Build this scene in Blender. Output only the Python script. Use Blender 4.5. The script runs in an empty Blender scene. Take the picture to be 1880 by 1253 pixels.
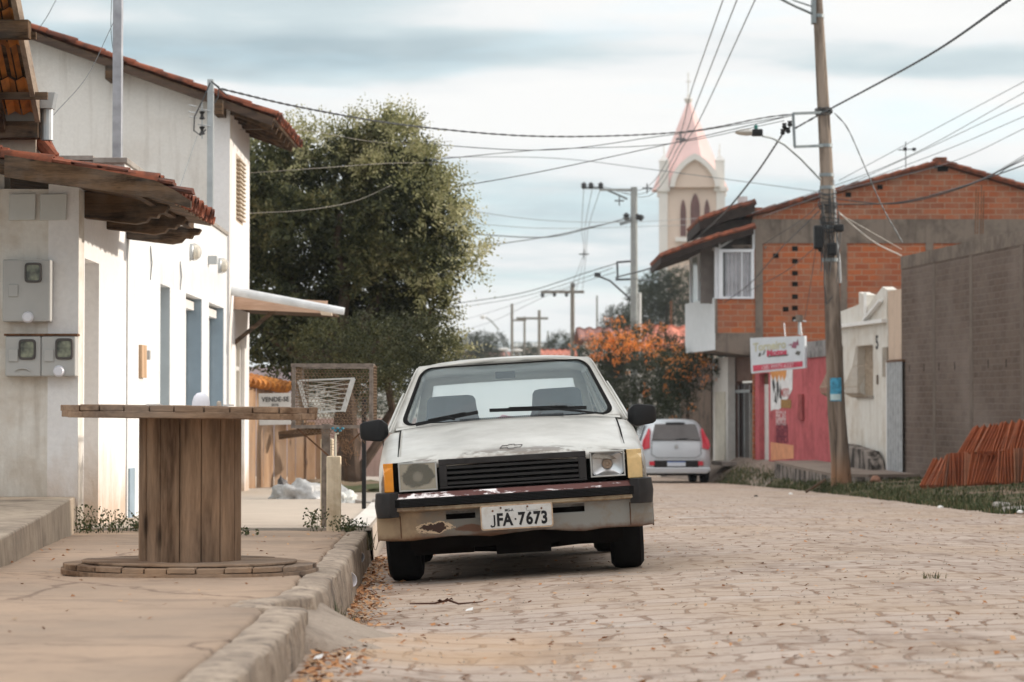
import bpy, bmesh, math, random
from mathutils import Vector, Matrix, noise as mnoise
C = bpy.context.scene.collection
R = math.radians
rnd = random.Random(7)
sin, cos, pi = math.sin, math.cos, math.pi

# ------------------------------------------------------------------ camera
ZC = 1.015
FPX = 4439.0
TH = math.atan(118.5 / FPX)
cam_d = bpy.data.cameras.new('camera')
cam = bpy.data.objects.new('camera', cam_d)
C.objects.link(cam)
cam.location = (0, 0, ZC)
cam.rotation_euler = (R(90) + TH, 0, 0)
cam_d.lens = 85
cam_d.sensor_width = 36
cam_d.clip_start = 0.1
cam_d.clip_end = 9000
cam_d.dof.use_dof = True
cam_d.dof.focus_distance = 14.1
cam_d.dof.aperture_fstop = 4.8
bpy.context.scene.camera = cam

# ------------------------------------------------------------------ light
SUN_EL, SUN_AZ = 19.0, 14.0           # azimuth measured from +x towards +y
sun_d = bpy.data.lights.new('sun', 'SUN')
sun = bpy.data.objects.new('sun', sun_d)
C.objects.link(sun)
sd = Vector((cos(R(SUN_EL)) * cos(R(SUN_AZ)), cos(R(SUN_EL)) * sin(R(SUN_AZ)), sin(R(SUN_EL))))
sun.rotation_euler = sd.to_track_quat('Z', 'Y').to_euler()
sun_d.energy = 3.4
sun_d.angle = R(1.6)
sun_d.color = (1.0, 0.90, 0.78)

W = bpy.data.worlds.new('World')
bpy.context.scene.world = W
W.use_nodes = True
nt = W.node_tree
nt.nodes.clear()
def wn(t, **k):
    n = nt.nodes.new(t)
    for a, b in k.items():
        setattr(n, a, b)
    return n
wo = wn('ShaderNodeOutputWorld')
bg = wn('ShaderNodeBackground')
bg.inputs['Strength'].default_value = 0.1
sky = wn('ShaderNodeTexSky', sky_type='NISHITA', sun_disc=False)
sky.sun_elevation = R(SUN_EL)
sky.sun_rotation = R(90 - SUN_AZ)
sky.air_density = 1.0
sky.dust_density = 1.5
tc = wn('ShaderNodeTexCoord')
sep = wn('ShaderNodeSeparateXYZ')
nt.links.new(tc.outputs['Generated'], sep.inputs[0])
def wmath(op, a, b=None, clamp=False):
    n = wn('ShaderNodeMath', operation=op, use_clamp=clamp)
    for i, v in enumerate((a, b)):
        if v is None: continue
        if isinstance(v, (int, float)): n.inputs[i].default_value = v
        else: nt.links.new(v, n.inputs[i])
    return n.outputs[0]
# cloud deck: the view direction projected on a flat layer high above
zz = wmath('ADD', wmath('MAXIMUM', sep.outputs[2], 0.0), 0.085)
cx = wmath('DIVIDE', sep.outputs[0], zz)
cy = wmath('DIVIDE', sep.outputs[1], zz)
comb = wn('ShaderNodeCombineXYZ')
nt.links.new(cx, comb.inputs[0]); nt.links.new(cy, comb.inputs[1])
def wnoise(scale, loc, detail=5, rough=.5, dist=0.0, sc=(1, 1, 1)):
    mp = wn('ShaderNodeMapping')
    nt.links.new(comb.outputs[0], mp.inputs[0])
    mp.inputs['Location'].default_value = loc
    mp.inputs['Scale'].default_value = sc
    n = wn('ShaderNodeTexNoise')
    nt.links.new(mp.outputs[0], n.inputs['Vector'])
    n.inputs['Scale'].default_value = scale
    n.inputs['Detail'].default_value = detail
    n.inputs['Roughness'].default_value = rough
    n.inputs['Distortion'].default_value = dist
    return n.outputs[0]
def wramp(fac, stops):
    r = wn('ShaderNodeValToRGB')
    nt.links.new(fac, r.inputs[0])
    e = r.color_ramp.elements
    while len(e) < len(stops): e.new(0.5)
    for el, (p, c) in zip(e, stops):
        el.position = p; el.color = (*c, 1) if len(c) == 3 else c
    return r.outputs[0]
big = wnoise(0.62, (3.1, 1.7, 0), 3, .5, .3)
med = wnoise(1.9, (0.4, 5.2, 0), 6, .55, .2)
shade = wmath('ADD', wmath('MULTIPLY', big, .72), wmath('MULTIPLY', med, .28))
# long cloud banks lying across the view
bank = wmath('ADD', wmath('MULTIPLY', cy, 1/12), wmath('MULTIPLY', wmath('SUBTRACT', wnoise(.9, (2.2, 8.1, 0), 4, .55), .5), .06))
bk = wramp(bank, [(.30, (.50, .50, .50)), (.335, (.50, .50, .50)), (.352, (.66, .66, .66)), (.368, (.63, .63, .63)), (.385, (.33, .33, .33)), (.43, (.36, .36, .36)), (.50, (.50, .50, .50)), (.62, (.44, .44, .44)), (.8, (.46, .46, .46))])
shade = wmath('ADD', shade, wmath('MULTIPLY', wmath('SUBTRACT', bk, .5), .85))
cloudcol = wramp(shade, [(.34, (8.7, 8.7, 8.6)), (.45, (8.0, 8.15, 8.2)), (.53, (5.7, 6.6, 6.9)), (.66, (3.7, 4.7, 5.2))])
gap = wnoise(1.2, (7.3, 2.9, 0), 5, .55, .3)
gapm = wramp(gap, [(.30, (.55, .55, .55)), (.50, (1, 1, 1))])
lift = wn('ShaderNodeMix', data_type='RGBA', blend_type='ADD')
lift.inputs[0].default_value = 1.0
nt.links.new(sky.outputs[0], lift.inputs[6])
lift.inputs[7].default_value = (3.0, 4.7, 5.5, 1)
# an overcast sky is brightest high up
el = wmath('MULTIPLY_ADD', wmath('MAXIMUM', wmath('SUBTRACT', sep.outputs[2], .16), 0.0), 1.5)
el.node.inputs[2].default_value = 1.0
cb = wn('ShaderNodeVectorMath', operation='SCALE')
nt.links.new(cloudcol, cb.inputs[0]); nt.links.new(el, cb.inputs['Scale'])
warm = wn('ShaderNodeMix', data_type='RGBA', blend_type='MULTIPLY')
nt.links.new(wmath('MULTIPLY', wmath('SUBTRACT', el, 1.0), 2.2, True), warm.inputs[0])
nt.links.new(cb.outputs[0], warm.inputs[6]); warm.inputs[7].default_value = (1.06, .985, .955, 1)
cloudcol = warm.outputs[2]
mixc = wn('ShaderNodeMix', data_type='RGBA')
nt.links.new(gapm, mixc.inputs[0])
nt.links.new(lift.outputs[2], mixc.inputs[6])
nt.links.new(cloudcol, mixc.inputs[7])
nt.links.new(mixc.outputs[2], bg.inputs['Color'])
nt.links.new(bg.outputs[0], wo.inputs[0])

sc = bpy.context.scene
sc.view_settings.view_transform = 'Standard'
sc.view_settings.look = 'None'
sc.view_settings.exposure = 0.2
sc.view_settings.gamma = 1.0
sc.render.engine = 'CYCLES'
sc.cycles.use_denoising = True
sc.cycles.max_bounces = 8
sc.cycles.transparent_max_bounces = 24
sc.cycles.sample_clamp_indirect = 8

# ------------------------------------------------------------------ helpers
def P(px, py, Y):
    u = (px - 940) / FPX; v = (626.5 - py) / FPX
    dy = cos(TH) - v * sin(TH)
    dz = sin(TH) + v * cos(TH)
    t = Y / dy
    return Vector((u * t, Y, ZC + dz * t))

BASE = {}
def tag(o, label=None, cat=None, group=None, kind=None):
    if label: o['label'] = label
    if cat: o['category'] = cat
    if group: o['group'] = group
    if kind: o['kind'] = kind
    elif cat and 'kind' not in o: o['kind'] = 'thing'
    return o
def thing(name, label, cat, loc=(0, 0, 0), group=None):
    o = bpy.data.objects.new(name, None)
    C.objects.link(o)
    o.location = loc
    o.empty_display_size = .2
    BASE[o.name] = Vector(loc)
    return tag(o, label, cat, group)

class MB:
    def __init__(s): s.v = []; s.f = []; s.m = []; s.mi = 0
    def add(s, vs, fs):
        b = len(s.v); s.v += [Vector(v) for v in vs]
        s.f += [tuple(b + i for i in f) for f in fs]
        s.m += [s.mi] * len(fs); return s
    def box(s, x0, x1, y0, y1, z0, z1):
        return s.hexa([(x0,y0,z0),(x1,y0,z0),(x1,y1,z0),(x0,y1,z0)], [(x0,y0,z1),(x1,y0,z1),(x1,y1,z1),(x0,y1,z1)])
    def hexa(s, lo, hi):
        return s.add(list(lo) + list(hi), [(3,2,1,0),(4,5,6,7),(0,1,5,4),(1,2,6,5),(2,3,7,6),(3,0,4,7)])
    def obox(s, o, a, b, c):       # corner o and three edge vectors
        o, a, b, c = map(Vector, (o, a, b, c))
        if a.cross(b).dot(c) < 0: a, b = b, a
        return s.hexa([o, o+a, o+a+b, o+b], [o+c, o+a+c, o+a+b+c, o+b+c])
    def beam(s, p, q, w, h, up=(0, 0, 1)):   # bar from p to q, w wide h high centred
        p, q = Vector(p), Vector(q); d = q - p; up = Vector(up)
        sx = d.cross(up).normalized() * w; uz = sx.cross(d).normalized() * h
        return s.obox(p - sx/2 - uz/2, d, sx, uz)
    def quad(s, *p): return s.add(p, [tuple(range(len(p)))])
    def prism(s, pts, vec):
        n = len(pts); vec = Vector(vec); pts = [Vector(p) for p in pts]
        nrm = Vector((0, 0, 0))
        for i in range(n): nrm += pts[i].cross(pts[(i+1) % n])
        if nrm.dot(vec) < 0: pts = pts[::-1]
        return s.add(pts + [p + vec for p in pts], [tuple(range(n-1, -1, -1)), tuple(range(n, 2*n))] + [(i, (i+1) % n, n+(i+1) % n, n+i) for i in range(n)])
    def tube(s, pts, r, n=8, cap=True):
        pts = [Vector(p) for p in pts]; k = len(pts)
        rs = r if isinstance(r, (list, tuple)) else [r] * k
        rings = []; ref = None
        for i, p in enumerate(pts):
            d = (pts[min(i+1, k-1)] - pts[max(i-1, 0)]).normalized()
            if ref is None:
                ref = Vector((0, 0, 1)) if abs(d.z) < .9 else Vector((1, 0, 0))
            a = d.cross(ref)
            if a.length < 1e-4: a = d.cross(Vector((0, 1, 0)))
            a.normalize(); b = a.cross(d)
            ref = b
            rings.append([p + (a * cos(2*pi*j/n) + b * sin(2*pi*j/n)) * rs[i] for j in range(n)])
        return s.loft(rings, True, cap)
    def loft(s, rings, closed=True, cap=True):
        n = len(rings[0]); vs = [v for r in rings for v in r]; fs = []
        for i in range(len(rings) - 1):
            for j in range(n if closed else n - 1):
                fs.append((i*n+j, i*n+(j+1) % n, (i+1)*n+(j+1) % n, (i+1)*n+j))
        if cap:
            fs.append(tuple(range(n-1, -1, -1))); fs.append(tuple(range((len(rings)-1)*n, len(rings)*n)))
        return s.add(vs, fs)
    def lathe(s, prof, n=24, c=(0, 0, 0), axis='z', cap=True):
        rings = []
        for r, h in prof:
            ring = []
            for j in range(n):
                a = 2*pi*j/n; p = (r*cos(a), r*sin(a), h)
                if axis == 'x': p = (h, r*cos(a), r*sin(a))
                if axis == 'y': p = (r*cos(a), h, r*sin(a))
                ring.append(Vector(c) + Vector(p))
            rings.append(ring)
        return s.loft(rings, True, cap)
    def grid(s, fn, us, vs_):
        n = len(us)
        vs = [fn(u, v) for v in vs_ for u in us]
        fs = [(j*n+i, j*n+i+1, (j+1)*n+i+1, (j+1)*n+i) for j in range(len(vs_)-1) for i in range(n-1)]
        return s.add(vs, fs)
    def wall(s, o, u, nrm, L, z0, z1, th, ops=(), ztop=None, zbot=None):
        """wall from o along unit u, outward normal nrm, with rectangular openings (u0,u1,za,zb)"""
        o, u, nrm = Vector(o), Vector(u), Vector(nrm)
        us = sorted({0, L} | {x for a in ops for x in a[:2]}); zs = sorted({z0, z1} | {z for a in ops for z in a[2:4]})
        us = [x for x in us if 0 <= x <= L]; zs = [z for z in zs if z0 <= z <= z1]
        def Z(uu, z):
            if z == z1 and ztop: return ztop(uu)
            if z == z0 and zbot: return zbot(uu)
            return z
        def pt(uu, z, b): return o + u*uu - nrm*(th*b) + Vector((0, 0, Z(uu, z)))
        def opn(i, j):
            if i < 0 or j < 0 or i >= len(us)-1 or j >= len(zs)-1: return True
            cu, cz = (us[i]+us[i+1])/2, (zs[j]+zs[j+1])/2
            return any(a[0] < cu < a[1] and a[2] < cz < a[3] for a in ops)
        for i in range(len(us)-1):
            for j in range(len(zs)-1):
                if opn(i, j): continue
                a, b, c, d = us[i], us[i+1], zs[j], zs[j+1]
                s.quad(pt(a,c,0), pt(b,c,0), pt(b,d,0), pt(a,d,0))
                s.quad(pt(a,c,1), pt(a,d,1), pt(b,d,1), pt(b,c,1))
                if opn(i-1, j): s.quad(pt(a,c,0), pt(a,d,0), pt(a,d,1), pt(a,c,1))
                if opn(i+1, j): s.quad(pt(b,c,0), pt(b,c,1), pt(b,d,1), pt(b,d,0))
                if opn(i, j-1): s.quad(pt(a,c,0), pt(a,c,1), pt(b,c,1), pt(b,c,0))
                if opn(i, j+1): s.quad(pt(a,d,0), pt(b,d,0), pt(b,d,1), pt(a,d,1))
        return s
    def build(s, name, mat, parent=None, smooth=False, local=False, bevel=0, fix=False):
        off = Vector((0, 0, 0))
        if parent is not None and not local: off = BASE.get(parent.name, off)
        me = bpy.data.meshes.new(name)
        me.from_pydata([v - off for v in s.v], [], s.f)
        mats = mat if isinstance(mat, (list, tuple)) else [mat]
        for m in mats: me.materials.append(m)
        if len(mats) > 1: me.polygons.foreach_set('material_index', s.m)
        if fix:
            bm = bmesh.new(); bm.from_mesh(me)
            bmesh.ops.remove_doubles(bm, verts=bm.verts, dist=1e-5)
            bmesh.ops.recalc_face_normals(bm, faces=bm.faces)
            bm.to_mesh(me); bm.free()
        if smooth:
            me.polygons.foreach_set('use_smooth', [True] * len(me.polygons))
            me.set_sharp_from_angle(angle=R(smooth if smooth > 1 else 40))
        me.update()
        o = bpy.data.objects.new(name, me)
        C.objects.link(o)
        if parent is not None:
            o.parent = parent
            BASE[o.name] = off
        if bevel:
            b = o.modifiers.new('bevel', 'BEVEL'); b.width = bevel; b.segments = 2; b.limit_method = 'ANGLE'; b.angle_limit = R(50)
        return o

def text_faces(txt, size, bold=0.0, sx=1.0):
    """glyph outline mesh in the xy plane, centred"""
    cu = bpy.data.curves.new('t', 'FONT'); cu.body = txt; cu.size = size; cu.offset = bold
    cu.align_x = 'CENTER'; cu.align_y = 'CENTER'; cu.resolution_u = 3
    ob = bpy.data.objects.new('t', cu)
    me = bpy.data.meshes.new_from_object(ob)
    vs = [Vector((v.co.x * sx, v.co.y, 0)) for v in me.vertices]; fs = [tuple(p.vertices) for p in me.polygons]
    bpy.data.objects.remove(ob); bpy.data.curves.remove(cu); bpy.data.meshes.remove(me)
    return vs, fs
def add_text(mb, txt, o, ux, uz, size, bold=0, sx=1.0):
    vs, fs = text_faces(txt, size, bold, sx)
    o, ux, uz = Vector(o), Vector(ux), Vector(uz)
    mb.add([o + ux * v.x + uz * v.y for v in vs], fs); return mb

# ------------------------------------------------------------------ materials
class NB:
    def __init__(s, name):
        s.m = bpy.data.materials.new(name); s.m.use_nodes = True
        s.t = s.m.node_tree; s.b = s.t.nodes['Principled BSDF']; s.o = s.t.nodes['Material Output']
        s.co = s.t.nodes.new('ShaderNodeTexCoord').outputs['Object']
    def n(s, t, **k):
        x = s.t.nodes.new(t)
        for a, b in k.items(): setattr(x, a, b)
        return x
    def l(s, a, b): s.t.links.new(a, b)
    def setin(s, i, v):
        if hasattr(v, 'is_output'): s.l(v, i)
        elif isinstance(v, (tuple, list)) and len(v) == 3 and i.type == 'RGBA': i.default_value = (*v, 1)
        else: i.default_value = v
    def math(s, op, a, b=0.0, clamp=False):
        x = s.n('ShaderNodeMath', operation=op, use_clamp=clamp)
        s.setin(x.inputs[0], a); s.setin(x.inputs[1], b); return x.outputs[0]
    def noise(s, scale, detail=4, rough=.55, dist=0, sc=None, co=None):
        x = s.n('ShaderNodeTexNoise'); v = co or s.co
        if sc:
            mp = s.n('ShaderNodeMapping'); mp.inputs['Scale'].default_value = sc; s.l(v, mp.inputs[0]); v = mp.outputs[0]
        s.l(v, x.inputs['Vector'])
        for k, q in (('Scale', scale), ('Detail', detail), ('Roughness', rough), ('Distortion', dist)): x.inputs[k].default_value = q
        return x.outputs[0]
    def ramp(s, f, stops):
        r = s.n('ShaderNodeValToRGB'); s.l(f, r.inputs[0]); e = r.color_ramp.elements
        while len(e) < len(stops): e.new(.5)
        for el, (p, c) in zip(e, stops):
            el.position = p
            el.color = (c, c, c, 1) if isinstance(c, (int, float)) else (*c, 1)
        return r.outputs[0]
    def mix(s, f, a, b, bt='MIX'):
        x = s.n('ShaderNodeMix', data_type='RGBA', blend_type=bt)
        s.setin(x.inputs[0], f); s.setin(x.inputs[6], a); s.setin(x.inputs[7], b); return x.outputs[2]
    def bump(s, h, strength=.3, dist=.02):
        x = s.n('ShaderNodeBump'); x.inputs['Strength'].default_value = strength; x.inputs['Distance'].default_value = dist
        s.l(h, x.inputs['Height']); s.l(x.outputs[0], s.b.inputs['Normal'])
    def xyz(s):
        x = s.n('ShaderNodeSeparateXYZ'); s.l(s.co, x.inputs[0]); return x.outputs
    def vec(s, a, b, c=0.0):
        x = s.n('ShaderNodeCombineXYZ')
        for i, v in enumerate((a, b, c)): s.setin(x.inputs[i], v)
        return x.outputs[0]
    def done(s, col=None, rough=.8, metal=0, spec=None):
        if col is not None: s.setin(s.b.inputs['Base Color'], col)
        s.setin(s.b.inputs['Roughness'], rough); s.b.inputs['Metallic'].default_value = metal
        if spec is None and isinstance(rough, (int, float)) and rough >= .7: spec = .15
        if spec is not None: s.b.inputs['Specular IOR Level'].default_value = spec
        return s.m

def simple(name, col, rough=.7, metal=0, var=.15, scale=6, bump=0, spec=None):
    b = NB(name)
    n = b.noise(scale, 5)
    c = b.mix(b.ramp(n, [(.3, 0), (.7, 1)]), tuple(x*(1-var) for x in col), tuple(min(1, x*(1+var)) for x in col))
    if bump: b.bump(b.noise(scale*6, 4), bump, .01)
    return b.done(c, rough, metal, spec)

def plaster(name, col, stain, amt=.5, scale=1.2, streak=True, bump=.25, rough=.9, foot=None):
    b = NB(name)
    n1 = b.noise(scale, 7, .62, .4)
    n2 = b.noise(scale*5, 5, .6)
    f = b.math('ADD', b.math('MULTIPLY', n1, .7), b.math('MULTIPLY', n2, .3))
    c = b.mix(b.math('MULTIPLY', b.ramp(f, [(.47, 0), (.66, 1)]), amt), col, stain)
    if streak:
        st = b.noise(3.0, 4, .6, 0, (3.0, 3.0, .22))
        c = b.mix(b.math('MULTIPLY', b.ramp(st, [(.52, 0), (.72, 1)]), amt*.6), c, tuple(x*.75 for x in stain))
    if foot:      # splashed dirt along the foot of the wall
        zc_ = b.math('ADD', b.xyz()[2], b.math('MULTIPLY', b.math('SUBTRACT', b.noise(2.2, 6, .7, .4, (1, 1, .5)), .5), 1.3))
        c = b.mix(b.math('MULTIPLY', b.ramp(zc_, [(.05, 1), (.62, 0)]), .8), c, foot)
    c = b.mix(.12, c, b.ramp(b.noise(26, 3), [(.3, .35), (.7, 1)]), 'MULTIPLY')
    b.bump(b.math('ADD', b.noise(9, 5), b.noise(50, 3)), bump, .012)
    return b.done(c, rough)

def wood(name, dark, light, along='x', scale=1.0, rough=.75, grey=0.0, contrast=1.0, wave=9.0, bump=.3):
    b = NB(name)
    s = {'x': (.12, 1, 1), 'y': (1, .12, 1), 'z': (1, 1, .12)}[along]
    w = b.noise(wave*scale, 6, .6, .35, s)
    fine = b.noise(70*scale, 3, .6, 0, s)
    f = b.math('ADD', b.math('MULTIPLY', w, .75), b.math('MULTIPLY', fine, .25))
    c = b.ramp(f, [(.5-.14/contrast, dark), (.5+.14/contrast, light)])
    knot = b.n('ShaderNodeTexVoronoi'); mp = b.n('ShaderNodeMapping')
    mp.inputs['Scale'].default_value = {'x': (.35, 1, 1), 'y': (1, .35, 1), 'z': (1, 1, .35)}[along]
    b.l(b.co, mp.inputs[0]); b.l(mp.outputs[0], knot.inputs['Vector']); knot.inputs['Scale'].default_value = 5*scale
    c = b.mix(b.ramp(knot.outputs['Distance'], [(.05, .85), (.13, 0)]), c, tuple(x*.35 for x in dark))
    if grey: c = b.mix(b.math('MULTIPLY', b.ramp(b.noise(2.5*scale, 4), [(.4, 0), (.65, 1)]), grey), c, (.3, .27, .24))
    b.bump(f, bump, .006)
    return b.done(c, rough)

def tilemat(name, cols, dirt=.4, dcol=(.07, .05, .045)):
    b = NB(name)
    geo = b.n('ShaderNodeNewGeometry')
    c = b.ramp(geo.outputs['Random Per Island'], [(0, cols[0]), (.45, cols[1]), (1, cols[2])])
    c = b.mix(b.math('MULTIPLY', b.ramp(b.noise(7, 6, .65), [(.42, 0), (.62, 1)]), dirt), c, dcol)
    b.bump(b.noise(40, 4), .3, .008)
    return b.done(c, .85)

def bricks(name, c1, c2, mortar, bw=.24, bh=.19, ms=.012, stain=(.25, .2, .17), amt=.35, bump=.5, off=(0, 0), smear=.0):
    b = NB(name)
    x, y, z = b.xyz()
    v = b.vec(b.math('ADD', b.math('ADD', x, b.math('MULTIPLY', y, .97)), off[0]), b.math('ADD', z, off[1]))
    nz = b.n('ShaderNodeTexNoise'); b.l(b.co, nz.inputs['Vector']); nz.inputs['Scale'].default_value = 6
    vm = b.n('ShaderNodeVectorMath', operation='MULTIPLY_ADD')
    b.l(nz.outputs['Color'], vm.inputs[0]); vm.inputs[1].default_value = (.03, .03, 0); b.l(v, vm.inputs[2])
    t = b.n('ShaderNodeTexBrick'); b.l(vm.outputs[0], t.inputs['Vector'])
    t.inputs['Scale'].default_value = 1
    t.inputs['Brick Width'].default_value = bw; t.inputs['Row Height'].default_value = bh
    t.inputs['Mortar Size'].default_value = ms; t.inputs['Mortar Smooth'].default_value = .3; t.inputs['Bias'].default_value = -.1
    t.inputs['Color1'].default_value = (*c1, 1); t.inputs['Color2'].default_value = (*c2, 1); t.inputs['Mortar'].default_value = (*mortar, 1)
    c = t.outputs['Color']
    c = b.mix(b.ramp(b.noise(14, 4, .6, 0, (1, 1, 3)), [(.35, .0), (.8, .55)]), c, tuple(q*.6 for q in c1))
    if smear: c = b.mix(b.math('MULTIPLY', b.ramp(b.noise(1.6, 6, .65, .5), [(.45, 0), (.6, 1)]), smear), c, mortar)
    c = b.mix(b.math('MULTIPLY', b.ramp(b.noise(.7, 6, .6), [(.45, 0), (.7, 1)]), amt), c, stain)
    b.bump(b.math('SUBTRACT', b.math('MULTIPLY', b.noise(30, 4), .4), t.outputs['Fac']), bump, .02)
    return b.done(c, .92)

M = {}
M['conc'] = plaster('concrete', (.36, .33, .3), (.16, .14, .125), .8, 1.5)
M['metal'] = simple('galvanised_metal', (.42, .44, .45), .45, .6)
M['black'] = simple('black_plastic', (.010, .010, .011), .5, spec=.3)
M['rubber'] = simple('tyre_rubber', (.008, .0075, .0075), .9, var=.3, scale=20, spec=.15)
M['dark'] = simple('dark_void', (.006, .0055, .005), .95, spec=.1)
M['cable'] = simple('cable_sheath', (.04, .042, .045), .6)
M['greycable'] = simple('grey_cable', (.17, .18, .19), .6)
M['white'] = simple('white_paint', (.74, .73, .71), .55, var=.06)
M['rust'] = simple('rusty_steel', (.16, .085, .05), .85, .2, .45, 25, .4)

# ------------------------------------------------------------------ terrain functions
def lerp(a, b, t): return a + (b - a) * t
def table(tb, x):
    if x <= tb[0][0]: return tb[0][1]
    for (a, va), (b, vb) in zip(tb, tb[1:]):
        if x <= b: return lerp(va, vb, (x - a) / (b - a))
    return tb[-1][1]
XE = [(0, 5.5), (38, 5.5), (47, 5.35), (52, 5.08), (57, 4.76), (62, 4.5), (80, 4.1), (200, 3.2)]
XC = [(0, -.62), (7, -.70), (8.6, -.73), (12.2, -.84), (17, -1.03), (23, -1.2), (31, -1.5), (45, -1.75), (80, -2.2), (200, -4)]
ZS = [(0, .42), (6, .33), (11.3, .235), (14.5, .165), (17.5, .10), (31, -.09), (45, -.33), (200, -3.4)]
ZF = [(20, .22), (26, .1), (36, -.08), (43.5, -.29), (50, -.25), (57, -.2), (65, -.25), (80, -.9), (200, -3)]
def road_z(x, Y):
    c = table([(-3, -.19), (-1, -.064), (0, 0), (1, .055), (2.2, .09), (5.5, .05)], x)
    if x < 0: c += .075 * (1 - smooth((Y-8.6)/3)) * smooth(-x/.7)
    fade = 1 if Y < 22 else max(.3, 1 - (Y-22)/40)
    return -.02 * (Y - 14.6) + .05*(1-fade) + c * fade
def xe(Y): return table(XE, Y)
def xc(Y): return table(XC, Y)
def walk_z(Y): return table(ZS, Y)
def FX(Y): return 7.09 - .12 * (Y - 44)
def smooth(t):
    t = max(0, min(1, t)); return t*t*(3-2*t)
def right_z(x, Y):
    e = xe(Y); z0 = road_z(e, Y); f = FX(Y); zf = table(ZF, Y)
    t = max(0, (x - e) / max(.3, f - e))
    z = lerp(z0, zf, min(1, t) ** .85) if t > 0 else z0
    b = .10 * smooth((Y - 39) / 3) * smooth((x - e) / .25) * max(0, 1 - t)
    return z + b
# ------------------------------------------------------------------ ground, road, pavements
def gnoise(x, y, s): return mnoise.noise(Vector((x*s, y*s, 0)))
def ground_z(x, Y):
    z = -.02 * (min(Y, 150) - 14.6) - .32
    if Y > 300:
        z += 36 * smooth((Y - 700) / 1500) * (.75 + .35 * gnoise(x, 0, .0021) + .14 * gnoise(x, 3, .008))
    return z
b = NB('dry_ground')
c = b.mix(b.ramp(b.noise(.9, 6, .6), [(.42, 0), (.6, 1)]), (.23, .16, .11), (.09, .1, .05))
b.bump(b.noise(8, 5), .4, .03)
M['ground'] = b.done(c, .95)
ys = [-20, 0, 5, 10, 20, 30, 45, 60, 80, 110, 150, 220, 320, 450, 600] + [700 + 100*i for i in range(17)] + [2600, 3600]
xs = [-2400, -1200, -700, -500] + [-400 + 40*i for i in range(21)] + [500, 700, 1200, 2400]
MB().grid(lambda x, y: (x, y, ground_z(x, y)), xs, ys).build('ground', M['ground'], smooth=80)['kind'] = 'structure'

# road of interlocking concrete blocks
b = NB('block_paving')
x, y, z = b.xyz()
nz = b.n('ShaderNodeTexNoise'); b.l(b.co, nz.inputs['Vector']); nz.inputs['Scale'].default_value = 2.6; nz.inputs['Detail'].default_value = 4
vm = b.n('ShaderNodeVectorMath', operation='MULTIPLY_ADD')
b.l(nz.outputs['Color'], vm.inputs[0]); vm.inputs[1].default_value = (.30, .24, 0); b.l(b.co, vm.inputs[2])
t = b.n('ShaderNodeTexBrick'); b.l(vm.outputs[0], t.inputs['Vector'])
t.inputs['Scale'].default_value = 1; t.inputs['Brick Width'].default_value = .36; t.inputs['Row Height'].default_value = .29
t.inputs['Mortar Size'].default_value = .018; t.inputs['Mortar Smooth'].default_value = .7; t.inputs['Bias'].default_value = 0
t.inputs['Color1'].default_value = (.50, .41, .35, 1); t.inputs['Color2'].default_value = (.38, .305, .255, 1); t.inputs['Mortar'].default_value = (.2, .12, .08, 1)
brk = b.math('MULTIPLY', t.outputs['Fac'], b.ramp(b.noise(3.6, 4, .65), [(.44, .08), (.64, .9)]))
c = b.mix(brk, b.mix(.55, b.mix(b.ramp(b.noise(11, 4), [(.3, 0), (.7, 1)]), (.365, .29, .24), (.49, .40, .335)), t.outputs['Color']), (.215, .13, .085))
c = b.mix(b.math('MULTIPLY', b.ramp(b.noise(.55, 5, .6, .3), [(.42, 0), (.62, 1)]), .55), c, (.42, .31, .22))
c = b.mix(b.math('MULTIPLY', b.ramp(b.noise(1.3, 6, .68, .5, (1.6, .7, 1)), [(.52, 0), (.66, 1)]), .55), c, (.20, .14, .105))
c = b.mix(b.math('MULTIPLY', b.ramp(b.noise(5.5, 5, .7, .4, (1, .6, 1)), [(.56, 0), (.66, 1)]), .6), c, (.21, .135, .09))
c = b.mix(b.math('MULTIPLY', b.ramp(b.noise(24, 3, .7), [(.62, 0), (.70, 1)]), .6), c, (.25, .14, .08))
c = b.mix(b.math('MULTIPLY', b.ramp(b.noise(.8, 5, .6, .2, (.5, 2.2, 1)), [(.6, 0), (.7, 1)]), .5), c, (.52, .5, .48))
hgt = b.math('SUBTRACT', b.math('MULTIPLY', b.noise(7, 5), .9), t.outputs['Fac'])
b.bump(hgt, .55, .03)
sx_, sy_, sz_ = b.xyz()
ds = b.math('ADD', b.math('POWER', b.math('ABSOLUTE', b.math('MULTIPLY', b.math('ADD', sx_, .25), 1.5)), 2.0), b.math('POWER', b.math('ABSOLUTE', b.math('MULTIPLY', b.math('SUBTRACT', sy_, 9.0), .95)), 2.0))
ds = b.math('ADD', b.math('MULTIPLY', ds, .6), b.math('MULTIPLY', b.math('SUBTRACT', b.noise(2.8, 6, .65), .5), 1.0))
c = b.mix(b.math('MULTIPLY', b.ramp(ds, [(.12, 1), (.55, 0)]), .5), c, b.mix(b.noise(30, 3), (.46, .28, .155), (.52, .36, .225)))
M['road'] = b.done(c, .9)
ry = [4 + .25*i for i in range(97)] + [28 + i for i in range(43)] + [75, 85, 100, 120, 150, 200]
def roadfn(u, Y):
    X = lerp(xc(Y) - .12, xe(Y) + .25, u) if Y > 24 else lerp(xc(Y) - .12, 14, u)
    return (X, Y, road_z(min(X, 5.5), Y) + .012 * gnoise(X, Y, 1.1) + .006*gnoise(X, Y, 5))
MB().grid(roadfn, [i/48 for i in range(49)], ry).build('road', M['road'], smooth=80)['kind'] = 'structure'

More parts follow.
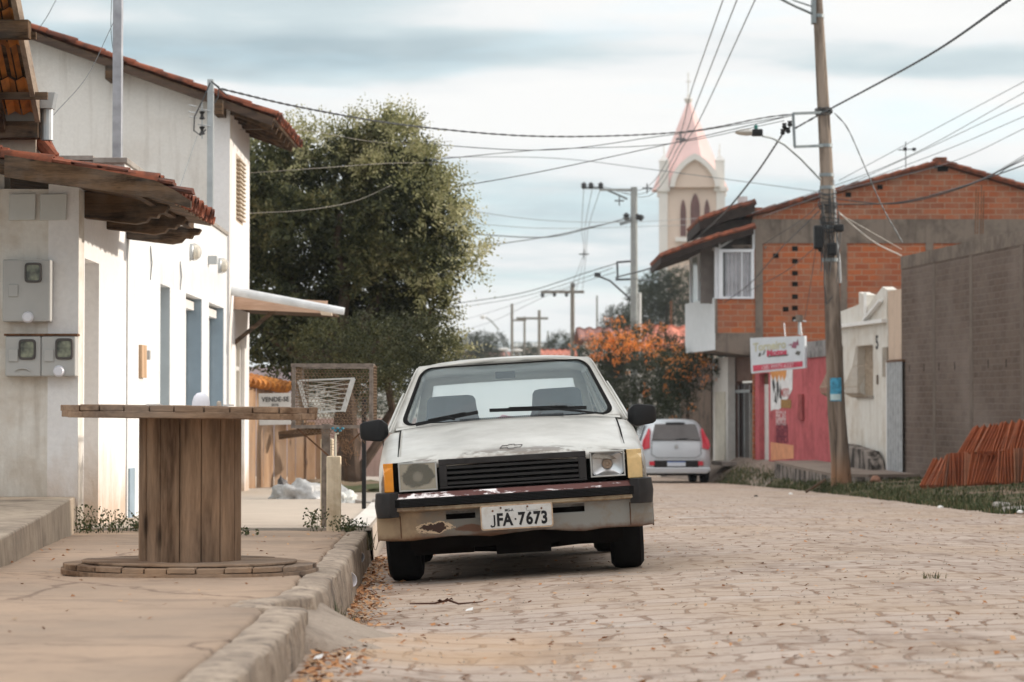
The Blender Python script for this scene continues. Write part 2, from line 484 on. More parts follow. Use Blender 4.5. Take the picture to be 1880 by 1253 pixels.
# right-hand verge of earth and grass
b = NB('verge_earth')
c = b.mix(b.ramp(b.noise(1.8, 6, .65), [(.40, 0), (.58, 1)]), (.21, .15, .11), (.075, .08, .04))
b.bump(b.noise(18, 5), .5, .03)
M['verge'] = b.done(c, .95)
M['ramp'] = plaster('worn_pavement', (.26, .21, .175), (.15, .115, .09), .8, 1.1, False)
def vfn(u, Y):
    e = xe(Y); X = e - .04 + (FX(Y) + 2.5 - e) * u ** 1.4
    return (X, Y, right_z(X, Y) - .02 + .02 * gnoise(X, Y, 2.0) + (.008 if X > e + .05 else 0))
MB().grid(vfn, [i/22 for i in range(23)], [24 + .6*i for i in range(44)]).build('verge', M['verge'], smooth=80)['kind'] = 'structure'
MB().grid(vfn, [i/22 for i in range(23)], [49.9 + .7*i for i in range(30)]).build('pavement', M['ramp'], smooth=80)['kind'] = 'structure'

# left pavement with its broken kerb
b = NB('worn_concrete')
c = b.mix(b.ramp(b.noise(.8, 7, .62, .3), [(.36, 0), (.64, 1)]), (.45, .325, .235), (.33, .25, .19))
c = b.mix(b.math('MULTIPLY', b.ramp(b.noise(3.4, 6, .7, .8), [(.52, 0), (.64, 1)]), .6), c, (.27, .20, .15))
c = b.mix(b.math('MULTIPLY', b.ramp(b.noise(1.5, 6, .7, .3, (1, 2.2, 1)), [(.54, 0), (.62, 1)]), .45), c, (.24, .18, .14))
c = b.mix(b.math('MULTIPLY', b.ramp(b.noise(28, 4, .6), [(.55, 0), (.75, 1)]), .35), c, (.27, .2, .16))
vo = b.n('ShaderNodeTexVoronoi', feature='DISTANCE_TO_EDGE'); mpp = b.n('ShaderNodeMapping')
nz = b.noise(3, 5, .6)
vm = b.n('ShaderNodeVectorMath', operation='MULTIPLY_ADD'); b.l(b.vec(nz, nz), vm.inputs[0]); vm.inputs[1].default_value = (.25, .25, 0); b.l(b.co, vm.inputs[2])
b.l(vm.outputs[0], vo.inputs['Vector']); vo.inputs['Scale'].default_value = .5
crack = b.ramp(vo.outputs['Distance'], [(.002, 1), (.007, 0)])
c = b.mix(b.math('MULTIPLY', crack, .65), c, (.16, .11, .085))
b.bump(b.math('SUBTRACT', b.math('ADD', b.noise(2.5, 5), b.math('MULTIPLY', b.noise(22, 5), .4)), crack), .5, .02)
M['walk'] = b.done(c, .92)
LX = lambda Y: -2.799 - .0195 * Y
def kx(Y):
    w = .03 * gnoise(0, Y, 1.7) + .006 * gnoise(5, Y, 7)
    if 8.75 < Y < 9.6: w -= .16 * smooth(min((Y-8.75)/.1, (9.6-Y)/.5))
    return xc(Y) + w
def wfn(u, Y):
    e = kx(Y)
    prof = [(-9, 0), (-5, 0), (-3.4, 0), (-3.0, 0), (-2.4, 0), (-2.0, 0), (-1.6, 0), (e-.5, 0), (e-.32, 0), (e-.17, 0), (e-.158, -.012), (e-.150, -.03), (e-.14, -.2)]
    X, dz = prof[u]
    bmp = .008 * gnoise(X, Y, 1.4) + .004 * gnoise(X, Y, 6)
    return (X, Y, walk_z(Y) + dz + bmp)
wy = [4 + .09*i for i in range(153)]
wy = [q for q in wy if q < 17.72] + [17.74]
MB().grid(wfn, range(12), wy).build('pavement', M['walk'], smooth=60)['kind'] = 'structure'
b = NB('kerb_concrete')
x, y, z = b.xyz()
c = b.mix(b.ramp(b.noise(5, 7, .65, .5), [(.38, 0), (.62, 1)]), (.46, .37, .29), (.30, .24, .19))
c = b.mix(b.math('MULTIPLY', b.ramp(b.noise(11, 5, .7, 0, (1, 1, .3)), [(.5, 0), (.64, 1)]), .7), c, (.13, .105, .09))
c = b.mix(b.math('MULTIPLY', b.ramp(b.noise(30, 4, .6), [(.55, 0), (.75, 1)]), .4), c, (.2, .15, .12))
b.bump(b.math('ADD', b.noise(9, 6, .65), b.math('MULTIPLY', b.noise(45, 4), .4)), .8, .02)
M['kerb'] = b.done(c, .95)
def kfn(u, Y):
    e = kx(Y)
    prof = [(e-.148, -.09), (e-.147, -.012), (e-.138, .003), (e-.09, .008), (e-.03, .006), (e-.010, .002), (e-.002, -.006), (e+.001, -.035), (e+.006, -.07), (e+.010, -.12), (e+.016, -.17), (e+.024, -.28)]
    X, dz = prof[u]
    rg = .007 * gnoise(Y, dz*3, 5) + .006 * gnoise(Y*2.3, dz*9, 9)
    worn = max(0, gnoise(3, Y, 1.1) - .1) * .05
    if 4 <= u <= 8: dz -= worn * (1 - abs(u-6)/3.5); X -= worn * .5 * (1 - abs(u-6)/3.5)
    if u >= 6: X += rg
    else: dz += rg*.3
    seg = (Y*1.0) % 1.0
    if seg < .03 and u > 1: dz -= .012; X -= .006
    return (X, Y, walk_z(Y) + dz)
ky = [4 + .03*i for i in range(458)]
MB().grid(kfn, range(12), [q for q in ky if q < 17.72]).build('kerb', M['kerb'], smooth=50)['kind'] = 'structure'
# the paved stretch beyond, a hand higher at its near edge
b = NB('paved_slab')
sl = b.noise(4, 6, .65, .2, (.6, 5, 1))
c = b.mix(b.ramp(sl, [(.38, 0), (.62, 1)]), (.50, .43, .36), (.42, .36, .305))
c = b.mix(b.math('MULTIPLY', b.ramp(b.noise(3, 4, .7, 0, (1.2, 4.5, 1)), [(.60, 0), (.68, 1)]), .55), c, (.27, .2, .155))
b.bump(sl, .6, .02)
M['slab'] = b.done(c, .92)
def pfn(u, Y):
    e = xc(Y); a = lerp(-9, e + .02, u)
    return (a, Y, walk_z(Y) + .022 + .005 * gnoise(a, Y, 2.3))
m = MB(); sy = [17.78 + .45*i for i in range(62)]
su = [0, .3, .5, .6, .7, .76, .82, .88, .94, 1]
m.grid(pfn, su, sy)
for k in range(len(su)-1):     # front lip with the dark gap beneath
    a, c2 = Vector(pfn(su[k], sy[0])), Vector(pfn(su[k+1], sy[0]))
    m.quad(a - Vector((0, 0, .02)), c2 - Vector((0, 0, .02)), c2, a)
for k in range(len(sy)-1):
    a, c2 = Vector(pfn(1, sy[k])), Vector(pfn(1, sy[k+1])); d = Vector((.02, 0, -.32))
    m.quad(a, a + d, c2 + d, c2)
m.build('pavement', M['slab'], smooth=40)['kind'] = 'structure'
# low white kerb strip beside the slab
m = MB()
m.grid(lambda u, Y: (xc(Y) - .17 + .17*u, Y, walk_z(Y) + .034), [0, 1], [17.8 + .6*i for i in range(20)])
m.build('pavement', simple('lime_washed_kerb', (.6, .57, .53), .9, scale=5), smooth=80)['kind'] = 'structure'
# black strip painted in for the shadow gap under the slab lip
MB().box(-3.1, -1.06, 17.735, 17.8, walk_z(17.74)-.3, walk_z(17.74)+.0).build('pavement', M['dark'])['kind'] = 'structure'

M['kerb2'] = plaster('rough_cement', (.38, .31, .25), (.22, .17, .135), .7, 4, False, .8)
# cement apron poured against the kerb
m = MB()
def apron(u, v):
    Y = 8.45 + 1.75*v
    w = .44 * max(0, sin(pi * v**.8)) ** .65 + .03*gnoise(Y, 0, 3)
    X = kx(Y) - .03 + (w+.03) * u
    return (X, Y, lerp(walk_z(Y) - .035, road_z(X, Y) - .03, u ** .9) + .02 * gnoise(X, Y, 4)*(1-u) + .006*gnoise(X, Y, 14))
m.grid(apron, [i/14 for i in range(15)], [i/24 for i in range(25)])
o = m.build('cement_ramp', M['kerb2'], smooth=60); o['kind'] = 'structure'

# loose stuff: dry leaves, pebbles, grass
def scatter_leaves(name, pts, mat, smin, smax, seed=3):
    r = random.Random(seed); m = MB()
    for (x, y, z) in pts:
        s = r.uniform(smin, smax); a = r.uniform(0, 2*pi); t1 = r.uniform(-.5, .5); t2 = r.uniform(-.5, .5)
        u = Vector((cos(a), sin(a), t1)) * s; v = Vector((-sin(a), cos(a), t2)) * s * r.uniform(.4, .8)
        p = Vector((x, y, z + s*.45))
        m.add([p-u, p-u*.2-v+Vector((0, 0, s*.2)), p+u, p-u*.1+v], [(0, 1, 2), (0, 2, 3)])
    o = m.build(name, mat); o['kind'] = 'stuff'; return o
b = NB('dry_leaf')
geo = b.n('ShaderNodeNewGeometry')
M['leaf_dry'] = b.done(b.ramp(geo.outputs['Random Per Island'], [(0, (.16, .07, .035)), (.4, (.42, .2, .09)), (.75, (.55, .33, .18)), (1, (.32, .24, .17))]), .85)
r = random.Random(5)
pts = []
for _ in range(1150):       # gutter between kerb and car
    Y = r.uniform(9.7, 18.5); X = kx(Y) + .03 + abs(r.gauss(0, .09))
    pts.append((X, Y, road_z(X, Y)))
for _ in range(150):
    Y = r.gauss(8.2, .35); X = kx(Y) + .04 + abs(r.gauss(0, .1)); pts.append((X, Y, road_z(X, Y)))
for _ in range(110):
    Y = r.gauss(7.4, .25); X = kx(Y) + .05 + abs(r.gauss(0, .08)); pts.append((X, Y, road_z(X, Y)))
o = scatter_leaves('fallen_leaves', pts, M['leaf_dry'], .009, .021)
tag(o, 'rust brown dry leaves lying in the gutter below the left kerb', 'leaves')
pts = []
for _ in range(1300):
    Y = 7.3 + 30 * r.random() ** 1.6; X = r.uniform(xc(Y)+.1, min(.235*Y, 7)); pts.append((X, Y, road_z(min(X, 5.5), Y)))
for _ in range(200):
    Y = r.uniform(7.5, 17); X = r.uniform(-3, -1); pts.append((X, Y, walk_z(Y)))
o = scatter_leaves('fallen_leaves', pts, M['leaf_dry'], .006, .017, 9)
tag(o, 'scattered crumbs of dry leaves over the paving blocks of the road', 'leaves')
pts = []
M['grit'] = simple('grit', (.42, .36, .3), .9, var=.4, scale=40)
m = MB()
for _ in range(1800):
    Y = 7.3 + 34 * r.random() ** 1.7; X = r.uniform(xc(Y)+.05, min(.235*Y, 7)); s = r.uniform(.003, .009)
    z = road_z(min(X, 5.5), Y) + s*.3
    m.add([(X-s, Y, z), (X+s*.8, Y-s*.3, z), (X+s*.3, Y+s, z), (X, Y, z+s*.9)], [(0, 1, 3), (1, 2, 3), (2, 0, 3)])
o = m.build('gravel', M['grit']); tag(o, 'small pebbles and grit strewn over the block road', 'gravel', kind='stuff')

def blade(m, p, h, w, r):
    a = r.uniform(0, 2*pi); d = Vector((cos(a), sin(a), 0)); q = Vector((-sin(a), cos(a), 0))*w
    lean = d * h * r.uniform(.1, .8)
    m.add([p - q, p + q, p + lean*.4 + Vector((0, 0, h*.6)) + q*.7, p + lean*.4 + Vector((0, 0, h*.6)) - q*.7, p + lean + Vector((0, 0, h))], [(0, 1, 2, 3), (3, 2, 4)])
b = NB('grass_blade')
geo = b.n('ShaderNodeNewGeometry')
M['grass'] = b.done(b.ramp(geo.outputs['Random Per Island'], [(0, (.032, .05, .02)), (.6, (.07, .09, .038)), (.85, (.15, .13, .07)), (1, (.26, .2, .12))]), .8)
m = MB(); r = random.Random(11)
for _ in range(17000):
    Y = r.uniform(27, 57); e = xe(Y)
    X = e + abs(r.gauss(0, .28 if Y > 41 else .42)) - .08
    if gnoise(X, Y, .9) + .5*gnoise(X, Y, 2.7) < -.12 and r.random() < .8: continue
    blade(m, Vector((X, Y, right_z(X, Y) - .012)), r.uniform(.03, .10), r.uniform(.004, .009), r)
for _ in range(5000):
    Y = r.uniform(31, 43); X = r.uniform(xe(Y) + .3, FX(Y) - .05)
    if gnoise(X, Y, 1.2) < -.05: continue
    blade(m, Vector((X, Y, right_z(X, Y) - .01)), r.uniform(.02, .07), r.uniform(.005, .01), r)
o = m.build('grass', M['grass']); tag(o, 'short olive green grass along the far side of the road', 'grass', kind='stuff')
# weeds: single tufts
def weed(name, label, x, y, z, n, h, rad, seed, broad=True, mat=None):
    r = random.Random(seed); m = MB(); st = MB()
    for i in range(n):
        a = r.uniform(0, 2*pi); rr = rad * r.random() ** .7
        p = Vector((x + rr*cos(a), y + rr*sin(a)*.5, z)); hh = h * r.uniform(.3, 1)
        if broad:
            st.tube([p, p + Vector((r.uniform(-.3, .3)*hh, 0, hh*.6)), p + Vector((r.uniform(-.5, .5)*hh, 0, hh))], .0018, 3, False)
            for k in range(9):
                q = p + Vector((r.uniform(-.6, .6)*hh*.6, r.uniform(-.2, .2)*hh, hh*r.uniform(.15, 1.05)))
                s = r.uniform(.006, .013); aa = r.uniform(0, 6.28); u = Vector((cos(aa), .3, sin(aa)))*s; v = Vector((-sin(aa), .5, cos(aa)))*s*.6
                m.add([q-u, q-v, q+u, q+v], [(0, 1, 2, 3)])
        else:
            blade(m, p, hh, .003, r)
    if broad:
        t = thing(name, label, 'weed', (x, y, z)); m.build('foliage', mat or M['grass'], t); st.build('stem', M['grass'], t)
    else: tag(m.build(name, mat or M['grass']), label, 'weed')
weed('weed', 'dry leafy weed at the foot of the white wall corner', -2.98, 17.3, .10, 30, .20, .22, 1)
weed('weed', 'straggling pale weeds at the base of the white wall doorway', -2.62, 17.6, .10, 30, .16, .26, 2)
weed('weed', 'dark green weed creeping beside the reel core on the pavement', -1.95, 16.6, .125, 26, .07, .24, 3)
weed('weed', 'small leafy weed left of the short concrete post', -1.44, 17.6, .10, 10, .18, .07, 4)
weed('weed', 'leafy weed between the short concrete post and the kerb', -1.18, 17.55, .10, 22, .13, .12, 5)
weed('grass_tuft', 'tuft of long green grass blades in the gutter at the broken kerb', -.76, 10.35, .04, 70, .16, .1, 6, False)
weed('grass_tuft', 'thin grass tuft beside the front bumper at the kerb', -.99, 17.0, .0, 24, .18, .04, 7, False)
weed('grass_tuft', 'small grass tuft growing out of the road blocks furthest right', 2.16, 12.4, .13, 24, .045, .07, 8, False)
weed('weed', 'bushy dark weed at the foot of the wooden utility pole', 5.42, 41.7, right_z(5.42, 41.7), 60, .28, .25, 9)
# litter
def cup(x, y, z, lab, ang, s=1.0):
    m = MB().lathe([(.001, 0), (.025*s, 0), (.036*s, .07*s), (.034*s, .07*s), (.023*s, .004)], 16, cap=False)
    o = m.build('plastic_cup', M['cupw'], smooth=True); o.location = (x, y, z); o.rotation_euler = ang
    tag(o, lab, 'cup', 'discarded plastic cups in the gutter')
M['cupw'] = simple('cup_plastic', (.78, .78, .84), .35, var=.03)
cup(-.93, 13.3, .045, 'white plastic cup on its side in the leaves beside the front wheel', (R(75), R(20), R(40)), 1.1)
cup(-.71, 10.0, .075, 'crushed white plastic cup below the grass tuft at the broken kerb', (R(100), 0, R(-50)), 1.0)
cup(-1.0, 15.6, .03, 'white plastic cup wedged between kerb and car bumper', (R(80), R(10), R(10)), 1.1)
for (px, py, w, lab) in ((861, 1099, .035, 'white paper scrap on the road in front of the bumper'), (583, 1213, .03, 'crumpled white scrap nearest the bottom of the kerb'), (638, 1212, .016, 'tiny white scrap on the road beside the kerb')):
    Yl = 11.2 if py < 1150 else 8.05
    p = P(px, py, Yl); z = road_z(p.x, Yl) + .004
    tag(MB().add([(p.x-w/2, Yl, z+.006), (p.x+w/2, Yl-.01, z+.012), (p.x+w/2, Yl+.05, z+.02), (p.x-w/3, Yl+.04, z+.012)], [(0, 1, 2, 3)]).build('paper_scrap', M['white']), lab, 'litter')
m = MB(); p0 = P(812, 1086, 11.9); zz0 = road_z(p0.x, 11.9)
m.tube([(p0.x-.16, 11.9, zz0+.01), (p0.x-.04, 11.9, zz0+.012), (p0.x+.03, 11.88, zz0+.03), (p0.x+.08, 11.9, zz0+.01), (p0.x+.2, 11.9, zz0+.02)], [.003, .005, .006, .005, .002], 5)
for k in range(9):
    q = Vector((p0.x + .02 + .05*rnd.uniform(-1, 1), 11.88, zz0+.02+.015*rnd.random())); s = .014
    m.add([q, q+Vector((s, 0, s*.6)), q+Vector((s*1.6, .01, -s*.3))], [(0, 1, 2)])
tag(m.build('twig', simple('dark_twig', (.07, .03, .02), .8)), 'dark twig with curled leaves on the road before the car', 'twig')
# ------------------------------------------------------------------ left-hand buildings
M['wall_cream'] = plaster('aged_white_plaster', (.80, .765, .71), (.52, .42, .32), .7, 1.5, foot=(.42, .34, .26))
M['wall_white'] = plaster('white_limewash', (.87, .855, .85), (.66, .55, .45), .15, 1.1, False, foot=(.50, .36, .25))
M['wall_blue'] = plaster('rough_white_render', (.76, .77, .77), (.58, .6, .62), .5, 2.2, True, .5)
M['wall_tall'] = plaster('cream_render', (.80, .77, .725), (.62, .55, .48), .6, .6)
M['wood_dark'] = wood('weathered_timber', (.016, .010, .006), (.14, .082, .044), 'x', 2.2, .85, .15, 1.3, 6)
M['wood_dark_y'] = wood('weathered_timber_b', (.018, .011, .007), (.13, .075, .04), 'y', 2.2, .85, .08, 1.2, 6)
M['tile'] = tilemat('clay_tile', [(.19, .062, .036), (.31, .10, .055), (.13, .05, .035)], .75, (.045, .032, .028))
M['tile_orange'] = tilemat('clay_tile_underside', [(.50, .19, .045), (.66, .27, .065), (.36, .14, .04)], .45)
M['grey_box'] = simple('grey_meter_plastic', (.46, .455, .44), .6, var=.07, scale=4)
M['plate'] = simple('pale_plate', (.62, .63, .61), .6, var=.05)
b = NB('meter_window'); M['mwin'] = b.done(b.ramp(b.noise(12, 2), [(.4, (.06, .06, .045)), (.62, (.28, .29, .2))]), .12)
M['frame_dark'] = simple('dark_frame', (.07, .06, .055), .5)

def tile_roof(name, o, ue, us, nrm, W, Lr, mat, parent, pitch=.21, tl=.42, r0=.075, seed=1, lift=.02, closed=True):
    """barrel tiles: o = eave corner, ue = unit along eave, us = unit up the slope"""
    o, ue, us, nrm = map(Vector, (o, ue, us, nrm)); rr = random.Random(seed); m = MB()
    nc = int(W / pitch); nr = max(1, int(math.ceil(Lr / (tl * .86))))
    for i in range(nc):
        for j in range(nr):
            c = o + ue * (pitch * (i + .5) + rr.uniform(-.012, .012)) + us * (tl * .86 * j + rr.uniform(-.012, .012)) + nrm * (lift + rr.uniform(0, .012))
            for (sgn, off, rad) in ((1, 0, r0), (-1, pitch/2, r0*.98)):
                rings = []
                for (q, rs, hh) in ((0, 1, .014), (min(tl, Lr - tl*.86*j + .03), .82, 0)):
                    ring = []
                    for k in range(7):
                        a = pi * k / 6
                        ring.append(c + ue*off + us*q + ue*(cos(a)*rad*rs) + nrm*(sgn*sin(a)*rad*rs*.85 + hh + (.0 if sgn > 0 else -.005)))
                    rings.append(ring)
                # thickness
                rin = [[p - nrm*.013*sgn - (p - (c+ue*off)).normalized()*0 for p in ring] for ring in rings]
                n = 7
                vs = rings[0] + rings[1] + rin[0] + rin[1]
                fs = [(k, k+1, n+k+1, n+k) for k in range(6)] + [(2*n+k, 3*n+k, 3*n+k+1, 2*n+k+1) for k in range(6)]
                fs += [(k, 2*n+k, 2*n+k+1, k+1) for k in range(6)]
                fs += [(0, n, 3*n, 2*n), (n-1, 3*n-1, 4*n-1, 2*n-1)]
                m.add(vs, fs)
    return m.build(name, mat, parent, smooth=50)

# --- low white house with the meter wall
UW = Vector((-.0195, 1, 0)).normalized(); NW = Vector((1, .0195, 0)).normalized()
h1 = thing('white_house', 'low white plastered house with sagging clay tile eaves and electricity meters', 'house', (LX(17.5), 17.5, .1))
m = MB()
m.wall((-9, 17.5, 0), (1, 0, 0), (0, -1, 0), 9 + LX(17.5), 0, 2.66, .22, (), ztop=lambda u: 2.60 + .03 * (u < 1) + .02*sin(u*3))
m.build('wall', M['wall_cream'], h1)
m = MB()
m.wall((LX(17.5), 17.5, 0), UW, NW, 2.47, -.05, 2.62, .22, [(.28, .98, .0, 2.10)])
m.build('wall', M['wall_white'], h1)
MB().box(-3.42, LX(17.8)-.21, 17.7, 18.6, .0, 2.12).build('door', simple('pale_grey_door', (.5, .49, .47), .7), h1)
# roof
rf = MB().obox((-2.45, 16.35, 2.475), (0, 3.3, 0), (-5.5, 0, .97), (0, 0, .03)).build('roof', M['wood_dark'], h1)
tile_roof('tiles', (-2.41, 16.33, 2.50), (0, 1, 0), Vector((-1, 0, .176)).normalized(), Vector((.176, 0, 1)).normalized(), 3.35, 1.9, M['tile'], rf, .2, .42, .07, 3)
# gable edge timber, warped
pts = [P(8, 305, 16.3), P(80, 316, 16.3), P(160, 327, 16.3), P(230, 338, 16.3), P(285, 348, 16.3), P(322, 362, 16.3), P(350, 376, 16.3)]
wid = [.15, .145, .14, .13, .12, .085, .05]
m = MB(); m.loft([[p + Vector((0, 0, w/2)), p + Vector((0, .055, w/2)), p + Vector((0, .055, -w/2)), p + Vector((0, 0, -w/2))] for p, w in zip(pts, wid)])
m.build('rake_board', M['wood_dark'], h1, fix=True)
# loose tiles lying along the gable edge
m = MB()
for i, (px, py) in enumerate([(60, 291), (110, 299), (160, 306), (208, 312), (248, 322), (290, 334), (325, 350)]):
    p = P(px, py, 16.4); w = .21
    m.add([p + Vector((-w/2, -.03, .012)), p + Vector((w/2, -.03, -.02)), p + Vector((w/2, .16, -.02)), p + Vector((-w/2, .16, .012)),
           p + Vector((-w/2, -.03, .03)), p + Vector((w/2, -.03, -.004)), p + Vector((w/2, .06, .02)), p + Vector((-w/2, .06, .05))], [(0, 1, 5, 4), (4, 5, 6, 7), (1, 2, 6, 5), (3, 0, 4, 7), (2, 3, 7, 6)])
m.build('edge_tiles', M['tile'], rf)
# carved rafter tails
for k, Yw in enumerate((17.75, 18.85, 19.95)):
    x0 = LX(Yw) - .05
    prof = [(0, 2.60 - .012*k), (.66, 2.50 - .012*k), (.665, 2.47), (.64, 2.43), (.60, 2.425), (.585, 2.395), (.53, 2.40), (.50, 2.365), (.42, 2.35), (0, 2.40)]
    m = MB().prism([(x0 + a, Yw, z) for a, z in prof], (0, .11, 0))
    m.build('rafter', M['wood_dark'], h1, bevel=.006)
MB().beam((-2.62, 16.4, 2.505), (-2.66, 20.0, 2.50), .05, .05).build('batten', M['wood_dark_y'], h1)
for (px, py, lab) in ((40, 381, 0), (97, 381, 1)):
    p = P(px, py, 17.47)
    o = MB().obox(p + Vector((-.095, 0, -.095)), (.19, 0, .004), (0, .02, 0), (.004, 0, .19)).build('cover_plate', M['plate'], h1, bevel=.004)
# meters
def meter(cx, cy, w, h, wx, wy, ww, wh, sx, sy, lab, cup_=True):
    s = 17.5 / FPX
    p = P(cx, cy, 17.40); W2, H2 = w*s/2, h*s/2
    t = thing('meter_box', lab, 'electricity meter', p, 'grey electricity meter boxes')
    MB().box(p.x-W2, p.x+W2, 17.39, 17.50, p.z-H2, p.z+H2).build('housing', M['grey_box'], t, bevel=.012)
    q = P(wx, wy, 17.39); a, c = ww*s/2, wh*s/2
    ring = lambda f, y: [(q.x + f*a*sg(cos(t_))*abs(cos(t_))**.35, y, q.z + f*c*sg(sin(t_))*abs(sin(t_))**.35) for t_ in [2*pi*i/28 for i in range(28)]]
    sg = lambda v: 1 if v >= 0 else -1
    fr = MB(); fr.loft([ring(1.18, 17.388), ring(1.12, 17.372), ring(.92, 17.372), ring(.9, 17.385)], True, False); fr.build('window_frame', M['frame_dark'], t)
    MB().add(ring(.93, 17.380), [tuple(range(27, -1, -1))]).build('window', M['mwin'], t)
    r_ = P(cx - w*.28, cy + (h*.0 if h > 90 else -.02*h), 17.385); MB().box(r_.x-.035, r_.x+.035, 17.378, 17.39, r_.z-.045, r_.z+.045).build('latch', M['grey_box'], t, bevel=.004)
    if cup_:
        e = P(sx, sy, 17.38); MB().lathe([(.001, -.02), (.030, -.018), (.042, 0), (.04, .01)], 20, e, 'y').build('seal_cap', M['cupw'], t, smooth=True)
    else:
        e = P(sx, sy, 17.38); MB().tube([e + Vector((.05*cos(k), 0, .02*sin(k))) for k in [pi*i/8 for i in range(9)]], .006, 6).build('seal_loop', M['grey_box'], t)
meter(49, 534, 88, 114, 61, 501, 27, 31, 51, 583, 'large grey electricity meter box mounted alone above the other two')
meter(42.5, 654.5, 65, 74, 50, 642, 27, 32, 41, 682, 'lower grey meter box with a rusty loop, furthest from the wall corner', False)
meter(107.5, 654.5, 63, 74, 118, 641, 28, 33, 108, 682, 'lower grey meter box next to the wall corner, with a white cap')
# rust streak rail above the pair
tag(MB().box(P(8, 614, 17.4).x, P(142, 614, 17.4).x, 17.385, 17.5, P(0, 617, 17.4).z, P(0, 613, 17.4).z).build('meter_shelf', M['rust']), 'thin rusty ledge above the pair of lower meter boxes', 'ledge')

# --- step in front of the meter wall
b = thing('front_step', 'worn concrete step running along the foot of the meter wall', 'step', (-2.9, 15, .1))
m = MB()
e = [(-3.16, 17.52), (-3.02, 16.3), (-2.87, 14.95), (-2.69, 13.4), (-2.51, 11.85), (-2.33, 10.3), (-2.2, 8.6)]
top = []
for i, (x, y) in enumerate(e): top.append((x, y, .357 + .006*sin(i*2.1)))
for (a, c2) in zip(top, top[1:]):
    m.quad((-9, a[1], a[2]), (-9, c2[1], c2[2]), c2, a)
    m.quad(a, c2, (c2[0]+.015, c2[1], walk_z(c2[1])-.06), (a[0]+.015, a[1], walk_z(a[1])-.06))
b2 = m.build('step_body', M['conc'], b, bevel=.012, fix=True)
b2.data.materials[0] = plaster('worn_step', (.44, .36, .28), (.19, .15, .12), .8, 1.6)

# --- higher roof corner at the very left
h0 = thing('corner_porch', 'raised porch roof of orange clay tiles seen from below, with gutter and rafters', 'porch roof', (-3.5, 16.9, 2.98))
A = P(72, 225, 16.9); B_ = P(22, -30, 15.7)
dv = B_ - A
m = MB(); m.obox(A + Vector((-.03, 0, 0)), (.035, 0, 0), dv*1.4, (0, .0, .16)).build('verge_board', wood('grey_timber', (.14, .10, .075), (.36, .28, .21), 'y', 1, .8, .2), h0)
# tiles from below : ribbed orange sheet
m = MB(); nrm = Vector((0, -.8, -.6))
U = Vector((-1, 0, 0))
for i in range(26):
    for j in range(6):
        o = A + U*(.02 + .105*i) + dv*(.0 + .25*j) + Vector((0, 0, .05))
        o = o + Vector((0, .04, .03))*(j % 2)
        a_, b_ = U*.094, dv*.262
        m.add([o, o + a_*.5 + Vector((0, .02, .03)), o + a_, o + a_ + b_, o + a_*.5 + b_ + Vector((0, .02, .03)), o + b_], [(0, 1, 4, 5), (1, 2, 3, 4)])
m.build('tiles', M['tile_orange'], h0)
MB().obox(A + Vector((-.02, .07, .09)), Vector((-4, 0, 0)), dv*1.5, (0, .02, .02)).build('backing', M['wood_dark'], h0)
for k in (.18, .62, 1.05):
    o = A + dv*k + Vector((.03, 0, .02)); MB().beam(o + Vector((.06, 0, 0)), o + Vector((-3.5, 0, 0)), .035, .05).build('batten', M['wood_dark'], h0)
for k in (.02, .5, 1.0):
    o = A + U*(.19 + .0) ; 
MB().beam(A + Vector((-.26, .0, -.03)), A + Vector((-.26, 0, -.03)) + dv*1.4, .05, .09).build('rafter', M['wood_dark_y'], h0)
p = P(0, 55, 16.0); q = P(52, 55, 16.0)
MB().obox(Vector((-5.5, 16.0, p.z-.055)), (q.x+5.5, 0, 0), (0, .1, 0), (0, 0, .125)).build('purlin', M['wood_dark'], h0, bevel=.006)
p = P(70, 238, 16.9)
MB().obox(Vector((-6, 16.9, p.z-.06)), (p.x+6, 0, 0), (0, .12, 0), (0, 0, .12)).build('purlin', M['wood_dark'], h0, bevel=.006)
p0, p1 = P(0, 172, 16.85), P(70, 222, 16.85)
MB().box(-6, p1.x-.0, 16.95, 17.05, p1.z, p0.z+.02).build('gutter_board', plaster('grey_boards', (.3, .27, .24), (.12, .1, .09), .7), h0)
m = MB(); g0 = P(86, 195, 16.95)
m.tube([(g0.x, 16.97, g0.z-.02), (g0.x-.0, 16.97, P(0, 258, 16.97).z)], .042, 14, False)
m.obox((g0.x-.075, 16.9, g0.z-.02), (.12, 0, 0), (0, .12, 0), (.02, 0, .11))
m.build('downpipe', M['metal'], h0)
MB().box(-6, P(66, 0, 17).x, 17.02, 17.2, P(0, 290, 17).z, P(0, 255, 17).z).build('fascia', M['wall_cream'], h0)
p = P(86, 275, 17.1)
m = MB(); m.tube([p + Vector((-.06, 0, .07)), p + Vector((.05, 0, -.06))], .05, 10); m.obox(p + Vector((-.02, 0, .08)), (.03, 0, 0), (0, .1, 0), (.09, 0, -.17)); m.build('end_tile', M['tile'], h0)
# wall strip carrying it (above the low roof, set back)
MB().box(-7, P(10, 0, 17.6).x, 17.6, 17.8, 2.5, 3.6).build('wall', M['wall_tall'], h0)

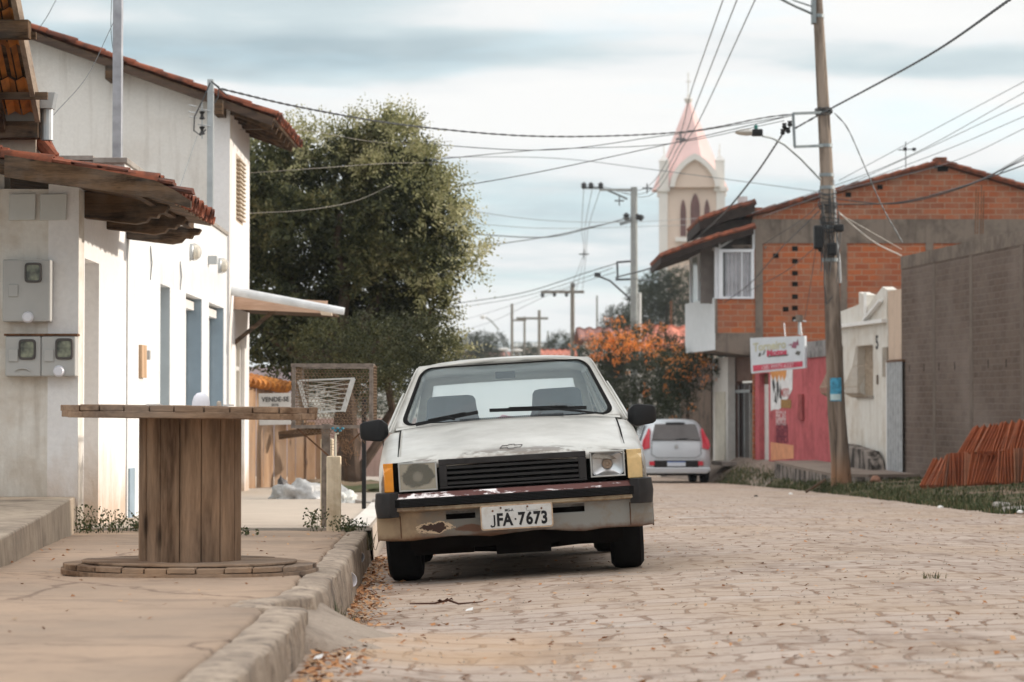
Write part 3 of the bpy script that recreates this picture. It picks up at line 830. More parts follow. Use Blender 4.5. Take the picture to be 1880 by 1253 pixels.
# --- white rendered shop with three openings
h2 = thing('rendered_shop', 'long white rough-rendered shop front with three deep doorways and a sloping cap', 'shop building', (LX(20), 20, 0))
o2 = Vector((LX(19.98), 19.98, 0)); uY = UW
m = MB()
ops = [(2.13, 2.86, -.1, 2.13), (4.15, 5.62, -.1, 2.14), (6.32, 7.95, -.1, 2.14)]
m.wall(o2 + NW*.012, uY, NW, 8.3, -.3, 3.0, .19, ops)
m.box(-8, LX(20)+.012, 19.78, 19.98, 2.45, 3.02)
m.build('wall', M['wall_blue'], h2)
m = MB().obox(o2 + NW*(-.24) + Vector((0, -.24, 3.0)), uY*8.55, NW*.28, (0, 0, .045)); m.build('coping', M['conc'], h2, bevel=.006)
MB().box(-8, LX(20)-.24, 19.74, 19.98, 3.025, 3.06).build('coping', M['conc'], h2)
MB().box(-8, LX(20)-.3, 20.1, 28.2, 2.6, 2.7).build('roof', M['conc'], h2)
M['bluegrey'] = simple('blue_grey_paint', (.27, .35, .42), .6, var=.08)
M['palegrey'] = simple('pale_grey_blue', (.42, .47, .5), .6, var=.06)
for (a, c2, z, mt) in ((2.13, 2.86, 2.13, M['palegrey']), (4.15, 5.62, 2.14, M['bluegrey']), (6.32, 7.95, 2.14, M['bluegrey'])):
    q = o2 + uY*a - NW*.18
    d = MB().obox(q - NW*.05 - uY*.05 + Vector((0, 0, -.15)), uY*(c2-a+.1), -NW*.05, (0, 0, z+.25)).build('door', mt, h2)
    if a > 3:
        f = MB(); f.obox(q + uY*.02 - NW*.04 + Vector((0, 0, -.12)), uY*.06, NW*.12, (0, 0, z+.1)); f.obox(q + uY*.02 - NW*.02 + Vector((0, 0, z-.12)), uY*(c2-a-.04), NW*.13, (0, 0, .09))
        f.obox(q + uY*(c2-a-.085) - NW*.04 + Vector((0, 0, -.12)), uY*.06, NW*.07, (0, 0, z+.05)); f.build('frame', M['white'], d)
for (u0, u1, mt, z) in ((5.38, 5.47, M['dark'], 2.14), (5.47, 5.53, M['white'], 2.1), (7.66, 7.74, M['white'], 2.1)):
    MB().obox(o2 + uY*u0 - NW*.226 + Vector((0, 0, -.1)), uY*(u1-u0), NW*.012, (0, 0, z+.05)).build('door_strip', mt, h2)
# blue painted reveal of the far jambs
for (c2, z) in ((2.86, 2.13), (5.62, 2.14), (7.95, 2.14)):
    MB().obox(o2 + uY*(c2-.004) - NW*.17 + Vector((0, 0, -.1)), uY*.0035, NW*.175, (0, 0, z+.1)).build('jamb', M['bluegrey'] if c2 > 3 else M['palegrey'], h2)
def onwall(px, py, out=0):
    Y = 12425 / (853.4 - px); return Vector((LX(Y) + .012 + out, Y, P(px, py, Y).z))
# lamps
for (px, py, lab) in ((281, 428, 'glass bulkhead wall light partly hidden by the carved rafter tails'), (346, 463, 'middle glass bulkhead wall light, above the second doorway'), (398.5, 488, 'furthest glass bulkhead wall light, next to the tall white house')):
    p = onwall(px, py)
    t = thing('wall_light', lab, 'wall lamp', p, 'oval glass wall lights on the rendered shop front')
    m = MB(); m.lathe([(.001, 0), (.068, 0), (.068, .03), (.058, .04)], 20, p, 'x'); m.v = [Vector((v.x, v.y, p.z + (v.z-p.z)*1.25)) for v in m.v]; m.build('base', M['metal'], t)
    m = MB(); m.lathe([(.055, .04), (.055, .065), (.045, .09), (.02, .102), (.001, .104)], 20, p, 'x'); m.v = [Vector((v.x, v.y, p.z + (v.z-p.z)*1.35)) for v in m.v]
    m.build('glass', simple('lamp_glass', (.62, .58, .5), .15, var=.15, scale=30), t, smooth=True)
    m = MB(); m.tube([p + Vector((.03 + .085*sin(a), 0, .085*cos(a))) for a in [pi*i/12 for i in range(13)]], .006, 6); m.build('guard', M['white'], t)
p = onwall(380, 478); tag(MB().box(p.x-.01, p.x+.09, p.y-.05, p.y+.05, p.z-.045, p.z+.045).build('junction_box', M['metal']), 'small grey box between two wall lights on the shop front', 'junction box')
p = onwall(256, 664); t = thing('wall_meter', 'narrow brown wooden meter door set in the rendered shop wall', 'meter door', p)
MB().box(p.x-.01, p.x+.03, p.y-.14, p.y+.14, p.z-.14, p.z+.14).build('frame', wood('light_wood', (.35, .22, .13), (.6, .42, .28), 'z'), t)
MB().box(p.x+.0, p.x+.035, p.y+.24, p.y+.32, p.z+.02, p.z+.10).build('box', M['metal'], t)
for (px, py, L) in ((272, 452, .3), (327, 480, .28)):
    p = onwall(px, py, .005); m = MB(); m.tube([p, p + Vector((.01, .03, -L*.5)), p + Vector((0, 0, -L)), p + Vector((.01, -.03, -L*.6)), p + Vector((0, -.01, -.02))], .004, 5)
    tag(m.build('loose_wire', M['greycable']), 'loose wire hanging from the shop wall ' + ('near the rafter tails' if px < 300 else 'between the first and second lights'), 'wire')
p = onwall(237, 905); tag(MB().box(p.x-.06, p.x+.02, p.y-.12, p.y+.14, walk_z(p.y)-.05, P(0, 860, p.y).z).build('drain_pipe', M['bluegrey'], bevel=.006), 'short blue grey drain cover at the foot of the shop wall', 'drain pipe')

# --- tall house
h3 = thing('tall_house', 'tall two-storey cream house with a tiled gable roof and louvred shutter', 'house', (LX(28.4), 28.4, -.1))
m = MB(); x0 = -9.0; xr = LX(28.4) + .03
zt = lambda x: 4.50 - .10 + .358 * (-2.83 - x) - .02
m.wall((x0, 28.4, 0), (1, 0, 0), (0, -1, 0), xr - x0, -.2, 4.4, .25, (), ztop=lambda u: zt(x0 + u))
m.build('wall', M['wall_tall'], h3)
m = MB(); m.wall((xr, 28.4, 0), UW, NW, 2.62, -.2, zt(xr), .25, [(.75, 1.7, 3.25, 4.07), (.8, 2.0, -.1, 1.83)])
m.build('wall', M['wall_white'], h3)
MB().wall((LX(31.0)+.03, 31.02, 0), (-1, 0, 0), (0, 1, 0), 5.6, -.2, zt(xr), .2, (), ztop=lambda u: zt(xr - u)).build('wall', M['wall_tall'], h3)
nr_ = Vector((.337, 0, .94)).normalized(); us = Vector((-.94, 0, .337)).normalized(); e0 = Vector((-2.79, 28.2, 4.35))
rf = MB().obox(e0, (0, 3.1, 0), us*7.2, nr_*.03).build('roof', M['wood_dark_y'], h3)
tile_roof('tiles', e0 + nr_*.035 + Vector((.03, -.03, 0)), (0, 1, 0), us, nr_, 3.2, 6.6, M['tile'], rf, .2, .42, .058, 8)
MB().obox(e0 - nr_*.065 + Vector((.0, -.035, 0)), us*6.8, (0, .04, 0), nr_*.075).build('rake_board', wood('dark_board', (.05, .035, .028), (.13, .085, .06), 'x'), h3)
for k in range(6):
    MB().beam(Vector((-2.82, 28.45 + .5*k, 4.31)), Vector((-3.5, 28.45 + .5*k, 4.555)), .06, .08).build('rafter', M['wood_dark_y'], h3)
for (px, py) in ((206, 132), (404, 196)):
    p = P(px, py, 28.2); MB().box(p.x-.05, p.x+.05, 28.0, 28.4, p.z-.11, p.z+.05).build('purlin_end', M['wood_dark'], h3)
sh = MB(); q = Vector((xr, 28.4, 0)) + UW*.75
sh.obox(q + NW*.0 + Vector((0, 0, 3.25)), UW*.95, -NW*.05, (0, 0, .82))
sh_ = sh.build('shutter', simple('shutter_frame', (.5, .42, .33), .7), h3)
m = MB()
for k in range(15):
    m.obox(q + UW*.08 + NW*.005 + Vector((0, 0, 3.29 + .05*k)), UW*.79, NW*.045, (0, 0, .018))
    m.mi = 0
m.build('slats', simple('shutter_slat', (.6, .52, .42), .7), sh_)
q = Vector((xr, 28.4, 0)) + UW*.8
d = MB().obox(q - NW*.1 + Vector((0, 0, -.15)), UW*1.2, -NW*.04, (0, 0, 1.98)).build('door', simple('ivory_door', (.62, .57, .48), .6), h3)
m = MB()
for k in (.02, .55, 1.1): m.obox(q - NW*.09 + UW*k + Vector((0, 0, -.1)), UW*.08, NW*.04, (0, 0, 1.9))
m.obox(q - NW*.09 + UW*.1 + Vector((0, 0, 1.45)), UW*1.0, NW*.03, (0, 0, .05)); m.build('frame', M['white'], d)
# projecting canopy and its pole
t = thing('canopy', 'small wooden canopy with tiled slope over the far doorway', 'canopy', (-2.8, 29.2, 2.2))
a0 = P(425, 560, 28.95); a1 = P(596, 565, 28.95)
m = MB(); m.obox((LX(29)+.03, 28.95, 2.17), (1.12, 0, -.05), (0, .05, 0), (0, 0, .15)); m.build('fascia', wood('peach_board', (.42, .27, .19), (.66, .47, .36), 'x', 1, .8, 0, 1, 6), t)
m = MB(); m.obox((LX(29)+.03, 29.0, 2.19), (1.12, 0, -.05), (0, 1.9, 0), (0, 0, .03)); m.build('soffit', M['wood_dark'], t)
m = MB(); m.obox((LX(29)+.03, 28.96, 2.34), (1.02, 0, -.09), (0, 1.9, 0), (0, 0, .02)); m.build('tiles', M['tile'], t)
m = MB(); m.obox((LX(29)+1.08, 28.9, 2.10), (.13, 0, -.01), (0, .12, 0), (-.03, 0, .13)); m.build('end_block', wood('pale_block', (.5, .4, .3), (.7, .6, .48), 'x'), t)
MB().obox((LX(29)+.03, 29.1, 1.75), (.5, 0, .4), (0, .06, 0), (0, 0, .06)).build('brace', M['wood_dark'], t)
tag(MB().tube([P(418, 533, 28.6), P(632, 572, 28.6)], [.055, .045], 14).build('white_pole', simple('pipe_white', (.66, .68, .7), .4)), 'white pipe projecting over the canopy from the shop front', 'pipe')

# --- posts standing on the roofs
t = thing('roof_mast', 'tall square grey metal mast standing on the shop parapet', 'mast', (LX(20)-.1, 20.1, 3.02))
pa = P(216, 302, 20.1); pb = P(216, -40, 20.1)
MB().box(pa.x-.04, pa.x+.036, 20.06, 20.14, pa.z-.02, pb.z).build('shaft', simple('mast_grey', (.36, .37, .40), .5, .3, .25, 9), t, bevel=.006)
MB().box(pa.x-.07, pa.x+.07, 20.0, 20.2, pa.z-.03, pa.z+.03).build('foot', M['tile'], t)
pa = P(386, 378, 27.4); pb = P(386, 146, 27.4)
t = thing('service_post', 'slim grey service post with two insulators against the tall house', 'service post', (pa.x, 27.4, pa.z))
MB().box(pa.x-.035, pa.x+.035, 27.37, 27.44, pa.z-.8, pb.z).build('shaft', M['metal'], t, bevel=.005)
for (py) in (212, 240):
    q = P(371, py, 27.35); MB().lathe([(.012, -.05), (.035, -.04), (.018, -.01), (.018, .01), (.035, .04), (.012, .05)], 12, q).build('insulator', M['black'], t)
    MB().tube([q + Vector((-.05, 0, .07)), q + Vector((.09, 0, .05))], .007, 6).build('bracket', M['metal'], t)
m = MB(); m.tube([P(371, 185, 27.35), P(371, 255, 27.35)], .008, 6); m.build('rod', M['metal'], t)
m = MB()
m.tube([P(386, 152, 27.3), P(374, 180, 27.3), P(357, 215, 27.3), P(356, 240, 27.3), P(368, 249, 27.3), P(378, 238, 27.3)], .009, 6)
m.tube([P(388, 150, 27.3), P(402, 160, 27.3), P(400, 180, 27.3), P(393, 190, 27.3)], .008, 6)
m.tube([P(388, 150, 27.3), P(408, 168, 27.3), P(418, 176, 27.3)], .008, 6)
m.build('wire', M['cable'], t)
m = MB()
for (x_, y_) in ((347, 193), (346, 205), (348, 214)): m.tube([P(x_, y_, 27.3), P(x_+14, y_+3, 27.3)], .006, 5)
m.build('prong', M['metal'], t)

# --- timber shed/fence beyond
M['plank'] = wood('light_brown_plank', (.24, .14, .08), (.50, .33, .21), 'z', 1, .85, .3, .9, 5)  # light brown grain of the fence boards
t = thing('plank_fence', 'rough vertical timber plank fence with one tiled end beyond the tall house', 'fence', (-3.1, 33, -.15))
r = random.Random(4); m = MB()
def planks(px0, px1, Y0, Y1, pyt0, pyt1, z0):
    x = px0
    while x < px1:
        w = r.uniform(13, 21); f0 = (x-px0)/(px1-px0); f1 = min(1, (x+w-1.5-px0)/(px1-px0))
        Ya, Yb = lerp(Y0, Y1, f0), lerp(Y0, Y1, f1)
        A_, B2 = P(x, lerp(pyt0, pyt1, f0)+r.uniform(-4, 6), Ya), P(x+w-1.2, lerp(pyt0, pyt1, f1)+r.uniform(-4, 6), Yb)
        off = r.uniform(-.03, .03)
        m.obox((A_.x, A_.y+off, z0), (B2.x-A_.x, B2.y-A_.y, 0), (0, .03, 0), (0, 0, A_.z-z0)); x += w
planks(456, 508, 32.2, 33.6, 702, 716, -.2)
planks(508, 588, 33.6, 34.2, 762, 784, -.22)
m.build('board', M['plank'], t)
m = MB(); a, c2 = P(452, 704, 32.0), P(532, 720, 33.7)
for k in range(9):
    q = a.lerp(c2, k/9) + Vector((0, -.08, .02)); m.lathe([(.06, 0), (.05, .01)], 8, q, 'y', True); m.tube([q, q + Vector((.02, .5, .06))], .065, 8)
m.build('tiles', M['tile_orange'], t)
MB().beam(P(512, 800, 33.3), P(590, 790, 33.3), .09, .11).build('log_rail', M['wood_dark'], t)
# for-sale board
t = thing('sale_sign', 'small white board lettered in black hanging on the plank fence', 'sign', P(505, 750, 31.8))
a = P(476, 781, 31.8); s = 31.8/FPX
MB().obox(a, (59*s, 0, .01), (0, .015, 0), (-.008, 0, 58*s)).build('board', simple('sign_white', (.7, .7, .7), .6, var=.04), t)
m = MB(); add_text(m, 'VENDE-SE', P(505.5, 734, 31.78), (1, 0, .02), (0, 0, 1), 12*s, .0018, .95); add_text(m, 'ESTE', P(505, 744.5, 31.78), (1, 0, .02), (0, 0, 1), 6.5*s, .001); add_text(m, 'LOTE', P(505, 757, 31.78), (1, 0, .02), (0, 0, 1), 11*s, .0015)
m.build('lettering', M['black'], t)

# --- wire basket on its stand (wall-less rubbish cage)
def hexmesh(m, o, u, v, W_, H_, s=.026, r=.0021):
    o, u, v = Vector(o), Vector(u), Vector(v); j = 0; z = 0
    while z < H_:
        x = (s*.5 if j % 2 else 0)
        while x < W_:
            a = o + u*x + v*z; b_ = o + u*min(W_, x+s*.5) + v*min(H_, z+s*.3); c_ = o + u*min(W_, x+s) + v*z
            m.tube([a, b_, c_], r, 3, False); m.tube([b_, o + u*min(W_, x+s*.5) + v*min(H_, z+s*.85)], r, 3, False)
            x += s
        z += s*.85; j += 1
Yb = 17.9; kb = Yb / FPX
a = P(534, 784, Yb); Wb = 152*kb; Hb = 113*kb; Db = .40
t = thing('litter_cage', 'rusty rubbish cage of chicken wire on a steel frame at the kerb', 'litter cage', (a.x + Wb/2, Yb + Db/2, walk_z(Yb)))
X0, X1, Z0, Z1 = a.x, a.x + Wb, a.z, a.z + Hb
M['frame'] = simple('greyed_steel_frame', (.24, .20, .17), .8, .2, .35, 22)
for (p, q, w) in (((X0+.02, Yb, Z0), (X0+.02, Yb, Z1), .026), ((X1-.02, Yb, Z0), (X1-.02, Yb, Z1), .026), ((X0, Yb, Z0), (X1, Yb, Z0), .024), ((X0, Yb, Z1), (X1, Yb, Z1), .026),
                  ((X0+.05, Yb+Db, Z0), (X0+.05, Yb+Db, Z1-.01), .022), ((X1-.02, Yb+Db, Z0), (X1-.02, Yb+Db, Z1-.01), .022), ((X0+.05, Yb+Db, Z0), (X1, Yb+Db, Z0), .02), ((X0+.05, Yb+Db, Z1-.01), (X1, Yb+Db, Z1-.01), .02),
                  ((X0+.02, Yb, Z1), (X0+.05, Yb+Db, Z1), .02), ((X1-.02, Yb, Z1), (X1-.02, Yb+Db, Z1), .02), ((X0+.02, Yb, Z0), (X0+.05, Yb+Db, Z0), .02), ((X1-.02, Yb, Z0), (X1-.02, Yb+Db, Z0), .02)):
    MB().beam(p, q, w, w, (0, 1, 0) if abs(Vector(q).z-Vector(p).z) > .1 else (0, 0, 1)).build('frame_bar', M['frame'], t)
M['wire'] = simple('rusty_wire', (.22, .15, .10), .7, .3, .4, 40)
m = MB(); hexmesh(m, (X0+.03, Yb+Db, Z0), (1, 0, 0), (0, 0, 1), Wb-.05, Hb); hexmesh(m, (X0, Yb, Z0), (.05/Db, 1, 0), (0, 0, 1), Db, Hb); hexmesh(m, (X1, Yb, Z0), (0, 1, 0), (0, 0, 1), Db, Hb)
hexmesh(m, (X0+.03, Yb-.005, Z0), (1, 0, 0), (0, 0, 1), .10, Hb); hexmesh(m, (X0+.02, Yb, Z0-.05), (1, 0, 0), (0, 0, 1), .3, .05)
m.build('wire_mesh', M['wire'], t)
m = MB()   # inner white trapezoid with laced cord
T = [P(549, 699, Yb+.2), P(651, 695, Yb+.2), P(630, 756, Yb+.2), P(562, 750, Yb+.2)]
m.beam(T[1] + Vector((-.01, 0, 0)), T[2], .035, .02, (0, 1, 0)); m.beam(T[0], T[3], .03, .02, (0, 1, 0)); m.beam(T[0], T[1], .012, .012); m.beam(P(580, 757, Yb+.2), P(634, 754, Yb+.2), .014, .014)
m.build('inner_frame', simple('chipped_white', (.62, .62, .6), .6, var=.15, scale=20), t)
m = MB(); r = random.Random(2)
for k in range(7):
    f = k/7; l0, l1 = T[0].lerp(T[3], f), T[0].lerp(T[3], min(1, f+.28)); r0, r1 = T[1].lerp(T[2], f), T[1].lerp(T[2], min(1, f+.2))
    m.tube([l0, r1], .0028, 4, False); m.tube([l1, r0], .0028, 4, False)
m.build('cord_lacing', simple('grey_cord', (.5, .48, .44), .8), t)
m = MB()
for k in range(26):
    c_ = Vector((lerp(X0+.35, X1-.05, r.random()), Yb + r.uniform(.1, .35), Z0 + .03 + r.uniform(0, .18)))
    m.tube([c_, c_ + Vector((r.uniform(-.12, .12), 0, r.uniform(-.03, .15)))], .0015, 3, False)
m.build('dry_twigs', M['wire'], t)
for (pa, pb) in ((P(545, 786, Yb), P(604, 838, Yb)), (P(672, 786, Yb), P(640, 815, Yb))):
    MB().beam(pa, pb, .012, .012).build('brace', M['rust'], t)
MB().box(P(590, 0, Yb).x, P(606, 0, Yb).x, Yb+.1, Yb+.14, walk_z(Yb)-.05, Z0+.02).build('leg', M['frame'], t)
# two little concrete posts below
for (x0, x1, yt, Y, lab) in ((588, 611, 806, 18.25, 'taller cream concrete post behind, holding the litter cage'), (599, 625, 838, 17.72, 'short cream concrete post in front, stained at its foot')):
    a, c_ = P(x0, 970, Y), P(x1, yt, Y)
    m = MB().box(a.x, c_.x, Y, Y+.1, walk_z(Y)-.04, c_.z)
    tag(m.build('concrete_post', plaster('cream_post', (.84, .72, .54), (.5, .36, .22), .7, 4), bevel=.008), lab, 'post', 'short concrete posts under the litter cage')
t = thing('standpipe', 'thin white water pipe with a blue tap handle under the cage', 'tap', P(617, 800, 17.68))
m = MB(); m.tube([P(616, 838, 17.68), P(616, 802, 17.68), P(617, 797, 17.68), P(622, 796, 17.68)], .007, 8); m.build('pipe', simple('cream_pipe', (.66, .62, .5), .5), t)
m = MB()
for k in range(5):
    q = P(611 + k*4.5, 787 + (k % 2)*4, 17.66); m.lathe([(.001, -.010), (.013, -.005), (.010, .007), (.001, .010)], 7, q)
m.build('handle', simple('teal_handle', (.01, .16, .23), .5), t)
m = MB(); r = random.Random(8); c0 = P(634, 808, 17.95)
for k in range(120):
    a_ = r.uniform(0, 6.28); q = c0 + Vector((r.gauss(0, .045), r.gauss(0, .04), r.gauss(0, .07)))
    m.tube([q, q + Vector((cos(a_)*.05, r.uniform(-.02, .02), sin(a_)*.06))], .0016, 3, False)
tag(m.build('dry_plant', simple('dry_stalks', (.2, .12, .07), .9)), 'tangle of dry brown stalks hanging under the litter cage', 'dry plant')
a, c_ = P(664, 932, 22.6), P(672, 800, 22.6)
tag(MB().box(a.x, c_.x, 22.6, 22.65, walk_z(22.6), c_.z+.35).build('black_post', M['black'], bevel=.004), 'slim black square post beside the kerb behind the car', 'post')
# rubble and sacks
def blob(name, label, cat, c0, sx, sy, sz, mat, seed=0, amp=.25, sub=3, parent=None):
    bm = bmesh.new(); bmesh.ops.create_icosphere(bm, subdivisions=sub, radius=1)
    for v in bm.verts:
        n = mnoise.fractal(v.co*1.6 + Vector((seed*7.1, 0, 0)), 1, 2, 4)
        k = 1 + amp*n; v.co = Vector((v.co.x*sx*k, v.co.y*sy*k, max(-.0, v.co.z)*sz*k + .0))
    me = bpy.data.meshes.new(name); bm.to_mesh(me); bm.free(); me.materials.append(mat)
    me.polygons.foreach_set('use_smooth', [True]*len(me.polygons))
    o = bpy.data.objects.new(name, me); C.objects.link(o); o.location = c0
    return tag(o, label, cat)
M['sack'] = simple('grey_plastic_sack', (.38, .38, .38), .35, var=.3, scale=12, bump=.5)
Yp = 26.5
blob('rubbish_sack', 'shiny grey plastic rubbish sack slumped against the plank fence', 'sack', (P(552, 0, Yp).x, Yp, walk_z(Yp)+.01), .27, .2, .19, M['sack'], 1, .5, 4)
blob('rubbish_sack', 'dark rubbish bundle leaning on the end of the grey sack', 'sack', (P(520, 0, 27).x, 27, walk_z(27)), .06, .1, .26, simple('dark_sack', (.09, .08, .08), .6, var=.4), 2, .5)
blob('rubbish_sack', 'pale plastic sheet heaped right of the short concrete post', 'sack', (P(634, 0, 24.8).x, 24.8, walk_z(24.8)+.01), .13, .2, .12, simple('pale_sheet', (.6, .6, .57), .5, var=.15), 3, .6, 4)
blob('rubbish_sack', 'second grey plastic sack behind the concrete posts', 'sack', (P(598, 0, 27.6).x, 27.6, walk_z(27.6)), .24, .2, .16, M['sack'], 4, .5, 4)
for i, (px, py, a) in enumerate(((652, 912, .3), (683, 908, -.2))):
    p = P(px, py, 24.5); q = Vector((p.x, 24.5, walk_z(24.5)+.03))
    tag(MB().obox(q, (.26, .1, -.05 if i == 0 else .02), (0, .3, 0), (0, 0, .03)).build('broken_slab', M['conc']), ('tilted broken slab beside the pale plastic sheet', 'flat broken slab beside the black post')[i], 'rubble')
blob('rubble_heap', 'low heap of earth and rubble in the shade under the tree', 'rubble', (-2.1, 30.5, walk_z(30.5)-.02), .9, 1.2, .16, M['ground'], 6, .6, 4)
M['pinkwall'] = plaster('faded_pink_wall', (.5, .35, .30), (.35, .24, .2), .6, .8)
tag(MB().box(-7, -1.9, 50, 50.25, -1.2, .75).build('boundary_wall', M['pinkwall']), 'faded pink boundary wall seen under the tree', 'wall')
tag(MB().box(-12, -4.1, 46, 46.2, -1.2, 1.75).build('boundary_wall', plaster('lilac_wall', (.52, .44, .47), (.38, .3, .3), .5)), 'pale lilac wall behind the plank fence', 'wall')
a, c_ = P(446, 740, 31.3), P(452, 905, 31.3)
# ------------------------------------------------------------------ cable reel
M['reelwood'] = wood('reel_plank_top', (.12, .07, .042), (.37, .25, .165), 'x', 1, .85, .3, 1.2, 8)
M['reelcore'] = wood('reel_stave', (.085, .048, .028), (.34, .22, .14), 'z', 1, .8, .10, 1.1, 9)
YR = 11.3; XR = (350-940)/FPX*YR
t = thing('cable_reel', 'large wooden cable reel standing on end as a street table', 'cable reel', (XR, YR, .232))
def disc(m, z0, th, rad, along, seed, pw=.115):
    r = random.Random(seed); n = int(2*rad/pw)+1; y = -rad
    while y < rad - .01:
        y1 = min(rad, y + pw*r.uniform(.85, 1.15)); rr = rad + r.uniform(-.012, .006)
        a, b_ = y + .003, y1 - .003; top = []
        ks = [a + (b_-a)*i/4 for i in range(5)]
        f = lambda q: math.sqrt(max(1e-4, rr*rr - min(abs(q), rr*.999)**2))
        L = [(-f(q), q) for q in ks]; Rr = [(f(q), q) for q in reversed(ks)]
        dz = r.uniform(-.003, .003)
        pts = [(XR + (p[0] if along else p[1]), YR + (p[1] if along else p[0]), z0 + dz) for p in L + Rr]
        m.prism(pts, (0, 0, th)); y = y1
def tilt(m, ang, zc, sag=0):
    for v in m.v:
        v.y = YR + (v.y - YR)*.78
        dx = v.x - XR; v.z += -dx * ang - (v.y - YR) * .0 + sag * (dx*dx)
    return m
m = MB(); disc(m, .232 + .725, .028, .600, True, 1); disc(m, .232 + .754, .028, .596, False, 2); tilt(m, .012, 0)
m.build('top_flange', M['reelwood'], t, bevel=.003)
m = MB(); disc(m, .238, .022, .598, True, 3); disc(m, .261, .022, .592, False, 4); tilt(m, .004, 0)
m.build('bottom_flange', M['reelwood'], t, bevel=.003)
m = MB(); disc(m, .2845, .011, .50, True, 5, .2); tilt(m, .004, 0); m.build('inner_ring', M['reelwood'], t, bevel=.003)
m = MB(); n = 15
for k in range(n):
    a0, a1 = 2*pi*k/n + .04, 2*pi*(k+1)/n + .025; rr = .232 + .003*((k*7) % 3)
    o_, i_ = rr, rr - .03
    c = [(XR + o_*cos(a0), YR + o_*sin(a0)), (XR + (o_+.004)*cos((a0+a1)/2), YR + (o_+.004)*sin((a0+a1)/2)), (XR + o_*cos(a1), YR + o_*sin(a1)), (XR + i_*cos(a1), YR + i_*sin(a1)), (XR + i_*cos(a0), YR + i_*sin(a0))]
    m.prism([(x, y, .295) for x, y in c], (0, 0, .662))
m.build('core', M['reelcore'], t, bevel=.004)
# things left on top
p = P(369, 735, 11.25)
m = MB(); m.lathe([(.001, .062), (.02, .058), (.034, .042), (.041, .018), (.042, 0), (.036, 0)], 20, (p.x, 11.25, 1.0145))
tag(m.build('plastic_bowl', M['cupw'], smooth=True), 'upturned white plastic bowl on the reel table', 'bowl')
for (px, w, h, lab) in ((284, .05, .006, 'thin white scrap lying on the reel table near its far left edge'), (420, .03, .008, 'thin pale scrap on the reel table right of the bowl')):
    p = P(px, 741, 11.3); tag(MB().obox((p.x-w/2, 11.2, 1.0145 + (XR-p.x)*.012), (w, 0, 0), (.01, .1, 0), (0, 0, h)).build('paper_scrap', M['white']), lab, 'litter')
tag(MB().lathe([(.001, 0), (.012, 0), (.01, .02), (.001, .024)], 8, (P(407, 0, 11.3).x, 11.25, 1.013)).build('pebble', M['grit']), 'small brown stub on the reel table between bowl and scrap', 'pebble')

# ------------------------------------------------------------------ the old white car
CX0 = P(951, 1054, 14.6).x
car = thing('parked_car', 'battered old white car with rusty bumper and black grille parked at the kerb', 'car', (CX0, 14.6, .0))
car.rotation_euler = (R(-1.1), R(-3.45), R(.6))
b = NB('old_white_paint')
x, y, z = b.xyz()
c = b.mix(b.ramp(b.noise(2.2, 6, .6), [(.38, 0), (.62, 1)]), (.56, .55, .51), (.38, .365, .33))
c = b.mix(b.math('MULTIPLY', b.ramp(b.noise(1.4, 5, .6, .6), [(.5, 0), (.7, 1)]), .5), c, (.40, .38, .345))
low = b.ramp(z, [(.30, 1), (.52, 0)])
rn = b.ramp(b.noise(7, 7, .7, .4), [(.46, 0), (.62, 1)])
c = b.mix(b.math('MULTIPLY', b.math('MULTIPLY', rn, low), .9), c, (.10, .045, .025))
c = b.mix(b.math('MULTIPLY', b.ramp(b.noise(16, 5, .7), [(.66, 0), (.73, 1)]), .7), c, (.22, .13, .08))
front = b.ramp(b.math('ABSOLUTE', b.math('ADD', y, .62)), [(.02, 1), (.09, 0)])
c = b.mix(b.math('MULTIPLY', b.math('MULTIPLY', front, b.ramp(b.noise(9, 6, .7, 0, (.5, 1, 1)), [(.47, 0), (.55, 1)])), .8), c, (.12, .085, .06))
b.bump(b.noise(2.6, 3, .5), .12, .02)
M['carpaint'] = b.done(c, b.ramp(b.noise(3, 4), [(.3, .28), (.7, .5)]), 0)
b.b.inputs['Coat Weight'].default_value = .25; b.b.inputs['Coat Roughness'].default_value = .2
# valance paint: cream, rust along the lower edge, a torn dark hole patch
b = NB('rusting_valance')
x, y, z = b.xyz()
nz = b.noise(9, 6, .65)
c = b.mix(b.ramp(b.math('ADD', b.math('ADD', x, .7), b.math('MULTIPLY', nz, .15)), [(.20, 0), (.24, 1)]), (.40, .29, .18), (.17, .165, .145))
c = b.mix(b.ramp(b.math('ADD', b.math('ADD', x, .3), b.math('MULTIPLY', nz, .2)), [(.42, 0), (.5, 1)]), c, (.27, .275, .26))
c = b.mix(b.math('MULTIPLY', b.ramp(b.noise(3.2, 6, .7, .3), [(.5, 0), (.62, 1)]), .6), c, (.24, .17, .11))
edge = b.ramp(b.math('ADD', z, b.math('MULTIPLY', nz, .11)), [(.315, 1), (.36, 0)])
c = b.mix(b.math('MULTIPLY', edge, .85), c, (.13, .055, .025))
d2 = b.math('ADD', b.math('POWER', b.math('ABSOLUTE', b.math('MULTIPLY', b.math('ADD', x, .47), 9)), 2.0), b.math('POWER', b.math('ABSOLUTE', b.math('MULTIPLY', b.math('ADD', z, -.325), 24)), 2.0))
d2 = b.math('MULTIPLY', b.math('ADD', d2, b.math('MULTIPLY', b.math('SUBTRACT', b.noise(16, 5, .7, .6), .25), 3.2)), .5)
c = b.mix(b.ramp(d2, [(.74, 1), (.80, 0)]), c, (.60, .46, .31))
c = b.mix(b.ramp(d2, [(.58, 1), (.62, 0)]), c, (.045, .02, .013))
d3 = b.math('ADD', b.math('POWER', b.math('ABSOLUTE', b.math('MULTIPLY', b.math('ADD', x, .27), 8)), 2.0), b.math('POWER', b.math('ABSOLUTE', b.math('MULTIPLY', b.math('ADD', z, -.315), 30)), 2.0))
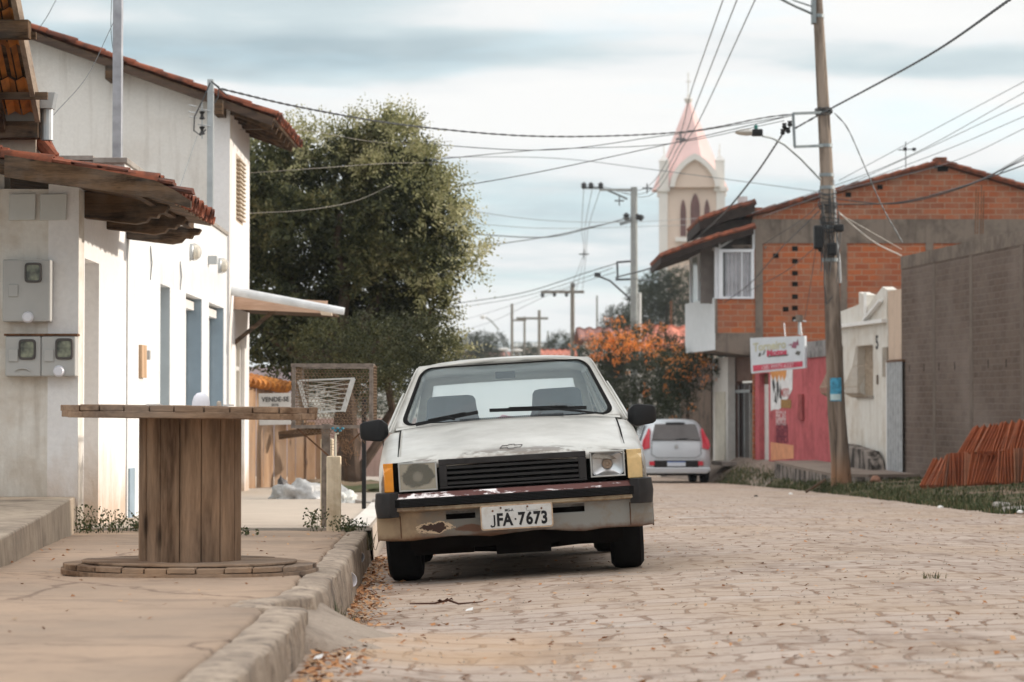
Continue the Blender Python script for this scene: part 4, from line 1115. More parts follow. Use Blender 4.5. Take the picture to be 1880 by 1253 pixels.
c = b.mix(b.ramp(b.math('MULTIPLY', b.math('ADD', d3, b.math('MULTIPLY', nz, 1.6)), .5), [(.55, .9), (.68, 0)]), c, (.12, .05, .025))
M['valance'] = b.done(c, .6)
b = NB('bumper_chrome_rust')
f = b.ramp(b.math('ADD', b.noise(5.5, 6, .7, .4, (1, 3, 3)), b.math('MULTIPLY', b.xyz()[0], .09)), [(.41, 0), (.47, 1)])
c = b.mix(f, (.62, .60, .60), (.11, .038, .032))
b.setin(b.b.inputs['Metallic'], b.math('SUBTRACT', .75, b.math('MULTIPLY', f, .7)))
M['chrome'] = b.done(c, b.math('ADD', .22, b.math('MULTIPLY', f, .45))); b.setin(b.b.inputs['Metallic'], b.math('SUBTRACT', .75, b.math('MULTIPLY', f, .7)))
M['lip'] = plaster('bumper_lip', (.36, .28, .18), (.15, .07, .03), .95, 6, False, .1, .6)
M['grille'] = simple('grille_plastic', (.008, .007, .007), .6, var=.3, scale=15)
M['greyplastic'] = simple('faded_black_plastic', (.024, .022, .022), .55, var=.45, scale=9, spec=.3)

TOPZ = [(-.66, .705), (-.61, .735), (-.5, .77), (-.3, .81), (0, .865), (.3, .915), (.45, .935), (.6, .94), (3.0, .94), (3.4, .90), (3.55, .86)]
HWM = [(-.66, .74), (-.6, .765), (-.45, .785), (-.2, .793), (2.8, .793), (3.4, .77), (3.55, .73)]
def topz(x, y): return table(TOPZ, y) - .035*(abs(x)/.70)**2.2
def ring_at(y, zb):
    hm = table(HWM, y); zt = table(TOPZ, y); hs = hm - .055
    half = [(hm-.06, zb), (hm-.02, zb+.07), (hm-.004, .46), (hm, .54), (hm-.004, zt-.14), (hm-.018, zt-.085), (hs, zt-.045)]
    half += [(hs*f, topz(hs*f, y)) for f in (.93, .8, .6, .4, .2, 0)]
    full = [(-x_, z_) for x_, z_ in half] + [(x_, z_) for x_, z_ in reversed(half[:-1])]
    return [Vector((x_, y, z_)) for x_, z_ in full]
m = MB()
st = [-.585, -.56, -.5, -.4, -.3, -.15, 0, .15, .3, .45, .6, 1.2, 1.8, 2.4, 2.9, 3.15, 3.4, 3.5]
m.loft([ring_at(y_, .40 if y_ < -.3 else (.24 if y_ < 2.6 else .3)) for y_ in st], True, True)
body = m.build('body', M['carpaint'], car, smooth=38, local=True, fix=True)
def cutter(y_, z_, r_, x0, x1):
    cm = MB().lathe([(r_, x0), (r_, x1)], 40, (0, y_, z_), 'x'); o = cm.build('c', M['dark'], None, fix=True)
    return o
cs = [cutter(y_, .30, .335, sx*.52, sx*.9) for y_ in (0, 2.39) for sx in (-1, 1)]
cb = MB().box(-.66, .66, .62, 2.95, .80, 1.2); bx = cb.build('c', M['dark'], None, fix=True); cs.append(bx)
for c_ in cs:
    md = body.modifiers.new('b', 'BOOLEAN'); md.operation = 'DIFFERENCE'; md.solver = 'EXACT'; md.object = c_
body.parent = None
bpy.context.view_layer.update()
dg = bpy.context.evaluated_depsgraph_get()
nm = bpy.data.meshes.new_from_object(body.evaluated_get(dg))
body.modifiers.clear(); body.data = nm; body.parent = car
nm.set_sharp_from_angle(angle=R(38))
for c_ in cs: bpy.data.objects.remove(c_)
def cbld(m, name, mat, parent=None, **k): return m.build(name, mat, parent or car, local=True, **k)
# bonnet
hw = lambda y_: .655 + .01*(y_+.6)
m = MB()
hy = [-.665, -.655, -.63, -.58, -.5, -.4, -.28, -.15, 0, .15, .3, .44]
def hood(u, y_):
    x_ = u*hw(y_); z_ = topz(x_, y_) + .010 + (.006 if .28 < abs(x_) < .30 or abs(x_) < .28 else 0)
    if y_ <= -.66: z_ = topz(x_, -.655) - .022
    yy = y_ + .045*(abs(u)**2.5) if y_ < -.3 else y_ + .045*(abs(u)**2.5)*max(0, -y_/.3)
    return Vector((x_, yy, z_))
hu = [-1, -.97, -.85, -.7, -.55, -.45, -.42, -.3, -.15, 0, .15, .3, .42, .45, .55, .7, .85, .97, 1]
m.grid(hood, hu, hy)
for s in (0, len(hu)-1):
    pass
hd = cbld(m, 'bonnet', M['carpaint'], smooth=50)
md = hd.modifiers.new('s', 'SOLIDIFY'); md.thickness = .012; md.offset = -1
for s in (-1, 1):
    m = MB()
    m.tube([Vector((s*(hw(y_)+.006), y_ + (.045 if y_ < -.3 else .045*max(0, -y_/.3)), topz(hw(y_), y_)+.0045)) for y_ in hy[1:]], .0055, 5)
    cbld(m, 'bonnet_seam', M['dark'])
# emblem: flat cross outline
m = MB(); ey = -.56
E = [(-.066, -.011), (-.052, .011), (-.018, .011), (-.014, .019), (.022, .019), (.018, .011), (.066, .011), (.052, -.011), (.018, -.011), (.014, -.019), (-.022, -.019), (-.018, -.011)]
E3 = [Vector((a, ey + 1.9*b_, topz(a, ey + 1.9*b_) + .019)) for a, b_ in E]
m.tube(E3 + [E3[0]], .0022, 5); cbld(m, 'emblem', simple('emblem_dark', (.1, .09, .09), .4))
# front panel: dark recess behind lamps and grille
cbld(MB().box(-.715, .715, -.597, -.55, .50, .712), 'front_panel', M['dark'])
# grille
g = MB(); gx0, gx1, gz0, gz1 = -.425, .425, .548, .718; yf = -.668
g.box(gx0, gx1, yf, -.63, gz1-.035, gz1); g.box(gx0, gx1, yf, -.63, gz0, gz0+.012); g.box(gx0, gx0+.045, yf, -.63, gz0+.012, gz1-.035); g.box(gx1-.045, gx1, yf, -.63, gz0+.012, gz1-.035)
gr = cbld(g, 'grille', M['greyplastic'], bevel=.004)
m = MB()
for k in range(4): m.hexa([(gx0+.045, yf+.004, gz0+.022+.03*k), (gx1-.045, yf+.004, gz0+.022+.03*k), (gx1-.045, -.64, gz0+.030+.03*k), (gx0+.045, -.64, gz0+.030+.03*k)],
                         [(gx0+.045, yf+.004, gz0+.036+.03*k), (gx1-.045, yf+.004, gz0+.036+.03*k), (gx1-.045, -.64, gz0+.042+.03*k), (gx0+.045, -.64, gz0+.042+.03*k)])
cbld(m, 'slats', M['grille'], gr)
# headlights
def hl(cx_, w, h, zc_, name_parent, good):
    lamp = MB(); y0 = -.672
    for (a0, a1, z0, z1) in ((cx_-w/2, cx_+w/2, zc_+h/2-.009, zc_+h/2), (cx_-w/2, cx_+w/2, zc_-h/2, zc_-h/2+.009), (cx_-w/2, cx_-w/2+.009, zc_-h/2+.009, zc_+h/2-.009), (cx_+w/2-.009, cx_+w/2, zc_-h/2+.009, zc_+h/2-.009)):
        lamp.box(a0, a1, y0, -.62, z0, z1)
    L = cbld(lamp, 'headlight', simple('lamp_rim', (.45, .45, .43), .35, .6, .2), bevel=.002)
    if not good: L['label'] = 'headlight without its glass, bare reflector and bulb'
    else: L['label'] = 'headlight with yellowed foggy glass'
    refl = MB(); rings = []
    for k, (f, d) in enumerate(((1, .0), (.92, .03), (.62, .045), (.34, .062), (.16, .07))):
        ring = []
        for j in range(32):
            a = 2*pi*j/32; pw = .35 if k < 2 else 1
            cxx = (1 if cos(a) > 0 else -1)*abs(cos(a))**pw; czz = (1 if sin(a) > 0 else -1)*abs(sin(a))**pw
            rx, rz = (w/2-.008)*f, (h/2-.008)*f
            if k >= 2: rx = rz = (h/2-.008)*f*1.05
            ring.append(Vector((cx_+rx*cxx, y0+.004+d, zc_+rz*czz)))
        rings.append(ring)
    refl.loft(rings, True, False); refl.add(rings[-1], [tuple(range(32))])
    cbld(refl, 'reflector', simple('reflector_bowl', (.55, .56, .57), .3, .85, .2, 14), L, smooth=50)
    bb = MB().lathe([(.028, 0), (.028, .012), (.018, .014), (.018, .004), (.010, -.006), (.001, -.01)], 20, (cx_, y0+.055, zc_), 'y')
    cbld(bb, 'bulb', simple('bulb_brown', (.28, .2, .14), .4), L, smooth=True)
    if good:
        b = NB('foggy_lens')
        x, y, z = b.xyz()
        e = b.math('ADD', b.math('POWER', b.math('ABSOLUTE', b.math('MULTIPLY', b.math('SUBTRACT', x, cx_), 11.5)), 2.0), b.math('POWER', b.math('ABSOLUTE', b.math('MULTIPLY', b.math('SUBTRACT', z, zc_+.005), 15)), 2.0))
        e = b.math('ADD', e, b.math('MULTIPLY', b.noise(9, 5, .65, .5), 2.2)); e = b.math('SUBTRACT', e, .7)
        c = b.mix(b.ramp(b.math('MULTIPLY', e, .4), [(.50, 1), (.64, 0)]), (.40, .355, .27), (.13, .115, .08))
        c = b.mix(b.ramp(b.math('ADD', b.math('POWER', b.math('ABSOLUTE', b.math('MULTIPLY', b.math('SUBTRACT', x, cx_), 22)), 2.0), b.math('POWER', b.math('ABSOLUTE', b.math('MULTIPLY', b.math('SUBTRACT', z, zc_), 22)), 2.0)), [(.1, .8), (.7, 0)]), c, (.30, .27, .21))
        mt = b.done(c, .12); b.b.inputs['Coat Weight'].default_value = .6
        tr = b.n('ShaderNodeBsdfTransparent'); mx = b.n('ShaderNodeMixShader'); mx.inputs[0].default_value = .72
        b.l(tr.outputs[0], mx.inputs[1]); b.l(b.b.outputs[0], mx.inputs[2]); b.l(mx.outputs[0], b.o.inputs[0])
        cbld(MB().box(cx_-w/2+.009, cx_+w/2-.009, y0+.001, y0+.005, zc_-h/2+.009, zc_+h/2-.009), 'lens', mt, L)
hl(-.548, .222, .166, .627, None, True)
hl(.548, .200, .150, .636, None, False)
# indicators
def ind(s, x0, x1, col, lab):
    m = MB()
    pr = [(x0, -.662), (x1, -.64), (x1+.012*s, -.60), (x0, -.60)]
    zz0, zz1 = .545, .712
    m.loft([[Vector((s*a if s > 0 else s*a, b_, z_)) for a, b_ in [(abs(x0), -.662), (abs(x1)-(0 if z_ < .68 else .02), -.64), (abs(x1)+.008, -.585), (abs(x0), -.585)]] for z_ in (zz0, zz0+.03, .66, .685, zz1)], True, True)
    b = simple('indicator_' + lab.split()[0], col, .2, var=.1, scale=20)
    o = cbld(m, 'indicator', b, fix=True, bevel=.004); o['label'] = lab
ind(-1, .690, .742, (.75, .27, .02), 'orange indicator lens')
ind(1, .662, .745, (.70, .50, .24), 'faded pale amber indicator lens')
# bumper with swept ends
def swept(prof, xs_, name, mat, parent=None, bev=0, yoff=lambda x_: .10*(abs(x_)/.79)**4):
    m = MB(); rings = [[Vector((x_, yoff(x_) + a, z_)) for a, z_ in prof] for x_ in xs_]
    m.loft(rings, True, True); return cbld(m, name, mat, parent, fix=True, smooth=40, bevel=bev)
xs_ = [-.735, -.7, -.6, -.45, -.3, -.15, 0, .15, .3, .45, .6, .7, .735]
bp = swept([(-.725, .504), (-.70, .532), (-.62, .536), (-.62, .43), (-.70, .427), (-.715, .438), (-.722, .45)], xs_, 'bumper', M['chrome'])
swept([(-.7375, .499), (-.728, .502), (-.70, .498), (-.70, .460), (-.728, .454), (-.7375, .458)], xs_, 'rub_strip', M['rubber'], bp)
m = MB()
for k in range(5): m.box(-.66, .66, -.7405, -.736, .4610+.0082*k, .4642+.0082*k)
cbld(m, 'rib', M['black'], bp)
swept([(-.727, .452), (-.70, .454), (-.69, .452), (-.69, .428), (-.72, .427), (-.73, .434)], xs_, 'lower_lip', M['lip'], bp)
for s in (-1, 1):
    m = MB(); rings = []
    for (x_, y_) in ((.715, -.695), (.755, -.672), (.79, -.62), (.803, -.54), (.806, -.40), (.806, -.36)):
        rings.append([Vector((s*x_, y_, .542)), Vector((s*(x_-.05), y_+.03, .545)), Vector((s*(x_-.05), y_+.03, .40)), Vector((s*(x_), y_, .398)), Vector((s*(x_+.008), y_-.006, .47))])
    m.loft(rings, True, True); cbld(m, 'bumper_end', M['greyplastic'], bp, fix=True, smooth=35, bevel=.004)
# valance with two slots
m = MB()
def vy(x_, z_): return -.665 + .10*(abs(x_)/.79)**4 + (.41-z_)*.18
vx = [-.80, -.79, -.72, -.6, -.5, -.40, -.33, -.23, -.15, 0, .15, .215, .30, .385, .40, .5, .6, .72, .79, .80]
vz = [.262, .28, .30, .33, .36, .37, .418, .432]
def open_(x_, z_): return (.365 < z_ < .418) and ((-.40 < x_ < -.215) or (.215 < x_ < .40))
for i in range(len(vx)-1):
    for j in range(len(vz)-1):
        if open_((vx[i]+vx[i+1])/2, (vz[j]+vz[j+1])/2): continue
        q = []
        for (a, c_) in ((i, j), (i+1, j), (i+1, j+1), (i, j+1)):
            zz_ = vz[c_]
            if c_ == 0: zz_ += .022*mnoise.noise(Vector((vx[a]*4, 0, 0))) + .012*(1 - abs(vx[a]))
            q.append(Vector((vx[a], vy(vx[a], zz_), zz_)))
        m.quad(*q)
for s in (-1, 1):
    m.quad(Vector((s*.80, vy(.8, .262), .262)), Vector((s*.80, vy(.8, .432), .432)), Vector((s*.798, -.33, .432)), Vector((s*.798, -.33, .29)))
va = cbld(m, 'front_valance', M['valance'], fix=True, smooth=30)
md = va.modifiers.new('s', 'SOLIDIFY'); md.thickness = .008; md.offset = 0
m = MB()
for x_ in (-.665, .665): m.tube([Vector((x_, vy(x_, z_)-.005, z_)) for z_ in (.275, .33, .405)], .003, 5)
cbld(m, 'panel_joint', M['rust'], va)
# dark underside
m = MB(); m.box(-.62, .62, -.50, 3.2, .20, .42); m.box(-.60, -.25, -.42, .3, .165, .2); m.box(-.12, .2, -.45, .6, .145, .2); m.box(.25, .6, -.3, .2, .17, .2)
m.tube([(-.55, -.05, .2), (0, -.08, .17), (.55, -.05, .2)], .03, 8)
cbld(m, 'underbody', simple('oily_underbody', (.008, .006, .005), .9, var=.4, spec=.1))
# number plate
pl = MB(); pw, ph, pr = .208, .071, .016; pz = .368; py_ = -.748
def rrect(w_, h_, r_, y_, zc_, n=6):
    pts = []
    for (cx_, cz_, a0) in ((w_-r_, h_-r_, 0), (-w_+r_, h_-r_, pi/2), (-w_+r_, -h_+r_, pi), (w_-r_, -h_+r_, 1.5*pi)):
        for k in range(n+1):
            a = a0 + (pi/2)*k/n; pts.append(Vector((.006 + cx_ + r_*cos(a), y_, zc_ + cz_ + r_*sin(a))))
    return pts
pl.prism(rrect(pw, ph, pr, py_, pz), (0, .006, 0)); plate = cbld(pl, 'number_plate', plaster('plate_edge', (.52, .38, .26), (.22, .1, .05), .8, 20, False, .05, .5))
m = MB(); m.add(rrect(pw-.008, ph-.008, pr-.004, py_-.0008, pz), [tuple(range(28))]); cbld(m, 'plate_face', plaster('plate_white', (.60, .60, .58), (.45, .38, .3), .5, 14, False, .05, .5), plate)
m = MB()
tx = 'JFA·7673'; w7 = [-.138, -.098, -.052, -.008, .027, .072, .115, .158]
for ch, xx in zip(tx, w7):
    if ch == '·': m.add([Vector((.006+xx-.005, py_-.002, pz-.02)), Vector((.006+xx+.005, py_-.002, pz-.02)), Vector((.006+xx+.005, py_-.002, pz-.010)), Vector((.006+xx-.005, py_-.002, pz-.010))], [(0, 1, 2, 3)])
    elif ch == 'J': m.tube([Vector((.006+xx+.010, py_-.0005, pz+.014)), Vector((.006+xx+.010, py_-.0005, pz-.042)), Vector((.006+xx+.006, py_-.0005, pz-.050)), Vector((.006+xx-.006, py_-.0005, pz-.052)), Vector((.006+xx-.013, py_-.0005, pz-.044))], .0052, 4)
    else: add_text(m, ch, (.006+xx, py_-.002, pz-.018), (1, 0, 0), (0, 0, 1), .098, .0038, .80)
add_text(m, 'MG-A', (-.036, py_-.002, pz+.037), (1, 0, 0), (0, 0, 1), .022, .0006, .9)
m.box(.062, .0635, py_-.003, py_-.001, pz+.03, pz+.047); m.box(.066, .13, py_-.003, py_-.001, pz+.029, pz+.030)
cbld(m, 'plate_characters', M['black'], plate)
m = MB()
for (xx, zz_) in ((-.083, .053), (.07, .053), (-.13, .038), (.15, .038)): m.lathe([(.001, -.003), (.006, -.002), (.006, 0)], 10, (xx, py_-.001, pz+zz_), 'y')
cbld(m, 'screw', M['rust'], plate)

# greenhouse
def lerpv(a, c_, t_): return Vector(a).lerp(Vector(c_), t_)
def ws(u, v, e=0):      # windscreen surface: u -1..1, v 0..1
    w0, w1 = .715, .555
    yb, yt = .50, 1.10; zb, zt_ = .925, 1.325
    x_ = u * lerp(w0, w1, v); y_ = lerp(yb, yt, v) - .10*(1-u*u)*(1-.3*v) + .02; z_ = lerp(zb, zt_, v) + .018*(1-u*u)
    return Vector((x_, y_ - e*.55, z_ + e*.8))
def loopuv(su, sv, v0, rad, n=12, pw=1.0):
    out = []
    for (cu, cv, a0) in ((1, 1, 0), (-1, 1, pi/2), (-1, -1, pi), (1, -1, 1.5*pi)):
        for k in range(n+1):
            a = a0 + (pi/2)*k/n
            u = cu*(su - rad) + rad*cos(a); v = cv*(sv - rad*1.35) + rad*1.35*sin(a)
            out.append((u, v0 + v))
    return out
def ring_between(l0, l1, e0, e1, m):
    n = len(l0); m.add([ws(u, v, e0) for u, v in l0] + [ws(u, v, e1) for u, v in l1], [(i, (i+1) % n, n+(i+1) % n, n+i) for i in range(n)])
outer = []
for (cu, cv, a0) in ((1, 1, 0), (-1, 1, pi/2), (-1, -1, pi), (1, -1, 1.5*pi)):
    for k in range(13):
        a = a0 + (pi/2)*k/12; f = max(abs(cos(a)), abs(sin(a)))
        outer.append((cos(a)/f, .5 + .5*sin(a)/f))
l1 = loopuv(.94, .462, .485, .11); l2 = loopuv(.912, .445, .485, .10); l3 = loopuv(.932, .455, .485, .105)
m = MB(); ring_between(outer, l1, 0, 0, m)
roof = MB()
# roof skin
def roofpt(u, v):
    if v <= 0:
        p = ws(u, 1); return p
    y0 = ws(u, 1).y; y_ = lerp(y0, 2.46, v); hw_ = lerp(.555, .56, v)
    z_ = lerp(ws(u, 1).z, 1.315, v) + .045*sin(pi*min(1, v*1.0))*(1-.35*abs(u)**3) - (.018*(abs(u)**6))*(1 if v < 1 else 1)
    return Vector((u*hw_*(1+.02*sin(pi*v)), y_, z_))
us_ = [-1, -.97, -.9, -.75, -.5, -.25, 0, .25, .5, .75, .9, .97, 1]
m.grid(roofpt, us_, [0, .04, .1, .2, .35, .5, .65, .8, .92, 1])
# rear window surround
def rw(u, v):
    return Vector((u*lerp(.56, .66, v), lerp(2.46, 3.0, v), lerp(1.315, .93, v) + .01*(1-u*u)))
def gridopen(fn, us2, vs2, ou, ov, m):
    for i in range(len(us2)-1):
        for j in range(len(vs2)-1):
            if ou[0] < (us2[i]+us2[i+1])/2 < ou[1] and ov[0] < (vs2[j]+vs2[j+1])/2 < ov[1]: continue
            m.quad(fn(us2[i], vs2[j]), fn(us2[i+1], vs2[j]), fn(us2[i+1], vs2[j+1]), fn(us2[i], vs2[j+1]))
gridopen(rw, [-1, -.86, -.5, 0, .5, .86, 1], [0, .17, .5, .9, 1], (-.86, .86), (.17, .9), m)
# sides with two window openings
def sidept(s, y_, t_):
    ya, yb2 = .50, 3.0
    zb = .93; front_y = lambda t2: lerp(.52, 1.12, t2); back_y = lambda t2: lerp(3.0, 2.46, t2)
    yy = lerp(front_y(t_), back_y(t_), y_); return Vector((s*lerp(.735, .56, t_), yy, lerp(.90, 1.308, t_)))
for s in (-1, 1):
    Ys_ = [0, .05, .10, .46, .5, .90, 1]; Ts = [0, .1, .5, .90, 1]
    for i in range(6):
        for j in range(4):
            if i in (2, 4) and j in (1, 2): continue
            if i == 1 and j in (1,) : pass
            m.quad(sidept(s, Ys_[i], Ts[j]), sidept(s, Ys_[i+1], Ts[j]), sidept(s, Ys_[i+1], Ts[j+1]), sidept(s, Ys_[i], Ts[j+1]))
rf = cbld(m, 'roof', M['carpaint'], fix=True, smooth=45)
md = rf.modifiers.new('s', 'SOLIDIFY'); md.thickness = .022; md.offset = -1
# glass material
def glassmat(name, tint, refl=.10, haze=(.5, .56, .58), hz=.1, band=None, tl=False):
    b = NB(name)
    tr = b.n('ShaderNodeBsdfTransparent'); gl = b.n('ShaderNodeBsdfGlossy'); gl.inputs['Roughness'].default_value = .02
    df = b.n('ShaderNodeBsdfTranslucent' if tl else 'ShaderNodeBsdfDiffuse'); df.inputs['Color'].default_value = (*haze, 1)
    if band:
        x, y, z = b.xyz()
        c = b.mix(b.ramp(z, [(band-.012, 0), (band+.012, 1)]), tint, (.10, .09, .13)); b.l(c, tr.inputs['Color'])
    else: tr.inputs['Color'].default_value = (*tint, 1)
    lw = b.n('ShaderNodeLayerWeight'); lw.inputs['Blend'].default_value = .22
    m1 = b.n('ShaderNodeMixShader'); m1.inputs[0].default_value = hz
    b.l(tr.outputs[0], m1.inputs[1]); b.l(df.outputs[0], m1.inputs[2])
    m2 = b.n('ShaderNodeMixShader'); b.l(b.math('ADD', b.math('MULTIPLY', lw.outputs['Fresnel'], .25), refl), m2.inputs[0])
    b.l(m1.outputs[0], m2.inputs[1])
    if band: b.l(b.mix(b.ramp(z, [(band-.012, 0), (band+.012, 1)]), haze, (.17, .155, .21)), df.inputs['Color'])
    b.l(gl.outputs[0], m2.inputs[2]); b.l(m2.outputs[0], b.o.inputs[0])
    return b.m
M['glass'] = glassmat('windscreen_glass', (.74, .82, .84), .04, (.42, .52, .57), .15, 1.245)
M['glass2'] = glassmat('side_glass', (.90, .94, .93), .02, (.6, .66, .68), .12)
M['rearglass'] = glassmat('rear_glass', (.85, .9, .88), .01, (.97, .99, .97), .75, None, True)
m = MB(); n = len(l3); c0 = [ws(u, v, -.004) for u, v in l3]
K = 8; vs2 = []; 
for k in range(K+1):
    f = 1 - k/K
    vs2.append([ws(u*f, .485 + (v-.485)*f, -.004) for u, v in l3])
m.loft(vs2, True, False)
cbld(m, 'windscreen', M['glass'], fix=True, smooth=80)
m = MB(); ring_between(loopuv(.952, .470, .485, .115), l3, .001, .008, m); ring_between(l3, l2, .008, .001, m)
cbld(m, 'windscreen_seal', M['rubber'], smooth=60)
m = MB(); m.quad(rw(-.86, .17), rw(.86, .17), rw(.86, .9), rw(-.86, .9)); m.v = [v + Vector((0, -.012, -.008)) for v in m.v]; cbld(m, 'rear_window', M['rearglass'])
for s in (-1, 1):
    for (a, c_) in ((.10, .46), (.5, .90)):
        m = MB(); m.quad(sidept(s, a, .1), sidept(s, c_, .1), sidept(s, c_, .9), sidept(s, a, .9)); m.v = [v + Vector((-s*.012, 0, 0)) for v in m.v]
        cbld(m, 'side_window', M['glass2'])
    m = MB(); m.tube([sidept(s, .0, t_) + Vector((s*.008, .01, 0)) for t_ in (0, .3, .6, .93)] + [sidept(s, .03, 1) + Vector((s*.004, 0, .002)), sidept(s, .5, 1) + Vector((s*.006, 0, .004)), sidept(s, 1, 1)], .008, 6)
    cbld(m, 'drip_rail', M['carpaint'])
    m = MB(); m.tube([sidept(s, .035, t_) + Vector((s*.03, .02, 0)) for t_ in (.0, .25, .5, .62)], [.012, .012, .01, .006], 6); cbld(m, 'window_frame', simple('pale_trim', (.55, .55, .52), .5))
# cowl with vent, wipers
m = MB(); m.grid(lambda u, v: Vector((u*.70, lerp(.435, ws(u, .0).y+.02, v), lerp(topz(u*.66, .44)+.008, ws(u, 0).z+.004, v))), [i/10-1 for i in range(21)], [0, .5, 1])
cbld(m, 'cowl', M['carpaint'], smooth=60)
m = MB()
for k in range(52): m.box(-.30+.0125*k, -.292+.0125*k, .425, .462, topz(.1, .44)+.014, topz(.1, .44)+.026)
cbld(m, 'cowl_vent', M['black'])
for (xp, yp, pts, wp) in (((-.30), .44, [(-.64, .08), (-.30, .075)], 0), ((.20), .44, [(.08, .10), (.48, .05)], 1)):
    m = MB(); piv = Vector((xp, .435, topz(xp, .44) + .03))
    if wp == 0: A_, B2 = ws(-.80, -.035, .03), ws(-.26, .075, .03); piv = Vector((-.33, .42, topz(.3, .44)+.03))
    else: A_, B2 = ws(-.16, .09, .03), ws(.70, .055, .035); piv = Vector((.60, .43, topz(.6, .44)+.03))
    m.beam(A_, B2, .010, .022); mid = A_.lerp(B2, .48); m.beam(piv, mid + Vector((0, -.012, .012)), .012, .012)
    m.beam(A_.lerp(B2, .2) + Vector((0, -.012, .014)), A_.lerp(B2, .8) + Vector((0, -.012, .014)), .007, .007)
    cbld(m, 'wiper', M['black'])
# mirrors
for s in (-1, 1):
    m = MB(); x0 = .80 if s > 0 else .79
    rings = []
    for (x_, zl, zh, y0, y1) in ((.755, .885, .955, .56, .62), (.79, .855, .985, .52, .66), (.81, .85, .99, .51, .665), (.905, .862, .978, .525, .655), (.926, .875, .965, .545, .64), (.932, .90, .95, .565, .625)):
        rings.append([Vector((s*x_, y0, zl)), Vector((s*x_, y0-.012, (zl+zh)/2)), Vector((s*x_, y0, zh)), Vector((s*x_, y1, zh)), Vector((s*x_, y1, zl))])
    m.loft(rings, True, True); mo = cbld(m, 'mirror', M['black'], fix=True, smooth=40, bevel=.006)
    cbld(MB().box(min(s*.80, s*.91), max(s*.80, s*.91), .655, .668, .87, .97), 'mirror_glass', simple('mirror_face', (.5, .5, .5), .05, 1), mo)
# interior
def seat(xc_, y_, w, ztop, name):
    m = MB(); rings = []
    for (z_, ww, dy) in ((.35, w, .0), (.62, w, .04), (.82, w*.95, .07), (.93, w*.78, .09), (1.00, w*.68, .105), (ztop-.03, w*.64, .115), (ztop-.008, w*.58, .12), (ztop, w*.45, .125)):
        rings.append([Vector((xc_ + ww/2*cx_, y_ + dy + .05*cy_, z_)) for cx_, cy_ in ((-1, -.6), (-.7, -1), (.7, -1), (1, -.6), (1, .6), (.7, 1), (-.7, 1), (-1, .6))])
    m.loft(rings, True, True); return cbld(m, name, simple('seat_cloth', (.10, .12, .135), .85), fix=True, smooth=50)
seat(-.36, 1.3, .50, 1.13, 'seat'); seat(.34, 1.3, .50, 1.14, 'seat')
cbld(MB().box(-.6, .6, 2.3, 2.45, .4, .92), 'rear_seat', simple('seat_cloth_b', (.09, .1, .11), .9), bevel=.03)
m = MB(); m.grid(lambda u, v: Vector((u*.66, lerp(.50, .85, v), lerp(.925, .90, v))), [-1, -.5, 0, .5, 1], [0, 1]); m.box(-.64, .64, .84, .86, .6, .9)
cbld(m, 'dashboard', simple('dash', (.07, .075, .08), .7))
m = MB(); m.tube([Vector((.34 + .185*cos(a), .98 - .05*sin(a), .865 + .16*sin(a))) for a in [2*pi*i/28 for i in range(29)]], .013, 7); m.beam((.17, .98, .87), (.51, .98, .87), .03, .02)
cbld(m, 'steering_wheel', M['black'])
m = MB(); m.add([Vector((-.10, .56, .93)), Vector((.02, .54, .93)), Vector((.08, .6, .94)), Vector((-.03, .6, .975)), Vector((-.08, .66, .94))], [(0, 1, 3), (1, 2, 3), (3, 2, 4), (0, 3, 4)]); cbld(m, 'cloth', simple('pink_cloth', (.55, .3, .32), .9))
cbld(MB().box(-.06, .07, 1.08, 1.10, 1.215, 1.26), 'interior_mirror', M['black'], bevel=.006)
# wheels
def wheel(sx, y_, steer=0):
    x0 = sx*.665; hw_ = .098
    m = MB(); prof = [(.175, -hw_*.8), (.205, -hw_), (.255, -hw_*1.0), (.282, -hw_*.78), (.289, -hw_*.4), (.290, 0), (.289, hw_*.4), (.282, hw_*.78), (.255, hw_), (.205, hw_), (.175, hw_*.8)]
    m.lathe([(r_, h_) for r_, h_ in prof], 44, (0, 0, 0), 'x', False)
    w = cbld(m, 'wheel', M['rubber'], smooth=40); w.location = (x0, y_, .288); w.rotation_euler = (0, 0, steer)
    g = MB()
    for k in (-.5, -.17, .17, .5): g.lathe([(.2885, hw_*k-.004), (.2915, hw_*k-.003), (.2915, hw_*k+.003), (.2885, hw_*k+.004)], 44, (0, 0, 0), 'x', False)
    rm = MB().lathe([(.177, sx*hw_*.82), (.165, sx*hw_*.75), (.15, sx*hw_*.35), (.09, sx*hw_*.4), (.05, sx*hw_*.62), (.001, sx*hw_*.64)], 32, (0, 0, 0), 'x', False)
    ri = cbld(rm, 'rim', simple('rim_grey', (.28, .27, .25), .5, .5), w, smooth=35)
for s in (-1, 1): wheel(s, 0, R(-2)); wheel(s, 2.39)
# rear details (seen only from the side)
for s in (-1, 1): cbld(MB().box(min(s*.5, s*.72), max(s*.5, s*.72), 3.49, 3.52, .6, .74), 'tail_light', simple('tail_red', (.45, .02, .02), .2))
swept([(3.50, .50), (3.60, .50), (3.60, .40), (3.50, .40)], xs_, 'rear_bumper', M['greyplastic'], None, 0, lambda x_: -.06*(abs(x_)/.79)**4)
for s in (-1, 1):
    m = MB(); m.tube([(s*.797, .62, .32), (s*.799, .60, .6), (s*.79, .60, .86)], .003, 4); m.tube([(s*.797, 1.78, .32), (s*.799, 1.78, .6), (s*.79, 1.78, .88)], .003, 4); cbld(m, 'door_seam', M['dark'])
    cbld(MB().box(min(s*.79, s*.81), max(s*.79, s*.81), 1.6, 1.72, .78, .805), 'door_handle', M['black'])
